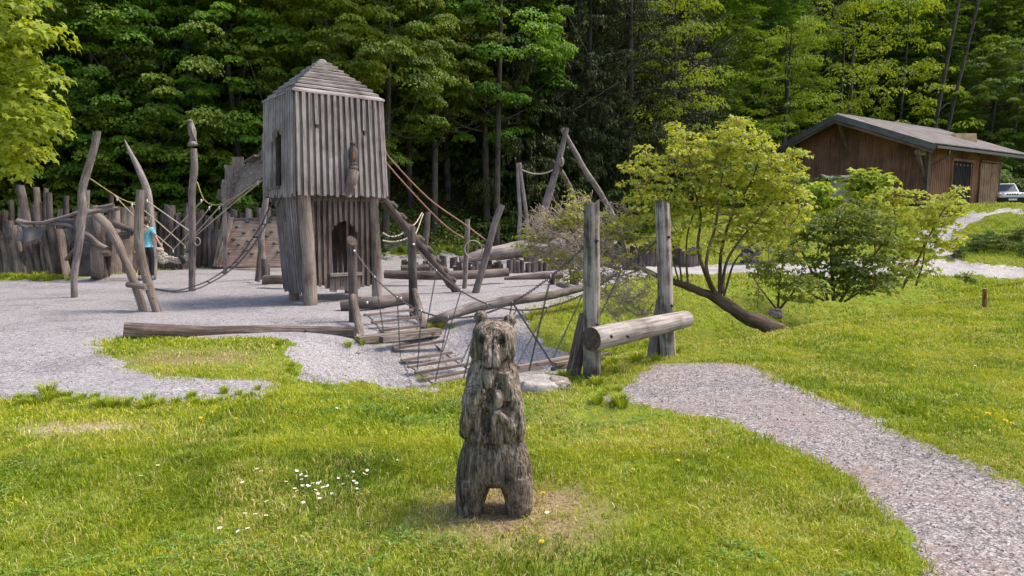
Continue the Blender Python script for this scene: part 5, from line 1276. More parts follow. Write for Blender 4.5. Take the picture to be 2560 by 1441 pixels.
# ================================================================ BARN
Zb = 2.45
def bc(px, py, Y): return P(px, py, Y)
RP, RR, RL = P(2090, 287, 43.2), P(2336, 360, 40.0), P(1936, 372, 46.6)      # gable roof corners: peak, near (right) eave, far (left) eave
LD = Vector((9.9, 6.6, 0)); 
n_long = LD.normalized()
barn = empty('wooden_barn', (24.5, 43, Zb), 'large brown wooden barn with a low corrugated roof on the rise at the right', 'barn')
len_roof = 13.2
GD = (Vector((RL.x, RL.y, 0)) - Vector((RR.x, RR.y, 0))); gl = GD.length; GDn = GD.normalized()
# roof slabs, corrugated
M['roofing'] = None
m, nt, b, out = newmat('brown_corrugated_roofing'); M['roofing'] = m
tc = N(nt, 'ShaderNodeTexCoord'); f = noisetex(nt, tc.outputs['UV'], 1.2, 6, .65); f2 = noisetex(nt, mapping(nt, tc.outputs['UV'], (9, .7, 1)), 1, 3, .5)
nt.links.new(ramp(nt, math_(nt, 'ADD', math_(nt, 'MULTIPLY', f, .5), math_(nt, 'MULTIPLY', f2, .5)), [(.35, (.15, .12, .105)), (.5, (.27, .23, .205)), (.65, (.38, .335, .31))]), b.inputs['Base Color']); b.inputs['Roughness'].default_value = .85
def roof_slab(a, b_, c, d, nm='roof'):
    """a->b the ridge side (a near gable), d->c the eave side; corrugations run ridge to eave"""
    mb = MB(); nc = 66; nr_ = 6; N_ = (b_ - a).cross(d - a).normalized(); N_ = N_ if N_.z > 0 else -N_
    for j in range(nr_ + 1):
        for i in range(nc * 2 + 1):
            u = i / (nc * 2); v = j / nr_; p_ = a.lerp(b_, u).lerp(d.lerp(c, u), v)
            mb.v.append(p_ + N_ * (.07 if i % 2 else 0) + N_ * (.03 * (1 - (v * nr_) % 1)) * 0)
    W_ = nc * 2 + 1
    for j in range(nr_):
        for i in range(nc * 2):
            k = j * W_ + i; U, V_ = i / (nc * 2) * (b_ - a).length, j / nr_ * (d - a).length; dU = (b_ - a).length / (nc * 2); dV = (d - a).length / nr_
            mb.poly((k, k + 1, k + W_ + 1, k + W_), [(U, V_), (U + dU, V_), (U + dU, V_ + dV), (U, V_ + dV)])
    o = mb.build(nm, M['roofing'], barn); so = o.modifiers.new('s', 'SOLIDIFY'); so.thickness = .05; so.offset = -1 if N_.z > 0 else 1
    return o
sl = n_long * len_roof
rfm = roof_slab(RP, RP + sl, RR + sl, RR); roof_slab(RP, RP + sl, RL + sl, RL)
# soffit deck under the sheets
for (a, b_) in ((RP, RR), (RP, RL)):
    mb = MB(); dn = Vector((0, 0, -.16)); mb.prism([a + dn, b_ + dn, b_ + dn + sl, a + dn + sl], (0, 0, .09)); mb.build('roof_boarding', M['barndark'], barn)
# barge boards
for (a, b_) in ((RP, RR), (RP, RL)):
    mb = MB(); d = (b_ - a).normalized(); up = Vector((0, 0, 1)); off = -n_long * .06
    mb.bar(a + off + Vector((0, 0, -.16)), b_ + off + d * .12 + Vector((0, 0, -.16)), .06, .34, up=up); mb.build('barge_board', M['fascia'], barn)
    mb = MB(); mb.bar(a + off * 1.2 + Vector((0, 0, -.46)), b_ + off * 1.2 + Vector((0, 0, -.46)), .05, .14, up=up); mb.build('barge_trim', M['barndark'], barn)
mb = MB(); mb.bar(RR + Vector((0, 0, -.16)) - GDn * .10, RR + sl + Vector((0, 0, -.16)) - GDn * .10, .16, .16); mb.build('gutter', M['gutter'], barn)
# walls: gable wall inset
ins = 1.15
W0 = Vector((RR.x, RR.y, 0)) + n_long * .95 + GDn * .75; W1_ = Vector((RL.x, RL.y, 0)) + n_long * .95 - GDn * 1.1
def zroof(p):
    """underside of the roof over a gable-plane point"""
    s_ = (Vector((p.x, p.y, 0)) - Vector((RR.x, RR.y, 0))).dot(GDn); sp_ = (Vector((RP.x, RP.y, 0)) - Vector((RR.x, RR.y, 0))).dot(GDn)
    if s_ < sp_: return RR.z + (RP.z - RR.z) * s_ / sp_ - .24
    return RP.z + (RL.z - RP.z) * (s_ - sp_) / (gl - sp_) - .24
R3 = random.Random(9)
mb = MB(); L = (W1_ - W0).length; nb = 74
for i in range(nb):
    s_ = (i + .5) * L / nb; p_ = W0 + GDn * s_; zt = zroof(p_); lo = Hs(p_.x, p_.y) - .1
    mb.bar(Vector((p_.x, p_.y, lo + .3)), Vector((p_.x, p_.y, zt)), L / nb * .92, .035 + .02 * (i % 2), up=-n_long)
mb.build('gable_wall', M['barnwood'], barn)
mb = MB(); W2_ = W0 + n_long * 11.2; L2 = 11.2; nb = 92
cwid = ((3.45, 5.05), (6.6, 8.4))
def door_at(s_): return any(a <= s_ <= b_ for a, b_ in (DA, DB))
# find door positions along the long wall by sight lines
def along(px):
    d = ray(px, 460); # intersect vertical plane through W0 along n_long
    nx = Vector((-n_long.y, n_long.x, 0)); t = W0.dot(nx) / d.dot(nx); p_ = d * t; return (Vector((p_.x, p_.y, 0)) - W0).dot(n_long)
DA, DB = (along(2376), along(2425)), (along(2443), along(2489)); Lw = along(2500)
nb = int(Lw / .115)
for i in range(nb):
    s_ = (i + .5) * Lw / nb; p_ = W0 + n_long * s_; zt = RR.z - .05 + .1; lo = Zb + .12
    if DA[0] < s_ < DA[1]: lo = P(2400, 404, (W0 + n_long * sum(DA) / 2).y).z
    if lo < zt: mb.bar(Vector((p_.x, p_.y, lo)), Vector((p_.x, p_.y, zt)), Lw / nb * .80, .04 + .03 * (i % 2), up=GDn * -1)
mb.build('long_wall', M['barnwood'], barn)
bk = MB()      # solid board layer behind the battens and the far walls
E0, E1, E2, E3 = W0 + GDn * .06 + n_long * .06, W0 + GDn * .06 + n_long * Lw, W1_ + n_long * Lw, W1_ + n_long * .06
def wallq(a, b_, z0, za, zb_, th=.04):
    d = (b_ - a).normalized(); nn = Vector((-d.y, d.x, 0)) * th
    bk.prism([Vector((a.x, a.y, z0)), Vector((b_.x, b_.y, z0)), Vector((b_.x, b_.y, zb_)), Vector((a.x, a.y, za))], nn)
wallq(E0, E1, Zb - .3, RR.z - .1, RR.z - .1); wallq(E1, E2, Zb - .3, RR.z - .2, RL.z - .3); wallq(E2, E3, Zb - .3, RL.z - .3, RL.z - .3)
spk = W0 + GDn * ((Vector((RP.x, RP.y, 0)) - Vector((RR.x, RR.y, 0))).dot(GDn) - .75) + n_long * .06
for q0_, q1_ in ((E0, spk), (spk, E3)): wallq(q0_, q1_, Zb - .4, zroof(q0_) - .02, zroof(q1_) - .02)
bk.build('inner_boarding', M['barndark'], barn)
# doors
dz0 = Zb + .05
def door(rng, mat, z1, proud, nm='door'):
    mb = MB(); k = max(4, int((rng[1] - rng[0]) / .16))
    for i in range(k):
        s_ = rng[0] + (i + .5) * (rng[1] - rng[0]) / k; p_ = W0 + n_long * s_ - GDn * proud
        mb.bar(Vector((p_.x, p_.y, dz0)), Vector((p_.x, p_.y, z1)), (rng[1] - rng[0]) / k * .95, .05 + .015 * (i % 2), up=-GDn)
    return mb.build(nm, mat, barn)
M['black_door'] = wood_mat('black_door_wood', (.045, .035, .035), (.03, .023, .023), (.015, .012, .012), su=12, sv=.6)
M['pale_door'] = wood_mat('pale_door_wood', (.36, .24, .16), (.26, .16, .105), (.13, .085, .06), su=12, sv=.6)
zd = P(2400, 404, (W0 + n_long * sum(DA) / 2).y).z
dd1 = door(DA, M['black_door'], zd, .0); dd2 = door(DB, M['pale_door'], P(2466, 410, (W0 + n_long * sum(DB) / 2).y).z, .13)
hd = MB()
for zz in (.28, 2.9):
    for s_ in np.linspace(DA[0] + .1, DA[1] - .1, 6): hd.blob(Vector(W0 + n_long * s_ - GDn * .05) + Vector((0, 0, dz0 + 1.3 + zz * .5)), .035, n=6, m=4)
hd.build('bolt_head', M['bright_steel'], dd1)['kind'] = 'stuff'
mb = MB(); a_ = W0 + n_long * (DA[0] - .1) - GDn * .08; b_ = W0 + n_long * (DA[1] + .1) - GDn * .08
mb.bar(Vector((a_.x, a_.y, zd + .06)), Vector((b_.x, b_.y, zd + .06)), .12, .14); mb.bar(Vector((a_.x, a_.y, Zb)), Vector((a_.x, a_.y, zd)), .12, .1, up=GDn); mb.bar(Vector((b_.x, b_.y, Zb)), Vector((b_.x, b_.y, zd)), .12, .1, up=GDn); mb.build('door_frame', M['barnwood'], barn)
mb = MB(); a_ = W0 + n_long * (DB[0] - .1) - GDn * .2; b_ = W0 + n_long * (DB[1] + .1) - GDn * .2; zz = P(2466, 410, a_.y + 1).z + .1
mb.bar(Vector((a_.x, a_.y, zz)), Vector((b_.x, b_.y, zz)), .1, .1); mb.build('door_rail', M['barndark'], barn)
# corner post, beams and braces under the overhang
mb = MB(); p_ = W0 - GDn * .02 - n_long * .02; mb.bar(Vector((p_.x, p_.y, Zb)), Vector((p_.x, p_.y, RR.z - .2)), .3, .3, up=n_long); mb.build('corner_post', M['barndark'], barn)
for (s0, zt) in ((0.1, RR.z - .42), ((spk - W0).dot(GDn), RP.z - .55), (L - .1, RL.z - .42)):
    p_ = W0 + GDn * s0; mb = MB(); mb.bar(Vector((p_.x, p_.y, zt)) + n_long * .1, Vector((p_.x, p_.y, zt)) - n_long * 1.0, .26, .30); mb.build('roof_beam', M['tan_wood'], barn)
    mb = MB(); mb.bar(Vector((p_.x, p_.y, zt - 1.45)) - n_long * .02, Vector((p_.x, p_.y, zt - .1)) - n_long * .85, .18, .18); mb.build('brace', M['brown_wood'], barn)
# vents
for (x, y) in ((2112, 357), (2148, 352)):
    d = ray(x, y); t = W0.dot(n_long) / d.dot(n_long); c = Vector((0, 0, CAM_H)) + d * t - n_long * .08
    mb = MB(); q = .26; up = Vector((0, 0, 1)); mb.prism([c + up * q, c + GDn * q, c - up * q, c - GDn * q], n_long * .05); mb.build('vent', M['gutter'], barn)
    if x == 2112: c_v = c
# downpipe
mb = MB(); e0 = RR + n_long * 1.6 - GDn * .1 + Vector((0, 0, -.25)); e1 = W0 - GDn * .12 + n_long * .15 + Vector((0, 0, RR.z - 1.2)); 
mb.tube([e0, e0 + Vector((0, 0, -.35)), e1, Vector((e1.x, e1.y, Zb))], .06, n=8); mb.build('downpipe', M['gutter'], barn, smooth=True)
mb = MB(); c = W0 + n_long * along(2438) - GDn * .15; c.z = P(2438, 384, c.y).z; mb.blob(c, (.14, .14, .12), n=8, m=6); mb.bar(c, c + GDn * .15, .06, .06); mb.build('lamp', M['gutter'], barn, smooth=True)
for px in (2432, 2489):
    mb = MB(); c = W0 + n_long * along(px) - GDn * .1; mb.bar(Vector((c.x, c.y, Zb - .1)), Vector((c.x, c.y, Zb + .22)), .4, .3, up=GDn); mb.build('plinth_block', M['concrete'], barn)
# plywood box seen above the far roof
c = P(2402, 352, 47); mb = MB(); mb.box(c, Vector((.75, 0, 0)), Vector((0, .6, 0)), Vector((0, 0, .42)), .90); mb.build('roof_box', M['plywood'], barn)
# concrete retaining wall with a tarpaulin on it
cwl = empty('concrete_wall', G(2115, 500), 'low board marked concrete wall in front of the barn gable', 'wall')
mb = MB(); a_, b_ = P(2072, 500, 38.6), P(2140, 500, 38.2)
zt = P(2110, 456, 38.4).z
for k in range(6):
    z0 = zt - .28 * (k + 1); mb.bar(Vector((a_.x, a_.y, z0 + .14)), Vector((b_.x, b_.y, z0 + .14)), .3 + .02 * (k % 2), .27)
mb.build('wall_block', M['concrete'], cwl)
mb = MB()
for i in range(13):
    for j in range(5):
        u, v = i / 12, j / 4; q = Vector((a_.x - .5, a_.y - .15, zt)).lerp(Vector((b_.x + .15, b_.y - .15, zt)), u); mb.v.append(q + Vector((0, .5 * v, .12 + .12 * noise.noise(Vector((u * 5, v * 3, 0))) + .28 * math.sin(v * 3.1))))
for i in range(12):
    for j in range(4): k = i * 5 + j; mb.poly((k, k + 5, k + 6, k + 1), [(0, 0), (1, 0), (1, 1), (0, 1)])
o = mb.build('tarpaulin', M['tarp'], smooth=True); o.modifiers.new('s', 'SOLIDIFY').thickness = .02; tag(o, 'crumpled dark tarpaulin lying on the concrete wall by the barn', 'tarpaulin')
# ================================================================ CAR
cg = P(2540, 513, 46); cx0 = P(2532, 513, 46)
cz = Hs(cx0.x, 46)
car = empty('parked_car', (cx0.x, 47.5, cz), 'small white off road car parked beside the barn', 'car')
ca = math.radians(-62)   # heading of the nose
Rc = Matrix.Rotation(math.radians(-108), 3, 'Z'); cb_ = wloc(car) + Vector((.35, 0, 0))
def Cc(x, y, z): return cb_ + Rc @ Vector((x, y, z))       # x forward, y left, z up
def cprism(prof, hw, nm, mat, inset=0.0, parent=None):
    mb = MB(); mb.prism([Cc(x, -hw, z) for x, z in prof], (Cc(0, hw, 0) - Cc(0, -hw, 0))); return mb.build(nm, mat, parent or car)
bodyo = cprism([(1.78, .42), (1.80, .78), (1.70, .92), (.75, 1.0), (-1.75, 1.0), (-1.8, .45)], .78, 'body', M['carpaint'])
bodyo.modifiers.new('b', 'BEVEL').width = .06
mb = MB()    # cabin, tapered
lo = [(.80, -.74, .98), (.80, .74, .98), (-1.75, .74, .98), (-1.75, -.74, .98)]; hi = [(.25, -.60, 1.62), (.25, .60, 1.62), (-1.65, .62, 1.64), (-1.65, -.62, 1.64)]
i0 = len(mb.v); mb.v += [Cc(*p_) for p_ in lo] + [Cc(*p_) for p_ in hi]; q = [(0, 0), (1, 0), (1, 1), (0, 1)]
for f_ in ((0, 1, 5, 4), (1, 2, 6, 5), (2, 3, 7, 6), (3, 0, 4, 7), (4, 5, 6, 7), (3, 2, 1, 0)): mb.poly(f_, q)
cab = mb.build('cabin', M['carpaint'], car); cab.modifiers.new('b', 'BEVEL').width = .05
def lerp3(a, b_, t): return tuple(a[i] + (b_[i] - a[i]) * t for i in range(3))
def pane(i, j, nm, m0=.1, out_=.012):
    A, B, C_, D_ = lo[i], lo[j], hi[j], hi[i]
    pts = []
    for u, v in ((m0, .12), (1 - m0, .12), (1 - m0, .88), (m0, .88)):
        a1 = lerp3(A, B, u); b1 = lerp3(D_, C_, u); pts.append(Cc(*lerp3(a1, b1, v)))
    N_ = (pts[1] - pts[0]).cross(pts[3] - pts[0]).normalized(); mb = MB()
    if N_.dot(pts[0] - Cc(-.5, 0, 1.3)) < 0: N_ = -N_
    mb.prism([p_ - N_ * .005 for p_ in pts], N_ * (.005 + out_)); mb.build(nm, M['glass'], car)
pane(0, 1, 'windscreen', .07); pane(1, 2, 'side_window', .08); pane(2, 3, 'rear_window'); pane(3, 0, 'side_window', .08)
cprism([(1.86, .34), (1.88, .60), (1.74, .64), (1.7, .36)], .80, 'bumper', M['tyre']); cprism([(-1.86, .36), (-1.86, .6), (-1.7, .62), (-1.7, .38)], .79, 'bumper', M['tyre'])
cprism([(1.5, .30), (1.5, .46), (-1.6, .46), (-1.6, .30)], .79, 'sill', M['tyre'])
for k in range(5):
    mb = MB(); y = (k - 2) * .14; mb.prism([Cc(1.80, y - .05, .78), Cc(1.80, y + .05, .78), Cc(1.80, y + .05, .88), Cc(1.80, y - .05, .88)], Rc @ Vector((.012, 0, 0))); mb.build('grille_slot', M['tyre'], car)
for sgn in (-1, 1):
    mb = MB(); mb.tube([Cc(1.76, sgn * .55, .80), Cc(1.825, sgn * .55, .80)], .10, n=14); mb.build('headlight', M['chrome'], car, smooth=False)
    mb = MB(); mb.prism([Cc(1.795, sgn * .72 - .035, .74), Cc(1.795, sgn * .72 + .035, .74), Cc(1.795, sgn * .72 + .035, .86), Cc(1.795, sgn * .72 - .035, .86)], Rc @ Vector((.015, 0, 0))); mb.build('indicator', M['orange_lens'], car)
    mb = MB(); mb.blob(Cc(.72, sgn * .88, 1.05), (.10, .07, .09), n=8, m=6); mb.build('mirror', M['tyre'], car, smooth=True)
    for xx in (1.15, -1.15):
        mb = MB(); mb.tube([Cc(xx, sgn * .60, .33), Cc(xx, sgn * .82, .33)], .33, n=20); t_ = mb.build('wheel', M['tyre'], car)
        mb = MB(); mb.tube([Cc(xx, sgn * .80, .33), Cc(xx, sgn * .83, .33)], .19, n=16); mb.build('rim', M['chrome'], t_)
mb = MB(); mb.prism([Cc(1.885, -.24, .42), Cc(1.885, .24, .42), Cc(1.885, .24, .54), Cc(1.885, -.24, .54)], Rc @ Vector((.012, 0, 0))); mb.build('number_plate', M['plate'], car)
# ================================================================ GABION BENCH
gb = G(1875, 655); ben = empty('gabion_bench', gb, 'plank bench resting on stone filled wire cages beside the path', 'bench')
yb3 = gb.y; p_, q_ = P(1838, 619, yb3 - .2), P(1985, 626, yb3 - .4); mb = MB(); mb.bar(p_, q_, .5, .09); mb.bar(p_ + Vector((0, 0, .06)), q_ + Vector((0, 0, .06)), .3, .03); mb.build('seat', M['beam'], ben)
for x in (1876, 1962):
    c = P(x, 640, yb3 - .25); c.z = (Hs(c.x, c.y) + P(x, 626, yb3 - .25).z) / 2; hh = max(.15, P(x, 626, yb3).z - c.z); e = MB()
    rr = random.Random(x)
    for _ in range(60): e.blob(c + Vector((rr.uniform(-.26, .26), rr.uniform(-.24, .24), rr.uniform(-hh, hh))), rr.uniform(.05, .085), n=7, m=5, wob=.5)
    g_ = e.build('stone_cage', M['rock2'], ben, smooth=True)
    wv = MB()
    for k in range(7):
        t = -.3 + k * .1; wv.bar(c + Vector((t, -.31, -hh)), c + Vector((t, -.31, hh)), .008, .008)
        z = -hh + 2 * hh * k / 6; wv.bar(c + Vector((-.3, -.31, z)), c + Vector((.3, -.31, z)), .008, .008)
    wv.build('wire_mesh', M['steel'], g_)
g = G(2462, 772); mb = MB(); t_ = P(2463, 722, g.y); mb.tube([g - Vector((0, 0, .05)), t_], [.045, .042], n=12, wob=.06, end_mi=1, step=.05)
tag(mb.build('marker_post', [M['amber_wood'], M['pale_door']], smooth=True, sharp=50), 'short light brown marker post in the right lawn', 'post')
# ================================================================ FOLIAGE
def unit(a): return a / np.maximum(np.linalg.norm(a, axis=-1, keepdims=True), 1e-9)
def leaf_geo(C, Nn, D, size, shape='kite', wide=.42, fold=.18):
    """C centres (n,3), Nn normals, D directions -> verts, faces_flat, counts, verts per leaf"""
    n = len(C); D = unit(D - Nn * (D * Nn).sum(-1, keepdims=True)); S_ = np.cross(D, Nn); s = size[:, None]
    def pt(a, b, c=0.0): return C + D * a * s + S_ * b * s + Nn * c * s
    if shape == 'kite':
        V = np.stack([pt(0, 0), pt(.45, -wide, fold), pt(1, 0, -.10), pt(.45, wide, fold)], 1); k = 4; f = [[0, 1, 2, 3]]
    elif shape == 'maple':
        V = np.stack([pt(0, 0), pt(.28, -.20, .04), pt(.42, -.62, -.05), pt(.58, -.24, .06), pt(1, 0, -.12), pt(.58, .24, .06), pt(.42, .62, -.05), pt(.28, .20, .04), pt(.45, 0, .02)], 1); k = 9
        f = [[0, 1, 8, 7], [1, 2, 3, 8], [3, 4, 5, 8], [5, 6, 7, 8]]
    fa = np.array(f); m = len(f)
    ff = (np.arange(n)[:, None, None] * k + fa[None]).reshape(-1)
    return V.reshape(-1, 3), ff, np.full(n * m, 4), k
def crown_mesh(nm, sprays, per, size, seed, mat, shape='kite', mode='dome', wide=.42, tint_up=.35, flat=.45, jit=.35):
    """sprays: list of (centre, outward dir, radius)"""
    r = np.random.default_rng(seed); Cs, Ns, Ds, Ss, Ts = [], [], [], [], []
    for (c, o, R) in sprays:
        n = max(4, int(per * (0.6 + .8 * r.random()))); a = r.random(n) * 6.283; q = np.sqrt(r.random(n))
        c = np.array(c, float); o = np.array(o, float)
        if mode == 'dome':
            off = np.stack([np.cos(a) * q, np.sin(a) * q, -flat * q ** 2 + (r.random(n) - .5) * .28], -1) * R
            nn = unit(np.stack([np.cos(a) * q * .8, np.sin(a) * q * .8, np.ones(n) * .8], -1) + (r.random((n, 3)) - .5) * 2 * jit + o * .35)
            dd = np.stack([np.cos(a), np.sin(a), -.5 * np.ones(n)], -1) + o * .4
        elif mode == 'fan':            # flat tiers
            u = r.random(n); lat = (r.random(n) - .5) * 1.0 * (1 - .55 * u); sd = np.cross(o, [0, 0, 1.0]); sd = sd / max(np.linalg.norm(sd), 1e-6)
            off = (o[None] * (u * 2 - .7)[:, None] + sd[None] * lat[:, None] * 1.3) * R; off[:, 2] += (-.30 * u ** 2 + (r.random(n) - .5) * .10) * R
            nn = unit(np.stack([np.zeros(n), np.zeros(n), np.ones(n)], -1) + (r.random((n, 3)) - .5) * 2 * jit); dd = o[None] + sd[None] * np.sign(lat)[:, None] * .7 + (r.random((n, 3)) - .5) * .5
        else:                           # droop: hanging conifer sprays
            u = r.random(n); sd = np.cross(o, [0, 0, 1.0]); sd = sd / max(np.linalg.norm(sd), 1e-6); lat = (r.random(n) - .5) * (1.0 - .6 * u)
            off = (o[None] * (u * 2 - 1)[:, None] + sd[None] * lat[:, None] * 1.1) * R; off[:, 2] += -.35 * u * R - r.random(n) ** 1.5 * .55 * R
            nn = unit(np.stack([r.random(n) - .5, r.random(n) - .5, .25 * np.ones(n)], -1) + o * .3); dd = o[None] * .5 + np.array([0, 0, -1.0]) + (r.random((n, 3)) - .5) * .7
        C = c + off; Cs.append(C); Ns.append(nn); Ds.append(dd); Ss.append(size * (.6 + .8 * r.random(n)))
        sp = r.random(); t = .30 + .35 * sp + (r.random(n) - .5) * .3 ; Ts.append(t)
    C, Nn, D, S_, T = map(np.concatenate, (Cs, Ns, Ds, Ss, Ts))
    V, ff, cnt, k = leaf_geo(C, Nn, D, S_, shape, wide)
    return fast_mesh(nm, V, ff, cnt, mat, tint=np.repeat(np.clip(T, 0, 1), k))
M['clover'] = leaf_mat('clover_leaf', [(0.0, (.07, .15, .02)), (.5, (.13, .24, .03)), (1, (.22, .33, .06))], .25, 0, 0)

M['maple_leaf'] = leaf_mat('maple_leaf', [(0.0, (.046, .095, .010)), (.40, (.13, .22, .017)), (.7, (.25, .35, .024)), (1, (.37, .42, .035))], .38, .32, .026)
M['beech_leaf'] = leaf_mat('beech_leaf', [(0.0, (.04, .09, .012)), (.45, (.10, .19, .016)), (.75, (.18, .29, .022)), (1, (.29, .37, .035))], .38, .22, .012)
M['bright_leaf'] = leaf_mat('bright_spring_leaf', [(0.0, (.13, .20, .012)), (.45, (.27, .37, .02)), (.8, (.44, .50, .03)), (1, (.55, .54, .05))], .42, .12, .008)
M['pale_beech'] = leaf_mat('pale_beech_leaf', [(0.0, (.09, .15, .012)), (.45, (.19, .28, .018)), (.8, (.32, .39, .03)), (1, (.42, .45, .05))], .42, .12, .008)
M['spruce_needle'] = leaf_mat('spruce_needle', [(0.0, (.020, .030, .007)), (.5, (.042, .056, .012)), (.85, (.075, .088, .02)), (1, (.12, .10, .035))], .15, .22, .012)
M['bush_leaf'] = leaf_mat('bush_leaf', [(0.0, (.035, .07, .012)), (.5, (.08, .135, .02)), (1, (.17, .23, .035))], .35, .25, .015)
M['yellow_leaf'] = leaf_mat('yellow_green_leaf', [(0.0, (.17, .22, .025)), (.4, (.34, .39, .04)), (.7, (.50, .51, .07)), (.88, (.56, .43, .11)), (1, (.56, .30, .12))], .42, .08, .006)
M['green_leaf'] = leaf_mat('fresh_green_leaf', [(0.0, (.075, .115, .02)), (.5, (.18, .24, .03)), (.85, (.33, .37, .045)), (1, (.45, .34, .09))], .4, .1, .008)
clover()
R6 = random.Random(77)
def broad_sprays(h, rx, z0, n, seed, shell=.55, rad=(.45, .95)):
    r = random.Random(seed); out = []; zc = (h + z0) / 2; rz = (h - z0) / 2
    while len(out) < n:
        v = Vector((r.gauss(0, 1), r.gauss(0, 1), r.gauss(0, 1))).normalized(); k = r.uniform(shell, 1.0) ** .6
        lump = 1 + .35 * noise.noise(v * 1.7 + Vector((seed * 3.3, 0, 0)))
        p = Vector((v.x * rx * k * lump, v.y * rx * k * lump, zc + v.z * rz * k))
        if p.z < z0: continue
        if noise.noise(p * .55 + Vector((seed, 9, 0))) < -.22: continue       # gaps
        out.append((p, Vector((v.x, v.y, .1)).normalized(), r.uniform(*rad)))
    return out
def tree_trunk(nm, h, r0, lean, limbs, seed, mat, z1=None):
    r = random.Random(seed); mb = MB(); top = Vector((lean[0], lean[1], h * .9))
    pts = [Vector((0, 0, -.6)), Vector((0, 0, .3)), top * .35 + Vector((r.uniform(-.1, .1), r.uniform(-.1, .1), 0)), top * .7 + Vector((r.uniform(-.2, .2), r.uniform(-.2, .2), 0)), top]
    mb.tube(pts, [r0 * 1.25, r0, r0 * .75, r0 * .42, r0 * .08], n=9, step=.7, wob=.1)
    for k in range(limbs):
        t = r.uniform(.25, .92); b_ = top * t; L = h * .28 * (1.15 - t) + .5; a = r.random() * 6.283
        e = b_ + Vector((math.cos(a) * L, math.sin(a) * L, L * r.uniform(.15, .6))); m_ = (b_ + e) / 2 + Vector((0, 0, -.15 * L))
        mb.tube([b_, m_, e], [r0 * .3 * (1.2 - t), r0 * .18 * (1.2 - t), .012], n=5, step=.8)
    o = mb.build(nm, mat, None, origin=(0, 0, 0), smooth=True)
    me = o.data; bpy.data.objects.remove(o); return me
KINDS = {}
def kind(key, trunk, crown): KINDS[key] = (trunk, crown)
for i, (h, rx, z0, n) in enumerate(((15, 3.6, 1.2, 175), (16, 3.9, 2.2, 180), (17, 4.0, 4.2, 175), (16, 3.5, 4.8, 155))):
    kind('maple%d' % i, tree_trunk('trunk', h, .20, (R6.uniform(-.6, .6), R6.uniform(-.4, .4)), 16, 100 + i, M['forest_bark']),
         crown_mesh('crown', broad_sprays(h, rx, z0, n, 10 + i, rad=(.38, .85)), 150, .13, 20 + i, M['maple_leaf'], wide=.46, jit=.5))
for i, (h, rx, z0) in enumerate(((15, 3.5, 1.2), (17, 3.8, 2.5), (14, 3.0, 1.5))):
    r = random.Random(50 + i); sp = []
    for k in range(290):
        t = r.random() ** .9; z = z0 + (h - z0) * t; a = r.random() * 6.283; q = rx * (1.05 - t * .75) * r.uniform(.3, 1)
        sp.append(((math.cos(a) * q, math.sin(a) * q, z + .1 * q), (math.cos(a), math.sin(a), r.uniform(-.5, .35)), r.uniform(.4, 1.0)))
    kind('beech%d' % i, tree_trunk('trunk', h, .10, (R6.uniform(-1.8, 1.8), R6.uniform(-.6, .6)), 12, 150 + i, M['forest_bark']),
         crown_mesh('crown', sp, 62, .15, 60 + i, M['beech_leaf'], mode='fan', wide=.36, jit=.5))
for i, (h, rx, z0) in enumerate(((20, 3.3, 0.2), (22, 3.5, 1.0))):
    r = random.Random(80 + i); sp = []
    for k in range(330):
        t = r.random() ** 1.15; z = z0 + (h - z0) * t; a = r.random() * 6.283; q = rx * (1.02 - t) * r.uniform(.45, 1) + .2
        sp.append(((math.cos(a) * q, math.sin(a) * q, z), (math.cos(a), math.sin(a), -.12), r.uniform(.55, .95) * (1.1 - t * .6)))
    kind('spruce%d' % i, tree_trunk('trunk', h, .22, (0, 0), 26, 180 + i, M['forest_bark']),
         crown_mesh('crown', sp, 75, .24, 90 + i, M['spruce_needle'], mode='droop', wide=.13))
for i in range(3):
    r = random.Random(200 + i); sp = [((r.gauss(0, .7), r.gauss(0, .6), .25 + abs(r.gauss(.6, .45))), (r.gauss(0, 1), r.gauss(0, 1), 0), r.uniform(.3, .55)) for _ in range(34)]
    sp = [(a, tuple(Vector(b).normalized()), c) for a, b, c in sp]
    kind('bush%d' % i, tree_trunk('stems', 1.4, .03, (.1, .1), 9, 210 + i, M['forest_bark']), crown_mesh('foliage', sp, 60, .13, 220 + i, M['bush_leaf']))
def place(key, x, y, sc, label, group, name, cat='tree', rz=None, zs=1.0):
    tr, cr = KINDS[key]; e = empty(name, onground(x, y, 0), label, cat, group); e.scale = (sc, sc, sc * zs); e.rotation_euler = (0, 0, R6.random() * 6.28 if rz is None else rz)
    t = link_me('trunk' if cat == 'tree' else 'stems', tr, e); c = link_me('crown' if cat == 'tree' else 'foliage', cr, e); return e
def X_of(px, Y): return (px - 1280) / F * Y
LB = {'ml': 'leafy maple low crowned at the forest edge behind the palisade', 'mc': 'leafy maple with a high crown at the forest edge behind the tower and red ropes',
      'mb': 'maple standing higher on the slope behind the front row of trees', 'sp': 'dark drooping spruce in the shaded middle of the forest', 'sb': 'dark spruce far up the slope behind other trees',
      'be': 'beech with layered bright green branches behind the barn and the leaning tree', 'bb': 'tall beech far up the slope above the barn', 'fr': 'pale green tree at the far right edge behind the barn'}
def row(pxs, dY, kinds, sc, lab, name, jit=1.0, zs=1.0):
    for px in pxs:
        px = px + R6.uniform(-22, 22); Y = 30.0
        for _ in range(12):
            yf = float(np.interp(X_of(px, Y), [-60, -30, -6, 2, 8, 13, 18, 32, 45, 80], [24, 25, 27.5, 34, 37, 43, 57, 66, 60, 55])); Y = .5 * Y + .5 * (yf + dY)
        Y += R6.uniform(-jit, jit)
        place(R6.choice(kinds), X_of(px, Y), Y, sc * R6.uniform(.88, 1.12), LB[lab], 'forest trees: ' + lab_group[lab], name, zs=zs)
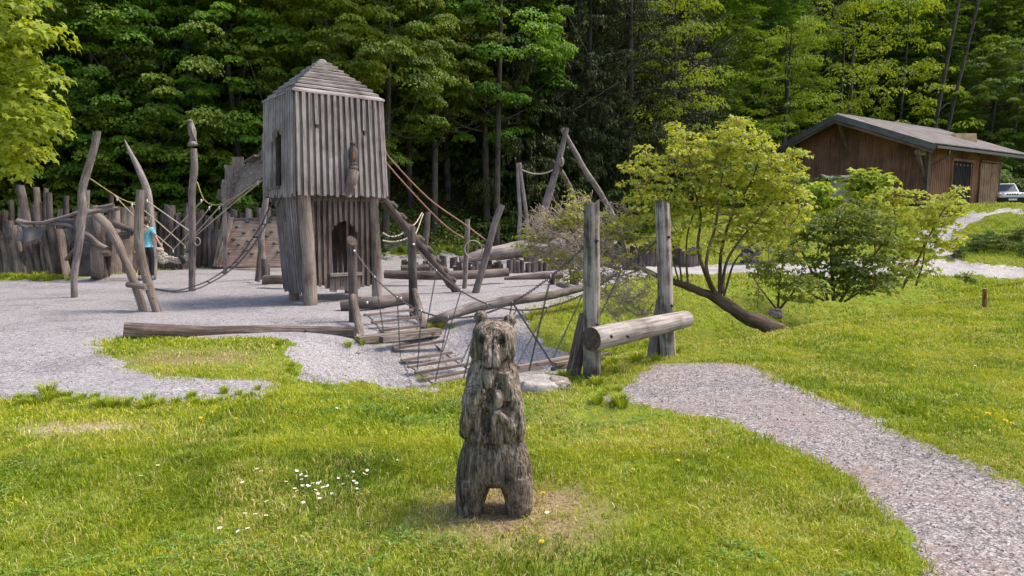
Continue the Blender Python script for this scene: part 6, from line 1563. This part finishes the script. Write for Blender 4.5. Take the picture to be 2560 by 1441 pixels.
lab_group = {'ml': 'maples behind the palisade', 'mc': 'maples behind the tower', 'mb': 'maples up the slope', 'sp': 'spruces in the middle', 'sb': 'spruces up the slope', 'be': 'beeches behind the barn', 'bb': 'beeches up the slope', 'fr': 'trees at the right edge'}
row(range(-120, 640, 120), 1.6, ['maple0', 'maple1', 'maple0'], .92, 'ml', 'maple_tree')
row(range(700, 1260, 125), 3.0, ['maple2', 'maple3', 'maple1'], .95, 'mc', 'maple_tree')
row(range(-180, 1260, 130), 6.5, ['maple0', 'maple1', 'maple2'], 1.05, 'mb', 'maple_tree')
row(range(-160, 1280, 150), 12, ['maple0', 'maple2', 'beech0'], 1.15, 'mb', 'maple_tree')
row(range(1290, 1760, 95), 3.0, ['spruce0', 'spruce1'], .95, 'sp', 'spruce_tree')
row(range(1250, 1800, 100), 7.5, ['spruce0', 'spruce1'], 1.05, 'sb', 'spruce_tree')
row(range(-200, 1900, 170), 20, ['spruce0', 'spruce1', 'maple1'], 1.15, 'sb', 'spruce_tree')
row(range(1800, 2420, 90), 2.0, ['beech0', 'beech1', 'beech2'], 1.25, 'be', 'beech_tree')
row(range(1760, 2440, 95), 9, ['beech0', 'spruce0', 'beech1'], 1.4, 'bb', 'beech_tree')
row(range(1740, 2700, 105), 18, ['beech0', 'spruce1', 'maple1'], 1.5, 'bb', 'beech_tree')
row(range(2440, 2760, 85), 3, ['maple0', 'beech0', 'maple1'], .9, 'fr', 'broadleaf_tree')
row(range(2430, 2760, 95), 11, ['beech0', 'maple2'], 1.1, 'fr', 'broadleaf_tree')
# accents: brighter beech sprays in front of the spruces, and slim pale trunks over the barn
KINDS['bright'] = (KINDS['beech1'][0], None)
r = random.Random(4); sp = []
for k in range(80):
    t = r.random(); z = 4 + 9 * t; a = r.random() * 6.283; q = 3.4 * (1.1 - .6 * t) * r.uniform(.3, 1); sp.append(((math.cos(a) * q, math.sin(a) * q, z + .25 * q), (math.cos(a), math.sin(a), -.05), r.uniform(.35, .9)))
KINDS['bright'] = (KINDS['beech1'][0], crown_mesh('crown', sp, 75, .15, 333, M['pale_beech'], mode='dome', wide=.36, jit=.5))
for (px, Y, sc, lb) in ((1690, 38, .95, 'bright yellow green young beech in front of the dark spruces'), (2090, 55, 1.3, 'bright yellow green beech leaning over the barn ridge'), (1960, 52, 1.05, 'smaller bright beech left of the barn ridge'), (2230, 60, 1.4, 'bright green beech above the middle of the barn roof')):
    place('bright', X_of(px, Y), Y, sc, lb, None, 'beech_tree')
for (px, Y, h, tl, lb) in ((2300, 56, 22, 2.6, 'slim pale trunk leaning right above the barn roof'), (2325, 58, 21, 3.4, 'second slim pale trunk leaning right above the barn roof'), (1945, 52, 13, .4, 'slim bare trunk left of the barn ridge'), (2105, 56, 16, .2, 'straight trunk rising behind the barn ridge'), (1240, 33, 14, .3, 'straight grey trunk in the shade right of the tower'), (1025, 34, 16, .1, 'pale mossy trunk high behind the tower'), (480, 30, 14, .3, 'pale blotched trunk behind the carved eagle')):
    x = X_of(px, Y); g = Hs(x, Y); mb = MB(); mb.tube([Vector((x, Y, g - .5)), Vector((x + tl * .3, Y, g + h * .35)), Vector((x + tl * .7, Y, g + h * .7)), Vector((x + tl, Y, g + h))], [.17, .14, .11, .05], n=9, step=.6, wob=.1)
    for k in range(7):
        t = .35 + .09 * k; b_ = Vector((x + tl * t, Y, g + h * t)); a = R6.random() * 6.28; mb.tube([b_, b_ + Vector((math.cos(a), math.sin(a), .5)) * 1.5], [.03, .008], n=5)
    tag(mb.build('bare_trunk', M['forest_bark'], smooth=True), lb, 'tree trunk')
# undergrowth
def brow(pxs, Ys, lab, grp, sc=1.0, js=18):
    for px in pxs:
        Y = R6.uniform(*Ys); px += R6.uniform(-js, js); place(R6.choice(['bush0', 'bush1', 'bush2']), X_of(px, Y), Y, sc * R6.uniform(.8, 1.3), lab, grp, 'bush', cat='bush')
brow(range(-40, 660, 42), (28.6, 30.5), 'leafy bush just behind the palisade', 'bushes behind the palisade', 1.35)
brow(range(-40, 700, 48), (28, 31), 'leafy bush on the slope between the maple trunks', 'bushes on the slope', 1.6)
brow(range(1560, 1950, 48), (37, 43), 'dense bush at the forest foot behind the leaning tree', 'bushes behind the leaning tree', 1.4)
brow(range(1900, 2340, 60), (54, 58), 'bush on the bank behind the barn', 'bushes behind the barn', 1.7)
brow(range(2440, 2640, 36), (54, 62), 'bush on the bank behind the parked car', 'bushes behind the car', 1.8)
brow(range(2410, 2640, 30), (24.5, 26.5), 'low leafy bush on the grassy mound by the road', 'bushes on the mound', .28)
brow(range(960, 1700, 52), (37, 41), 'dark bush in the deep shade under the trees', 'bushes in the shade under the trees', 1.5)
brow(range(1250, 1640, 60), (34, 36), 'low bush beyond the row of stakes at the forest foot', 'bushes beyond the stakes', .9)
def undergrowth():
    r = np.random.default_rng(66); n = 150000; xx = r.random(n) * 84 - 34; yy = 26 + r.random(n) * 42
    yf = np.interp(xx, [-60, -30, -6, 2, 8, 13, 18, 32, 45, 80], [24, 25, 27.5, 34, 37, 43, 57, 66, 60, 55])
    ok = (yy > yf + .5) & (yy < yf + 22) & (vnoise(xx, yy, .8, 61) + .5 * vnoise(xx, yy, 2.3, 62) > .52) & (np.abs(xx) < .85 * yy); xx, yy = xx[ok], yy[ok]; n = len(xx)
    hm_ = .25 + 1.1 * vnoise(xx, yy, .9, 63) ** 2
    C = np.stack([xx, yy, H(xx, yy) + hm_ * r.random(n) ** .6], -1); a = r.random(n) * 6.283
    D = np.stack([np.cos(a), np.sin(a), -.2 * np.ones(n)], -1); Nn = unit(np.stack([r.random(n) - .5, r.random(n) - .8, np.ones(n)], -1))
    V, ff, cnt, k = leaf_geo(C, Nn, D, .12 + .16 * r.random(n), 'kite', .42)
    me = fast_mesh('undergrowth', V, ff, cnt, M['bush_leaf'], tint=np.repeat(r.random(n), k)); tag(link_me('undergrowth', me), kind='stuff')
undergrowth()
# ================================================================ NEAR MAPLE at the left edge
nmT = empty('maple_tree', onground(-13.2, 14.5), 'near maple with large yellow green leaves hanging in at the left edge', 'tree')
sp = []
for (px, py, rp) in ((20, 40, 95), (70, 90, 70), (0, 150, 90), (110, 150, 35), (60, 200, 40), (30, 270, 70), (90, 270, 60), (10, 350, 60), (70, 355, 50), (130, 290, 25), (20, 420, 25), (-60, 100, 120), (-60, 300, 110), (40, -30, 90), (120, 70, 30), (140, 255, 18)):
    for k in range(max(2, int(rp / 9))):
        Y = R6.uniform(12.4, 14.6); p_ = P(px + R6.uniform(-1, 1) * rp * .75, py + R6.uniform(-1, 1) * rp * .6, Y) - wloc(nmT); o_d = Vector((1, R6.uniform(-.8, .5), -.2)).normalized()
        sp.append((tuple(p_), tuple(o_d), R6.uniform(.22, .42)))
cm = crown_mesh('crown', sp, 34, .15, 71, M['bright_leaf'], shape='maple', jit=.4, flat=.9); link_me('crown', cm, nmT)
mb = MB(); b_ = wloc(nmT); mb.tube([b_ + Vector((0, 0, -.3)), b_ + Vector((.2, 0, 2.5)), b_ + Vector((.4, 0, 5.5)), b_ + Vector((.3, 0, 8))], [.28, .24, .16, .05], n=12, step=.3, wob=.1)
for (x, z, L) in ((.3, 3.2, 3.0), (.35, 4.2, 3.4), (.4, 5.2, 3.2), (.35, 6.0, 2.8), (.3, 6.6, 2.6)):
    a_ = b_ + Vector((x, 0, z)); mb.tube([a_, a_ + Vector((L * .5, -.3, .45)), a_ + Vector((L, -.8, -.1))], [.06, .035, .01], n=6, step=.3)
mb.build('trunk', M['forest_bark'], nmT, smooth=True)
# ================================================================ SHRUBS with visible stems
def shrub(root_name, label, stems, blobs, Y0, leafm, bark, size, per, seed, shape='maple', cat='shrub', depth=.7, twr=.007, trunk=None, spr=(.10, .20), tw_mat='twig', bare_=0.0):
    r = random.Random(seed); S0 = [[P(*t) for t in st[0]] for st in stems]; base = S0[0][0].copy() if trunk is None else P(*trunk[0][-1]); base.z = Hs(base.x, base.y) if trunk is None else base.z
    e = empty(root_name, base, label, cat); mb = MB(); allp = []
    for st, pts in zip(stems, S0):
        rr = st[1] * (.74 if trunk is not None else 1); n = len(pts); mb.tube(pts, [rr * (1 - .75 * i / (n - 1)) for i in range(n)], n=7, step=.10, wob=.08)
        pp, _ = resample(pts, [1] * n, .12); allp += pp
    if trunk is None: mb.build('stems', M[bark], e, smooth=True)
    else:
        mb.build('stems', M[bark], e, smooth=True); tb = MB(); tb.tube([P(*t) for t in trunk[0]], [q * .82 for q in trunk[1]], n=16, step=.05, wob=.42); tb.build('trunk', M['bark'], e, smooth=True)
    sp, tw = [], MB()
    for (px, py, rx, ry, cnt) in blobs:
        for _ in range(cnt):
            a = r.random() * 6.283; q = math.sqrt(r.random()); Y = Y0 + r.uniform(-depth, depth) * (1 - .5 * q)
            c = P(px + math.cos(a) * q * rx, py + math.sin(a) * q * ry, Y)
            best = min(allp, key=lambda p_: (p_ - c).length + max(0, p_.z - c.z) * 2.0); v = (c - best)
            if v.length > .03:
                mb_ = (best + c) / 2 + Vector((0, 0, -.12 * v.length)); tw.tube([best, mb_, c], [twr * 1.4, twr, twr * .5], n=4, step=.12)
                if len(allp) < 900: allp.append(mb_)
            if r.random() < bare_: 
                for __ in range(5):
                    e1 = c + Vector((r.uniform(-.22, .14), r.uniform(-.15, .15), r.uniform(-.10, .18))); tw.tube([c, e1], [twr * .6, .0035], n=4); tw.tube([(c + e1) / 2, e1 + Vector((r.uniform(-.12, .12), r.uniform(-.1, .1), r.uniform(-.08, .12)))], [.004, .003], n=4)
                continue
            o_d = Vector((v.x, v.y, v.z * .5)); o_d = o_d.normalized() if o_d.length > .01 else Vector((0, 0, 1))
            sp.append((tuple(c - base), tuple(o_d), r.uniform(*spr)))
    tw.build('twigs', M[tw_mat], e, smooth=True)
    if sp: link_me('foliage', crown_mesh('foliage', sp, per, size, seed, M[leafm], shape=shape, jit=.8, flat=.3), e)
    return e
YL = 12.2
trk = ([(2020, 885, 11.7), (1915, 812, 11.82), (1860, 790, 11.9), (1800, 752, 12.1), (1740, 725, 12.2), (1695, 708, 12.3), (1640, 688, 12.4), (1590, 662, 12.6)], [.26, .165, .135, .115, .085, .075, .05, .03])
shrub('leaning_tree', 'low leaning tree with a mossy horizontal trunk and a yellow green crown', [
    ([(1795, 745, 12.1), (1770, 690, 12.0), (1768, 640, 11.9), (1790, 560, 11.9), (1800, 470, 11.9), (1820, 380, 11.9)], .055),
    ([(1800, 745, 12.1), (1800, 680, 12.2), (1805, 620, 12.3), (1830, 540, 12.3), (1880, 450, 12.3), (1900, 390, 12.3)], .055),
    ([(1805, 735, 12.1), (1815, 660, 12.1), (1850, 600, 12.1), (1900, 545, 12.2), (1960, 470, 12.2)], .045),
    ([(1788, 740, 12.1), (1765, 690, 12.2), (1745, 620, 12.2), (1752, 540, 12.2), (1730, 450, 12.2), (1722, 360, 12.2)], .05),
    ([(1720, 716, 12.3), (1716, 650, 12.3), (1720, 580, 12.3), (1750, 480, 12.3), (1760, 400, 12.4)], .032),
    ([(1705, 708, 12.3), (1693, 640, 12.3), (1650, 540, 12.3), (1640, 450, 12.3), (1625, 390, 12.3)], .026),
    ([(1698, 706, 12.3), (1670, 620, 12.2), (1620, 540, 12.2), (1590, 460, 12.2)], .022),
    ([(1810, 740, 12.1), (1840, 650, 12.4), (1900, 600, 12.5), (1960, 560, 12.5)], .03)],
    [(1700, 380, 35, 60, 34), (1690, 335, 12, 30, 8), (1780, 400, 60, 65, 56), (1835, 345, 40, 50, 42), (1850, 305, 14, 22, 9), (1900, 400, 55, 60, 52), (1905, 350, 14, 35, 9), (1965, 440, 45, 55, 42), (1630, 420, 30, 45, 20), (1612, 375, 12, 20, 6), (1580, 430, 26, 30, 9), (1640, 500, 55, 50, 30), (1740, 500, 70, 55, 50),
     (1850, 490, 80, 65, 66), (1950, 530, 65, 55, 46), (1600, 510, 40, 40, 12), (1690, 560, 60, 45, 18), (1830, 570, 90, 30, 22), (1990, 400, 14, 40, 9), (1560, 560, 50, 40, 10), (1760, 355, 14, 35, 8), (1995, 500, 40, 60, 20), (1585, 605, 45, 40, 12), (1660, 615, 50, 30, 11), (1900, 600, 60, 30, 18), (1770, 610, 60, 25, 8)],
    YL, 'yellow_leaf', 'bark', .072, 16, 5, trunk=trk, cat='tree', depth=.9, twr=.008)
shrub('fallen_branches', 'pale bare twigs of a lying tree top behind the near bridge post', [
    ([(1640, 690, 12.4), (1590, 665, 12.3), (1540, 640, 12.2), (1480, 600, 12.1), (1420, 560, 12.0), (1380, 520, 12.0)], .04),
    ([(1600, 672, 12.4), (1540, 670, 12.2), (1470, 650, 12.0), (1400, 620, 12.0), (1340, 590, 12)], .035),
    ([(1560, 660, 12.4), (1500, 620, 12.5), (1440, 590, 12.5), (1400, 560, 12.5)], .03),
    ([(1600, 675, 12.4), (1550, 690, 12.2), (1500, 690, 12.1), (1430, 690, 12.1)], .02),
    ([(1620, 685, 12.4), (1600, 640, 12.4), (1570, 560, 12.4), (1556, 500, 12.4)], .02)],
    [(1420, 600, 100, 70, 130), (1480, 650, 90, 50, 90), (1370, 580, 60, 50, 50), (1560, 720, 70, 70, 70), (1580, 780, 60, 40, 26), (1540, 560, 50, 50, 36), (1440, 520, 50, 30, 16)],
    12.2, 'yellow_leaf', 'pale_twig', .07, 6, 6, depth=.6, twr=.008, bare_=.84, cat='branches', tw_mat='pale_twig')
shrub('twiggy_shrub', 'small yellow green twigs sprouting left of the near bridge post', [([(1440, 620, 12.2), (1400, 590, 12.1), (1350, 585, 12), (1310, 575, 12)], .02), ([(1440, 600, 12.2), (1420, 550, 12.2), (1425, 510, 12.2)], .02)],
    [(1340, 580, 45, 25, 18), (1400, 545, 40, 25, 16), (1430, 500, 25, 30, 10), (1320, 610, 20, 20, 6), (1450, 690, 40, 15, 10), (1500, 555, 60, 40, 16)], 12.1, 'yellow_leaf', 'twig', .07, 11, 7, depth=.3, twr=.005)
shrub('dark_shrub', 'dense darker green shrub right of the leaning tree', [
    ([(2085, 752, 14.2), (2080, 680, 14.2), (2080, 600, 14.2), (2110, 500, 14.2)], .045), ([(2100, 755, 14.2), (2140, 690, 14.3), (2200, 620, 14.3), (2240, 560, 14.3)], .035), ([(2070, 750, 14.2), (2030, 680, 14.1), (1990, 600, 14.1), (1960, 560, 14.1)], .035),
    ([(2110, 755, 14.2), (2170, 720, 14.1), (2230, 690, 14.1)], .025), ([(2060, 752, 14.2), (2000, 720, 14), (1950, 690, 14)], .025)],
    [(2100, 560, 90, 40, 54), (2050, 610, 90, 60, 62), (2150, 630, 80, 60, 62), (2200, 570, 60, 50, 37), (2100, 700, 110, 45, 67), (2200, 690, 70, 45, 37), (1990, 570, 40, 50, 18), (2150, 520, 50, 30, 18)], 14.3, 'green_leaf', 'bark', .085, 18, 8, depth=.8)
shrub('low_shrub', 'low green shrub in the hollow beside the leaning trunk', [([(1945, 770, 13.0), (1950, 700, 13.0), (1960, 640, 13.0)], .025), ([(1950, 772, 13), (1990, 720, 13), (2010, 660, 13)], .025), ([(1940, 772, 13), (1900, 720, 13), (1880, 690, 13)], .02)],
    [(1960, 690, 60, 60, 46), (2010, 720, 50, 40, 30), (1900, 660, 40, 30, 12), (1970, 620, 60, 30, 20)], 13.0, 'green_leaf', 'bark', .08, 13, 9, depth=.5)
shrub('yellow_shrub', 'tall loose yellow green shrub at the right before the barn doors', [
    ([(2235, 722, 16), (2235, 640, 16), (2240, 560, 16), (2230, 500, 16)], .03), ([(2255, 722, 16), (2300, 640, 16), (2350, 540, 16), (2390, 490, 16)], .03), ([(2290, 715, 16.2), (2310, 640, 16.2), (2300, 540, 16.2)], .025)],
    [(2220, 500, 60, 40, 44), (2290, 520, 60, 45, 52), (2370, 520, 45, 40, 39), (2300, 590, 70, 45, 52), (2250, 640, 60, 50, 44), (2370, 590, 35, 40, 20), (2180, 530, 50, 30, 23), (2300, 660, 50, 40, 23), (2395, 480, 12, 18, 6)], 16.0, 'yellow_leaf', 'bark', .085, 14, 10, depth=.7)
shrub('young_maple', 'young maple with bright leaves in front of the concrete wall', [([(2045, 640, 17), (2046, 560, 17), (2050, 470, 17)], .02)], [(2050, 460, 30, 20, 14), (2055, 500, 38, 25, 20), (2045, 540, 35, 20, 14)], 17, 'bright_leaf', 'bark', .16, 12, 11, depth=.3)
shrub('young_maple', 'taller young maple with bright leaves in front of the barn gable', [([(2190, 640, 16.5), (2180, 540, 16.5), (2175, 440, 16.5)], .022)], [(2165, 430, 28, 18, 14), (2195, 450, 36, 20, 20), (2150, 460, 25, 20, 12), (2180, 490, 40, 20, 16)], 16.5, 'bright_leaf', 'bark', .16, 12, 12, depth=.3)
shrub('young_maple', 'small maple sapling in the lawn at the right edge of the road', [([(2428, 712, 17.6), (2430, 690, 17.6), (2432, 675, 17.6)], .012)], [(2425, 690, 22, 12, 10)], 17.6, 'green_leaf', 'bark', .12, 9, 13, depth=.15)
shrub('sapling', 'thin bare sapling before the low shrub', [([(1893, 770, 11.9), (1898, 710, 11.9), (1892, 665, 11.9)], .009)], [(1893, 720, 15, 30, 7), (1885, 675, 15, 12, 4)], 12, 'green_leaf', 'twig', .06, 6, 14, depth=.1)
# ================================================================ FLOWERS AND TUFTS
def flower_proto(nm, label, cat, group, white=True):
    g0 = Vector((0, 0, 0)); e = empty(nm, (0, 0, 0), label, cat, group); mb = MB(); hgt = .070 if white else .06
    mb.tube([Vector((0, 0, 0)), Vector((.003, .002, hgt * .5)), Vector((0, 0, hgt))], [.0016, .0014, .0014], n=5); mb.build('flower_stem', M['stem'], e)
    if white:
        h_ = MB()
        for k in range(13):
            a = 6.283 * k / 13; d = Vector((math.cos(a), math.sin(a), .18)); sd = Vector((-math.sin(a), math.cos(a), 0)); b_ = len(h_.v); c = Vector((0, 0, hgt))
            h_.v += [c + d * .003, c + d * .009 - sd * .0028, c + d * .0135, c + d * .009 + sd * .0028]; h_.poly((b_, b_ + 1, b_ + 2, b_ + 3), [(0, 0)] * 4)
        h_.build('petals', M['petal'], e); y = MB(); y.blob(Vector((0, 0, hgt + .0015)), (.0042, .0042, .003), n=8, m=5); y.build('flower_centre', M['yellow'], e, smooth=True)
    else:
        h_ = MB()
        for ring, (R_, up) in enumerate(((.019, .1), (.014, .35), (.009, .8))):
            for k in range(16):
                a = 6.283 * (k + ring * .4) / 16; d = Vector((math.cos(a), math.sin(a), up)); sd = Vector((-math.sin(a), math.cos(a), 0)); b_ = len(h_.v); c = Vector((0, 0, hgt))
                h_.v += [c, c + d * R_ * .6 - sd * .0022, c + d * R_, c + d * R_ * .6 + sd * .0022]; h_.poly((b_, b_ + 1, b_ + 2, b_ + 3), [(0, 0)] * 4)
        h_.build('petals', M['yellow'], e)
    return e
def scatter(proto, pts, hlift, smin=.85, smax=1.25):
    for i, (px, py) in enumerate(pts):
        o = proto if i == 0 else copy_tree(proto); g = G(px, py + hlift(py)); o.location = g; s_ = R6.uniform(smin, smax); o.scale = (s_, s_, s_); o.rotation_euler = (R6.uniform(-.3, .3) + .25, R6.uniform(-.3, .3), R6.random() * 6)
big = [(733, 1177), (762, 1180), (768, 1186), (755, 1198), (728, 1212), (712, 1206), (787, 1202), (785, 1212), (765, 1216), (775, 1220), (735, 1224), (755, 1228), (780, 1226), (790, 1231), (745, 1236), (758, 1255), (818, 1195), (812, 1206), (824, 1207), (805, 1212), (810, 1218), (795, 1248), (808, 1242), (862, 1205), (870, 1186), (877, 1175), (880, 1200), (892, 1203), (900, 1180), (930, 1160), (958, 1138), (968, 1142), (920, 1168), (995, 1140), (855, 1210), (678, 1256), (690, 1240), (830, 1225), (770, 1206), (842, 1188), (890, 1215), (912, 1190), (940, 1175), (748, 1210)]
p_d = flower_proto('daisy', 'white daisy in the lush patch of daisies left of the carved bear', 'daisy', 'daisies in the patch left of the bear')
scatter(p_d, big, lambda py: 26, .75, 1.1)
p_d2 = flower_proto('daisy', 'white daisy in the small cluster below the main daisy patch', 'daisy', 'daisies in the small lower cluster')
scatter(p_d2, [(606, 1288), (640, 1291), (650, 1291), (660, 1290), (608, 1305), (616, 1311), (607, 1319), (620, 1323), (553, 1325)], lambda py: 30, .85, 1.15)
p_d3 = flower_proto('daisy', 'single white daisy standing alone in the open lawn', 'daisy', 'lone daisies in the lawn')
scatter(p_d3, [(392, 1172), (353, 1199), (612, 1211), (647, 1177), (655, 1189), (793, 1013), (837, 1018), (1770, 1130), (1660, 1129), (2533, 860), (1370, 1290), (2440, 912), (1010, 1020)], lambda py: 20, .9, 1.2)
p_y = flower_proto('dandelion', 'yellow dandelion in the left lawn', 'dandelion', 'dandelions in the left lawn', False)
scatter(p_y, [(508, 857), (675, 1022), (590, 1055), (505, 1052), (374, 1104), (404, 853)], lambda py: 8, .8, 1.1)
p_y2 = flower_proto('dandelion', 'yellow dandelion near the carved bear', 'dandelion', 'dandelions near the bear', False)
scatter(p_y2, [(1355, 1358), (1548, 1154), (1580, 1173), (1637, 1116), (1355, 1237), (1690, 1145), (1386, 943)], lambda py: 18, .7, 1.0)
p_y3 = flower_proto('dandelion', 'yellow dandelion in the lawn on the right bank', 'dandelion', 'dandelions on the right bank', False)
scatter(p_y3, [(2444, 1051), (2470, 1042), (2536, 1062), (2510, 1058), (2405, 1029), (2383, 800), (2358, 763), (2400, 765), (2330, 760), (2310, 742), (2290, 735), (2480, 845), (2506, 770), (2543, 745), (2520, 741), (2260, 925), (2275, 922), (1960, 805), (1970, 820), (2165, 787), (2540, 712), (2490, 880), (2460, 870), (2340, 785), (2190, 860), (2550, 905), (2420, 740)], lambda py: 7 if py < 1000 else 14, .9, 1.4)
p_y4 = flower_proto('dandelion', 'yellow dandelion in the bright meadow behind the leaning tree', 'dandelion', 'dandelions in the meadow', False)
scatter(p_y4, [(1700, 612), (1727, 608), (1760, 618), (1738, 600), (1850, 603), (1870, 595), (1900, 590), (1930, 600), (1990, 588), (2010, 612), (1960, 620), (1890, 612), (1815, 595), (1200, 602), (1195, 612)], lambda py: 2, 2.2, 3.0)
def tufts(spots, label, group, mat='grass'):
    r = np.random.default_rng(3); n = 90; a = r.random(n) * 6.283; q = np.sqrt(r.random(n)) * .07
    base = np.stack([np.cos(a) * q, np.sin(a) * q, np.zeros(n)], -1); L = .10 + .10 * r.random(n); out = np.stack([np.cos(a), np.sin(a), np.zeros(n)], -1)
    sd = np.stack([-np.sin(a), np.cos(a), np.zeros(n)], -1) * .0045; up = np.array([0, 0, 1.0])
    V = np.stack([base - sd, base + sd, base + out * (L * .25)[:, None] + up * (L * .65)[:, None] + sd * .8, base + out * (L * .25)[:, None] + up * (L * .65)[:, None] - sd * .8, base + out * (L * .7)[:, None] + up * (L * .85)[:, None]], 1).reshape(-1, 3)
    o = np.arange(n)[:, None] * 5; ff = np.concatenate([o + np.array([0, 1, 2, 3]), o + np.array([3, 2, 4])], 1).ravel()
    me = fast_mesh('grass_tuft', V, ff, np.tile([4, 3], n), M[mat], tint=np.repeat(.25 + .4 * r.random(n), 5))
    for (px, py, s_) in spots:
        g = G(px, py); ob = link_me('grass_tuft', me, loc=g); ob.scale = (s_,) * 3; ob.rotation_euler = (0, 0, R6.random() * 6); tag(ob, label, 'grass tuft', group)
edge_line = [(0, 1008), (110, 1002), (200, 1000), (300, 1012), (400, 1012), (480, 1002), (560, 1010), (640, 998), (690, 976)]
def edge_at(px):
    for a, b in zip(edge_line, edge_line[1:]):
        if a[0] <= px <= b[0]: return a[1] + (b[1] - a[1]) * (px - a[0]) / (b[0] - a[0])
    return 1005
tufts([(118, 990, .9), (205, 1000, .5), (560, 985, .6), (597, 990, .5), (727, 918, .5), (722, 930, .45), (645, 975, .45)] + [(px, edge_at(px) + R6.uniform(-9, 12), R6.uniform(.25, .62)) for px in [R6.uniform(0, 690) for _ in range(48)]], 'green grass tuft growing out of the gravel edge on the left', 'grass tufts on the left gravel edge')
tufts([(1100, 822, .9), (1075, 825, .8), (1110, 812, .7), (905, 862, .8), (940, 860, .7), (1058, 955, .8), (1130, 820, .6), (700, 862, .6), (870, 868, .7)], 'grass tuft growing beside the bridge timbers', 'grass tufts by the bridge timbers')
tufts([(1665, 880, .9), (1690, 885, .9), (1650, 890, .8), (1555, 1018, .8), (1540, 1010, .7), (1640, 905, .7), (1500, 930, .7), (1410, 950, .8), (1530, 915, .8), (1590, 905, .9), (1325, 800, .9)], 'grass tuft at the foot of the near bridge posts', 'grass tufts by the near bridge posts')
tufts([(x, y, R6.uniform(.9, 1.7)) for x, y in ((30, 697), (60, 698), (75, 700), (100, 700), (130, 700), (150, 699), (10, 698), (170, 702), (45, 702), (118, 704), (88, 703))], 'grass tuft at the foot of the left palisade', 'grass tufts by the palisade')
tufts([(x, y, R6.uniform(1.2, 2.2)) for x, y in ((1155, 640), (1100, 632), (1130, 630), (1180, 632), (1040, 628), (1165, 628), (1210, 675), (1390, 705), (1330, 680), (1070, 628), (1015, 632), (1385, 662), (1420, 655), (1360, 668))], 'tall grass clump near the fallen trunk and the leaning pole', 'grass clumps near the fallen trunk')
tufts([(px, py, R6.uniform(.3, .7)) for px, py in [(1500 + R6.uniform(-12, 60), 1000 - R6.uniform(-8, 60)) for _ in range(14)]], 'small grass tuft where the near end of the path fades into the lawn', 'grass tufts at the end of the path')
# pebbles on the near path
r = np.random.default_rng(8); n = 26000; yy = 3.0 + (r.random(n) ** .8) * 9; xx = (r.random(n) * 2 - 1) * .8 * (yy + 1); k = zone(xx, yy, .6); ok = (k == 3) | ((k == 1) & (r.random(n) < .5)); xx, yy = xx[ok], yy[ok]; n = len(xx)
sz = .0035 + .007 * r.random(n) ** 2.2; c = np.stack([xx, yy, H(xx, yy) + .012 + (vnoise(xx, yy, 3.1, 5) - .5) * .02], -1)
oc = np.array([[1, 0, 0], [0, 1, 0], [-1, 0, 0], [0, -1, 0], [0, 0, .7], [0, 0, -.7]], float); j = 1 + (r.random((n, 6, 1)) - .5) * .6
rot = r.random(n) * 6.28; cs, sn = np.cos(rot), np.sin(rot); o6 = np.stack([oc[None, :, 0] * cs[:, None] - oc[None, :, 1] * sn[:, None], oc[None, :, 0] * sn[:, None] + oc[None, :, 1] * cs[:, None], np.repeat(oc[None, :, 2], n, 0)], -1)
V = (c[:, None] + o6 * j * sz[:, None, None]).reshape(-1, 3); fa = np.array([[0, 1, 4], [1, 2, 4], [2, 3, 4], [3, 0, 4], [1, 0, 5], [2, 1, 5], [3, 2, 5], [0, 3, 5]])
m, nt, b, out = newmat('pebble'); at = N(nt, 'ShaderNodeAttribute', attribute_name='tint'); nt.links.new(ramp(nt, at.outputs['Fac'], [(0, (.10, .09, .088)), (.5, (.29, .26, .25)), (1, (.55, .52, .50))]), b.inputs['Base Color']); b.inputs['Roughness'].default_value = .85
me = fast_mesh('pebbles', V, (np.arange(n)[:, None, None] * 6 + fa[None]).reshape(-1), np.full(n * 8, 3), m, tint=np.repeat(r.random(n), 6))
tag(link_me('pebbles', me), kind='stuff')
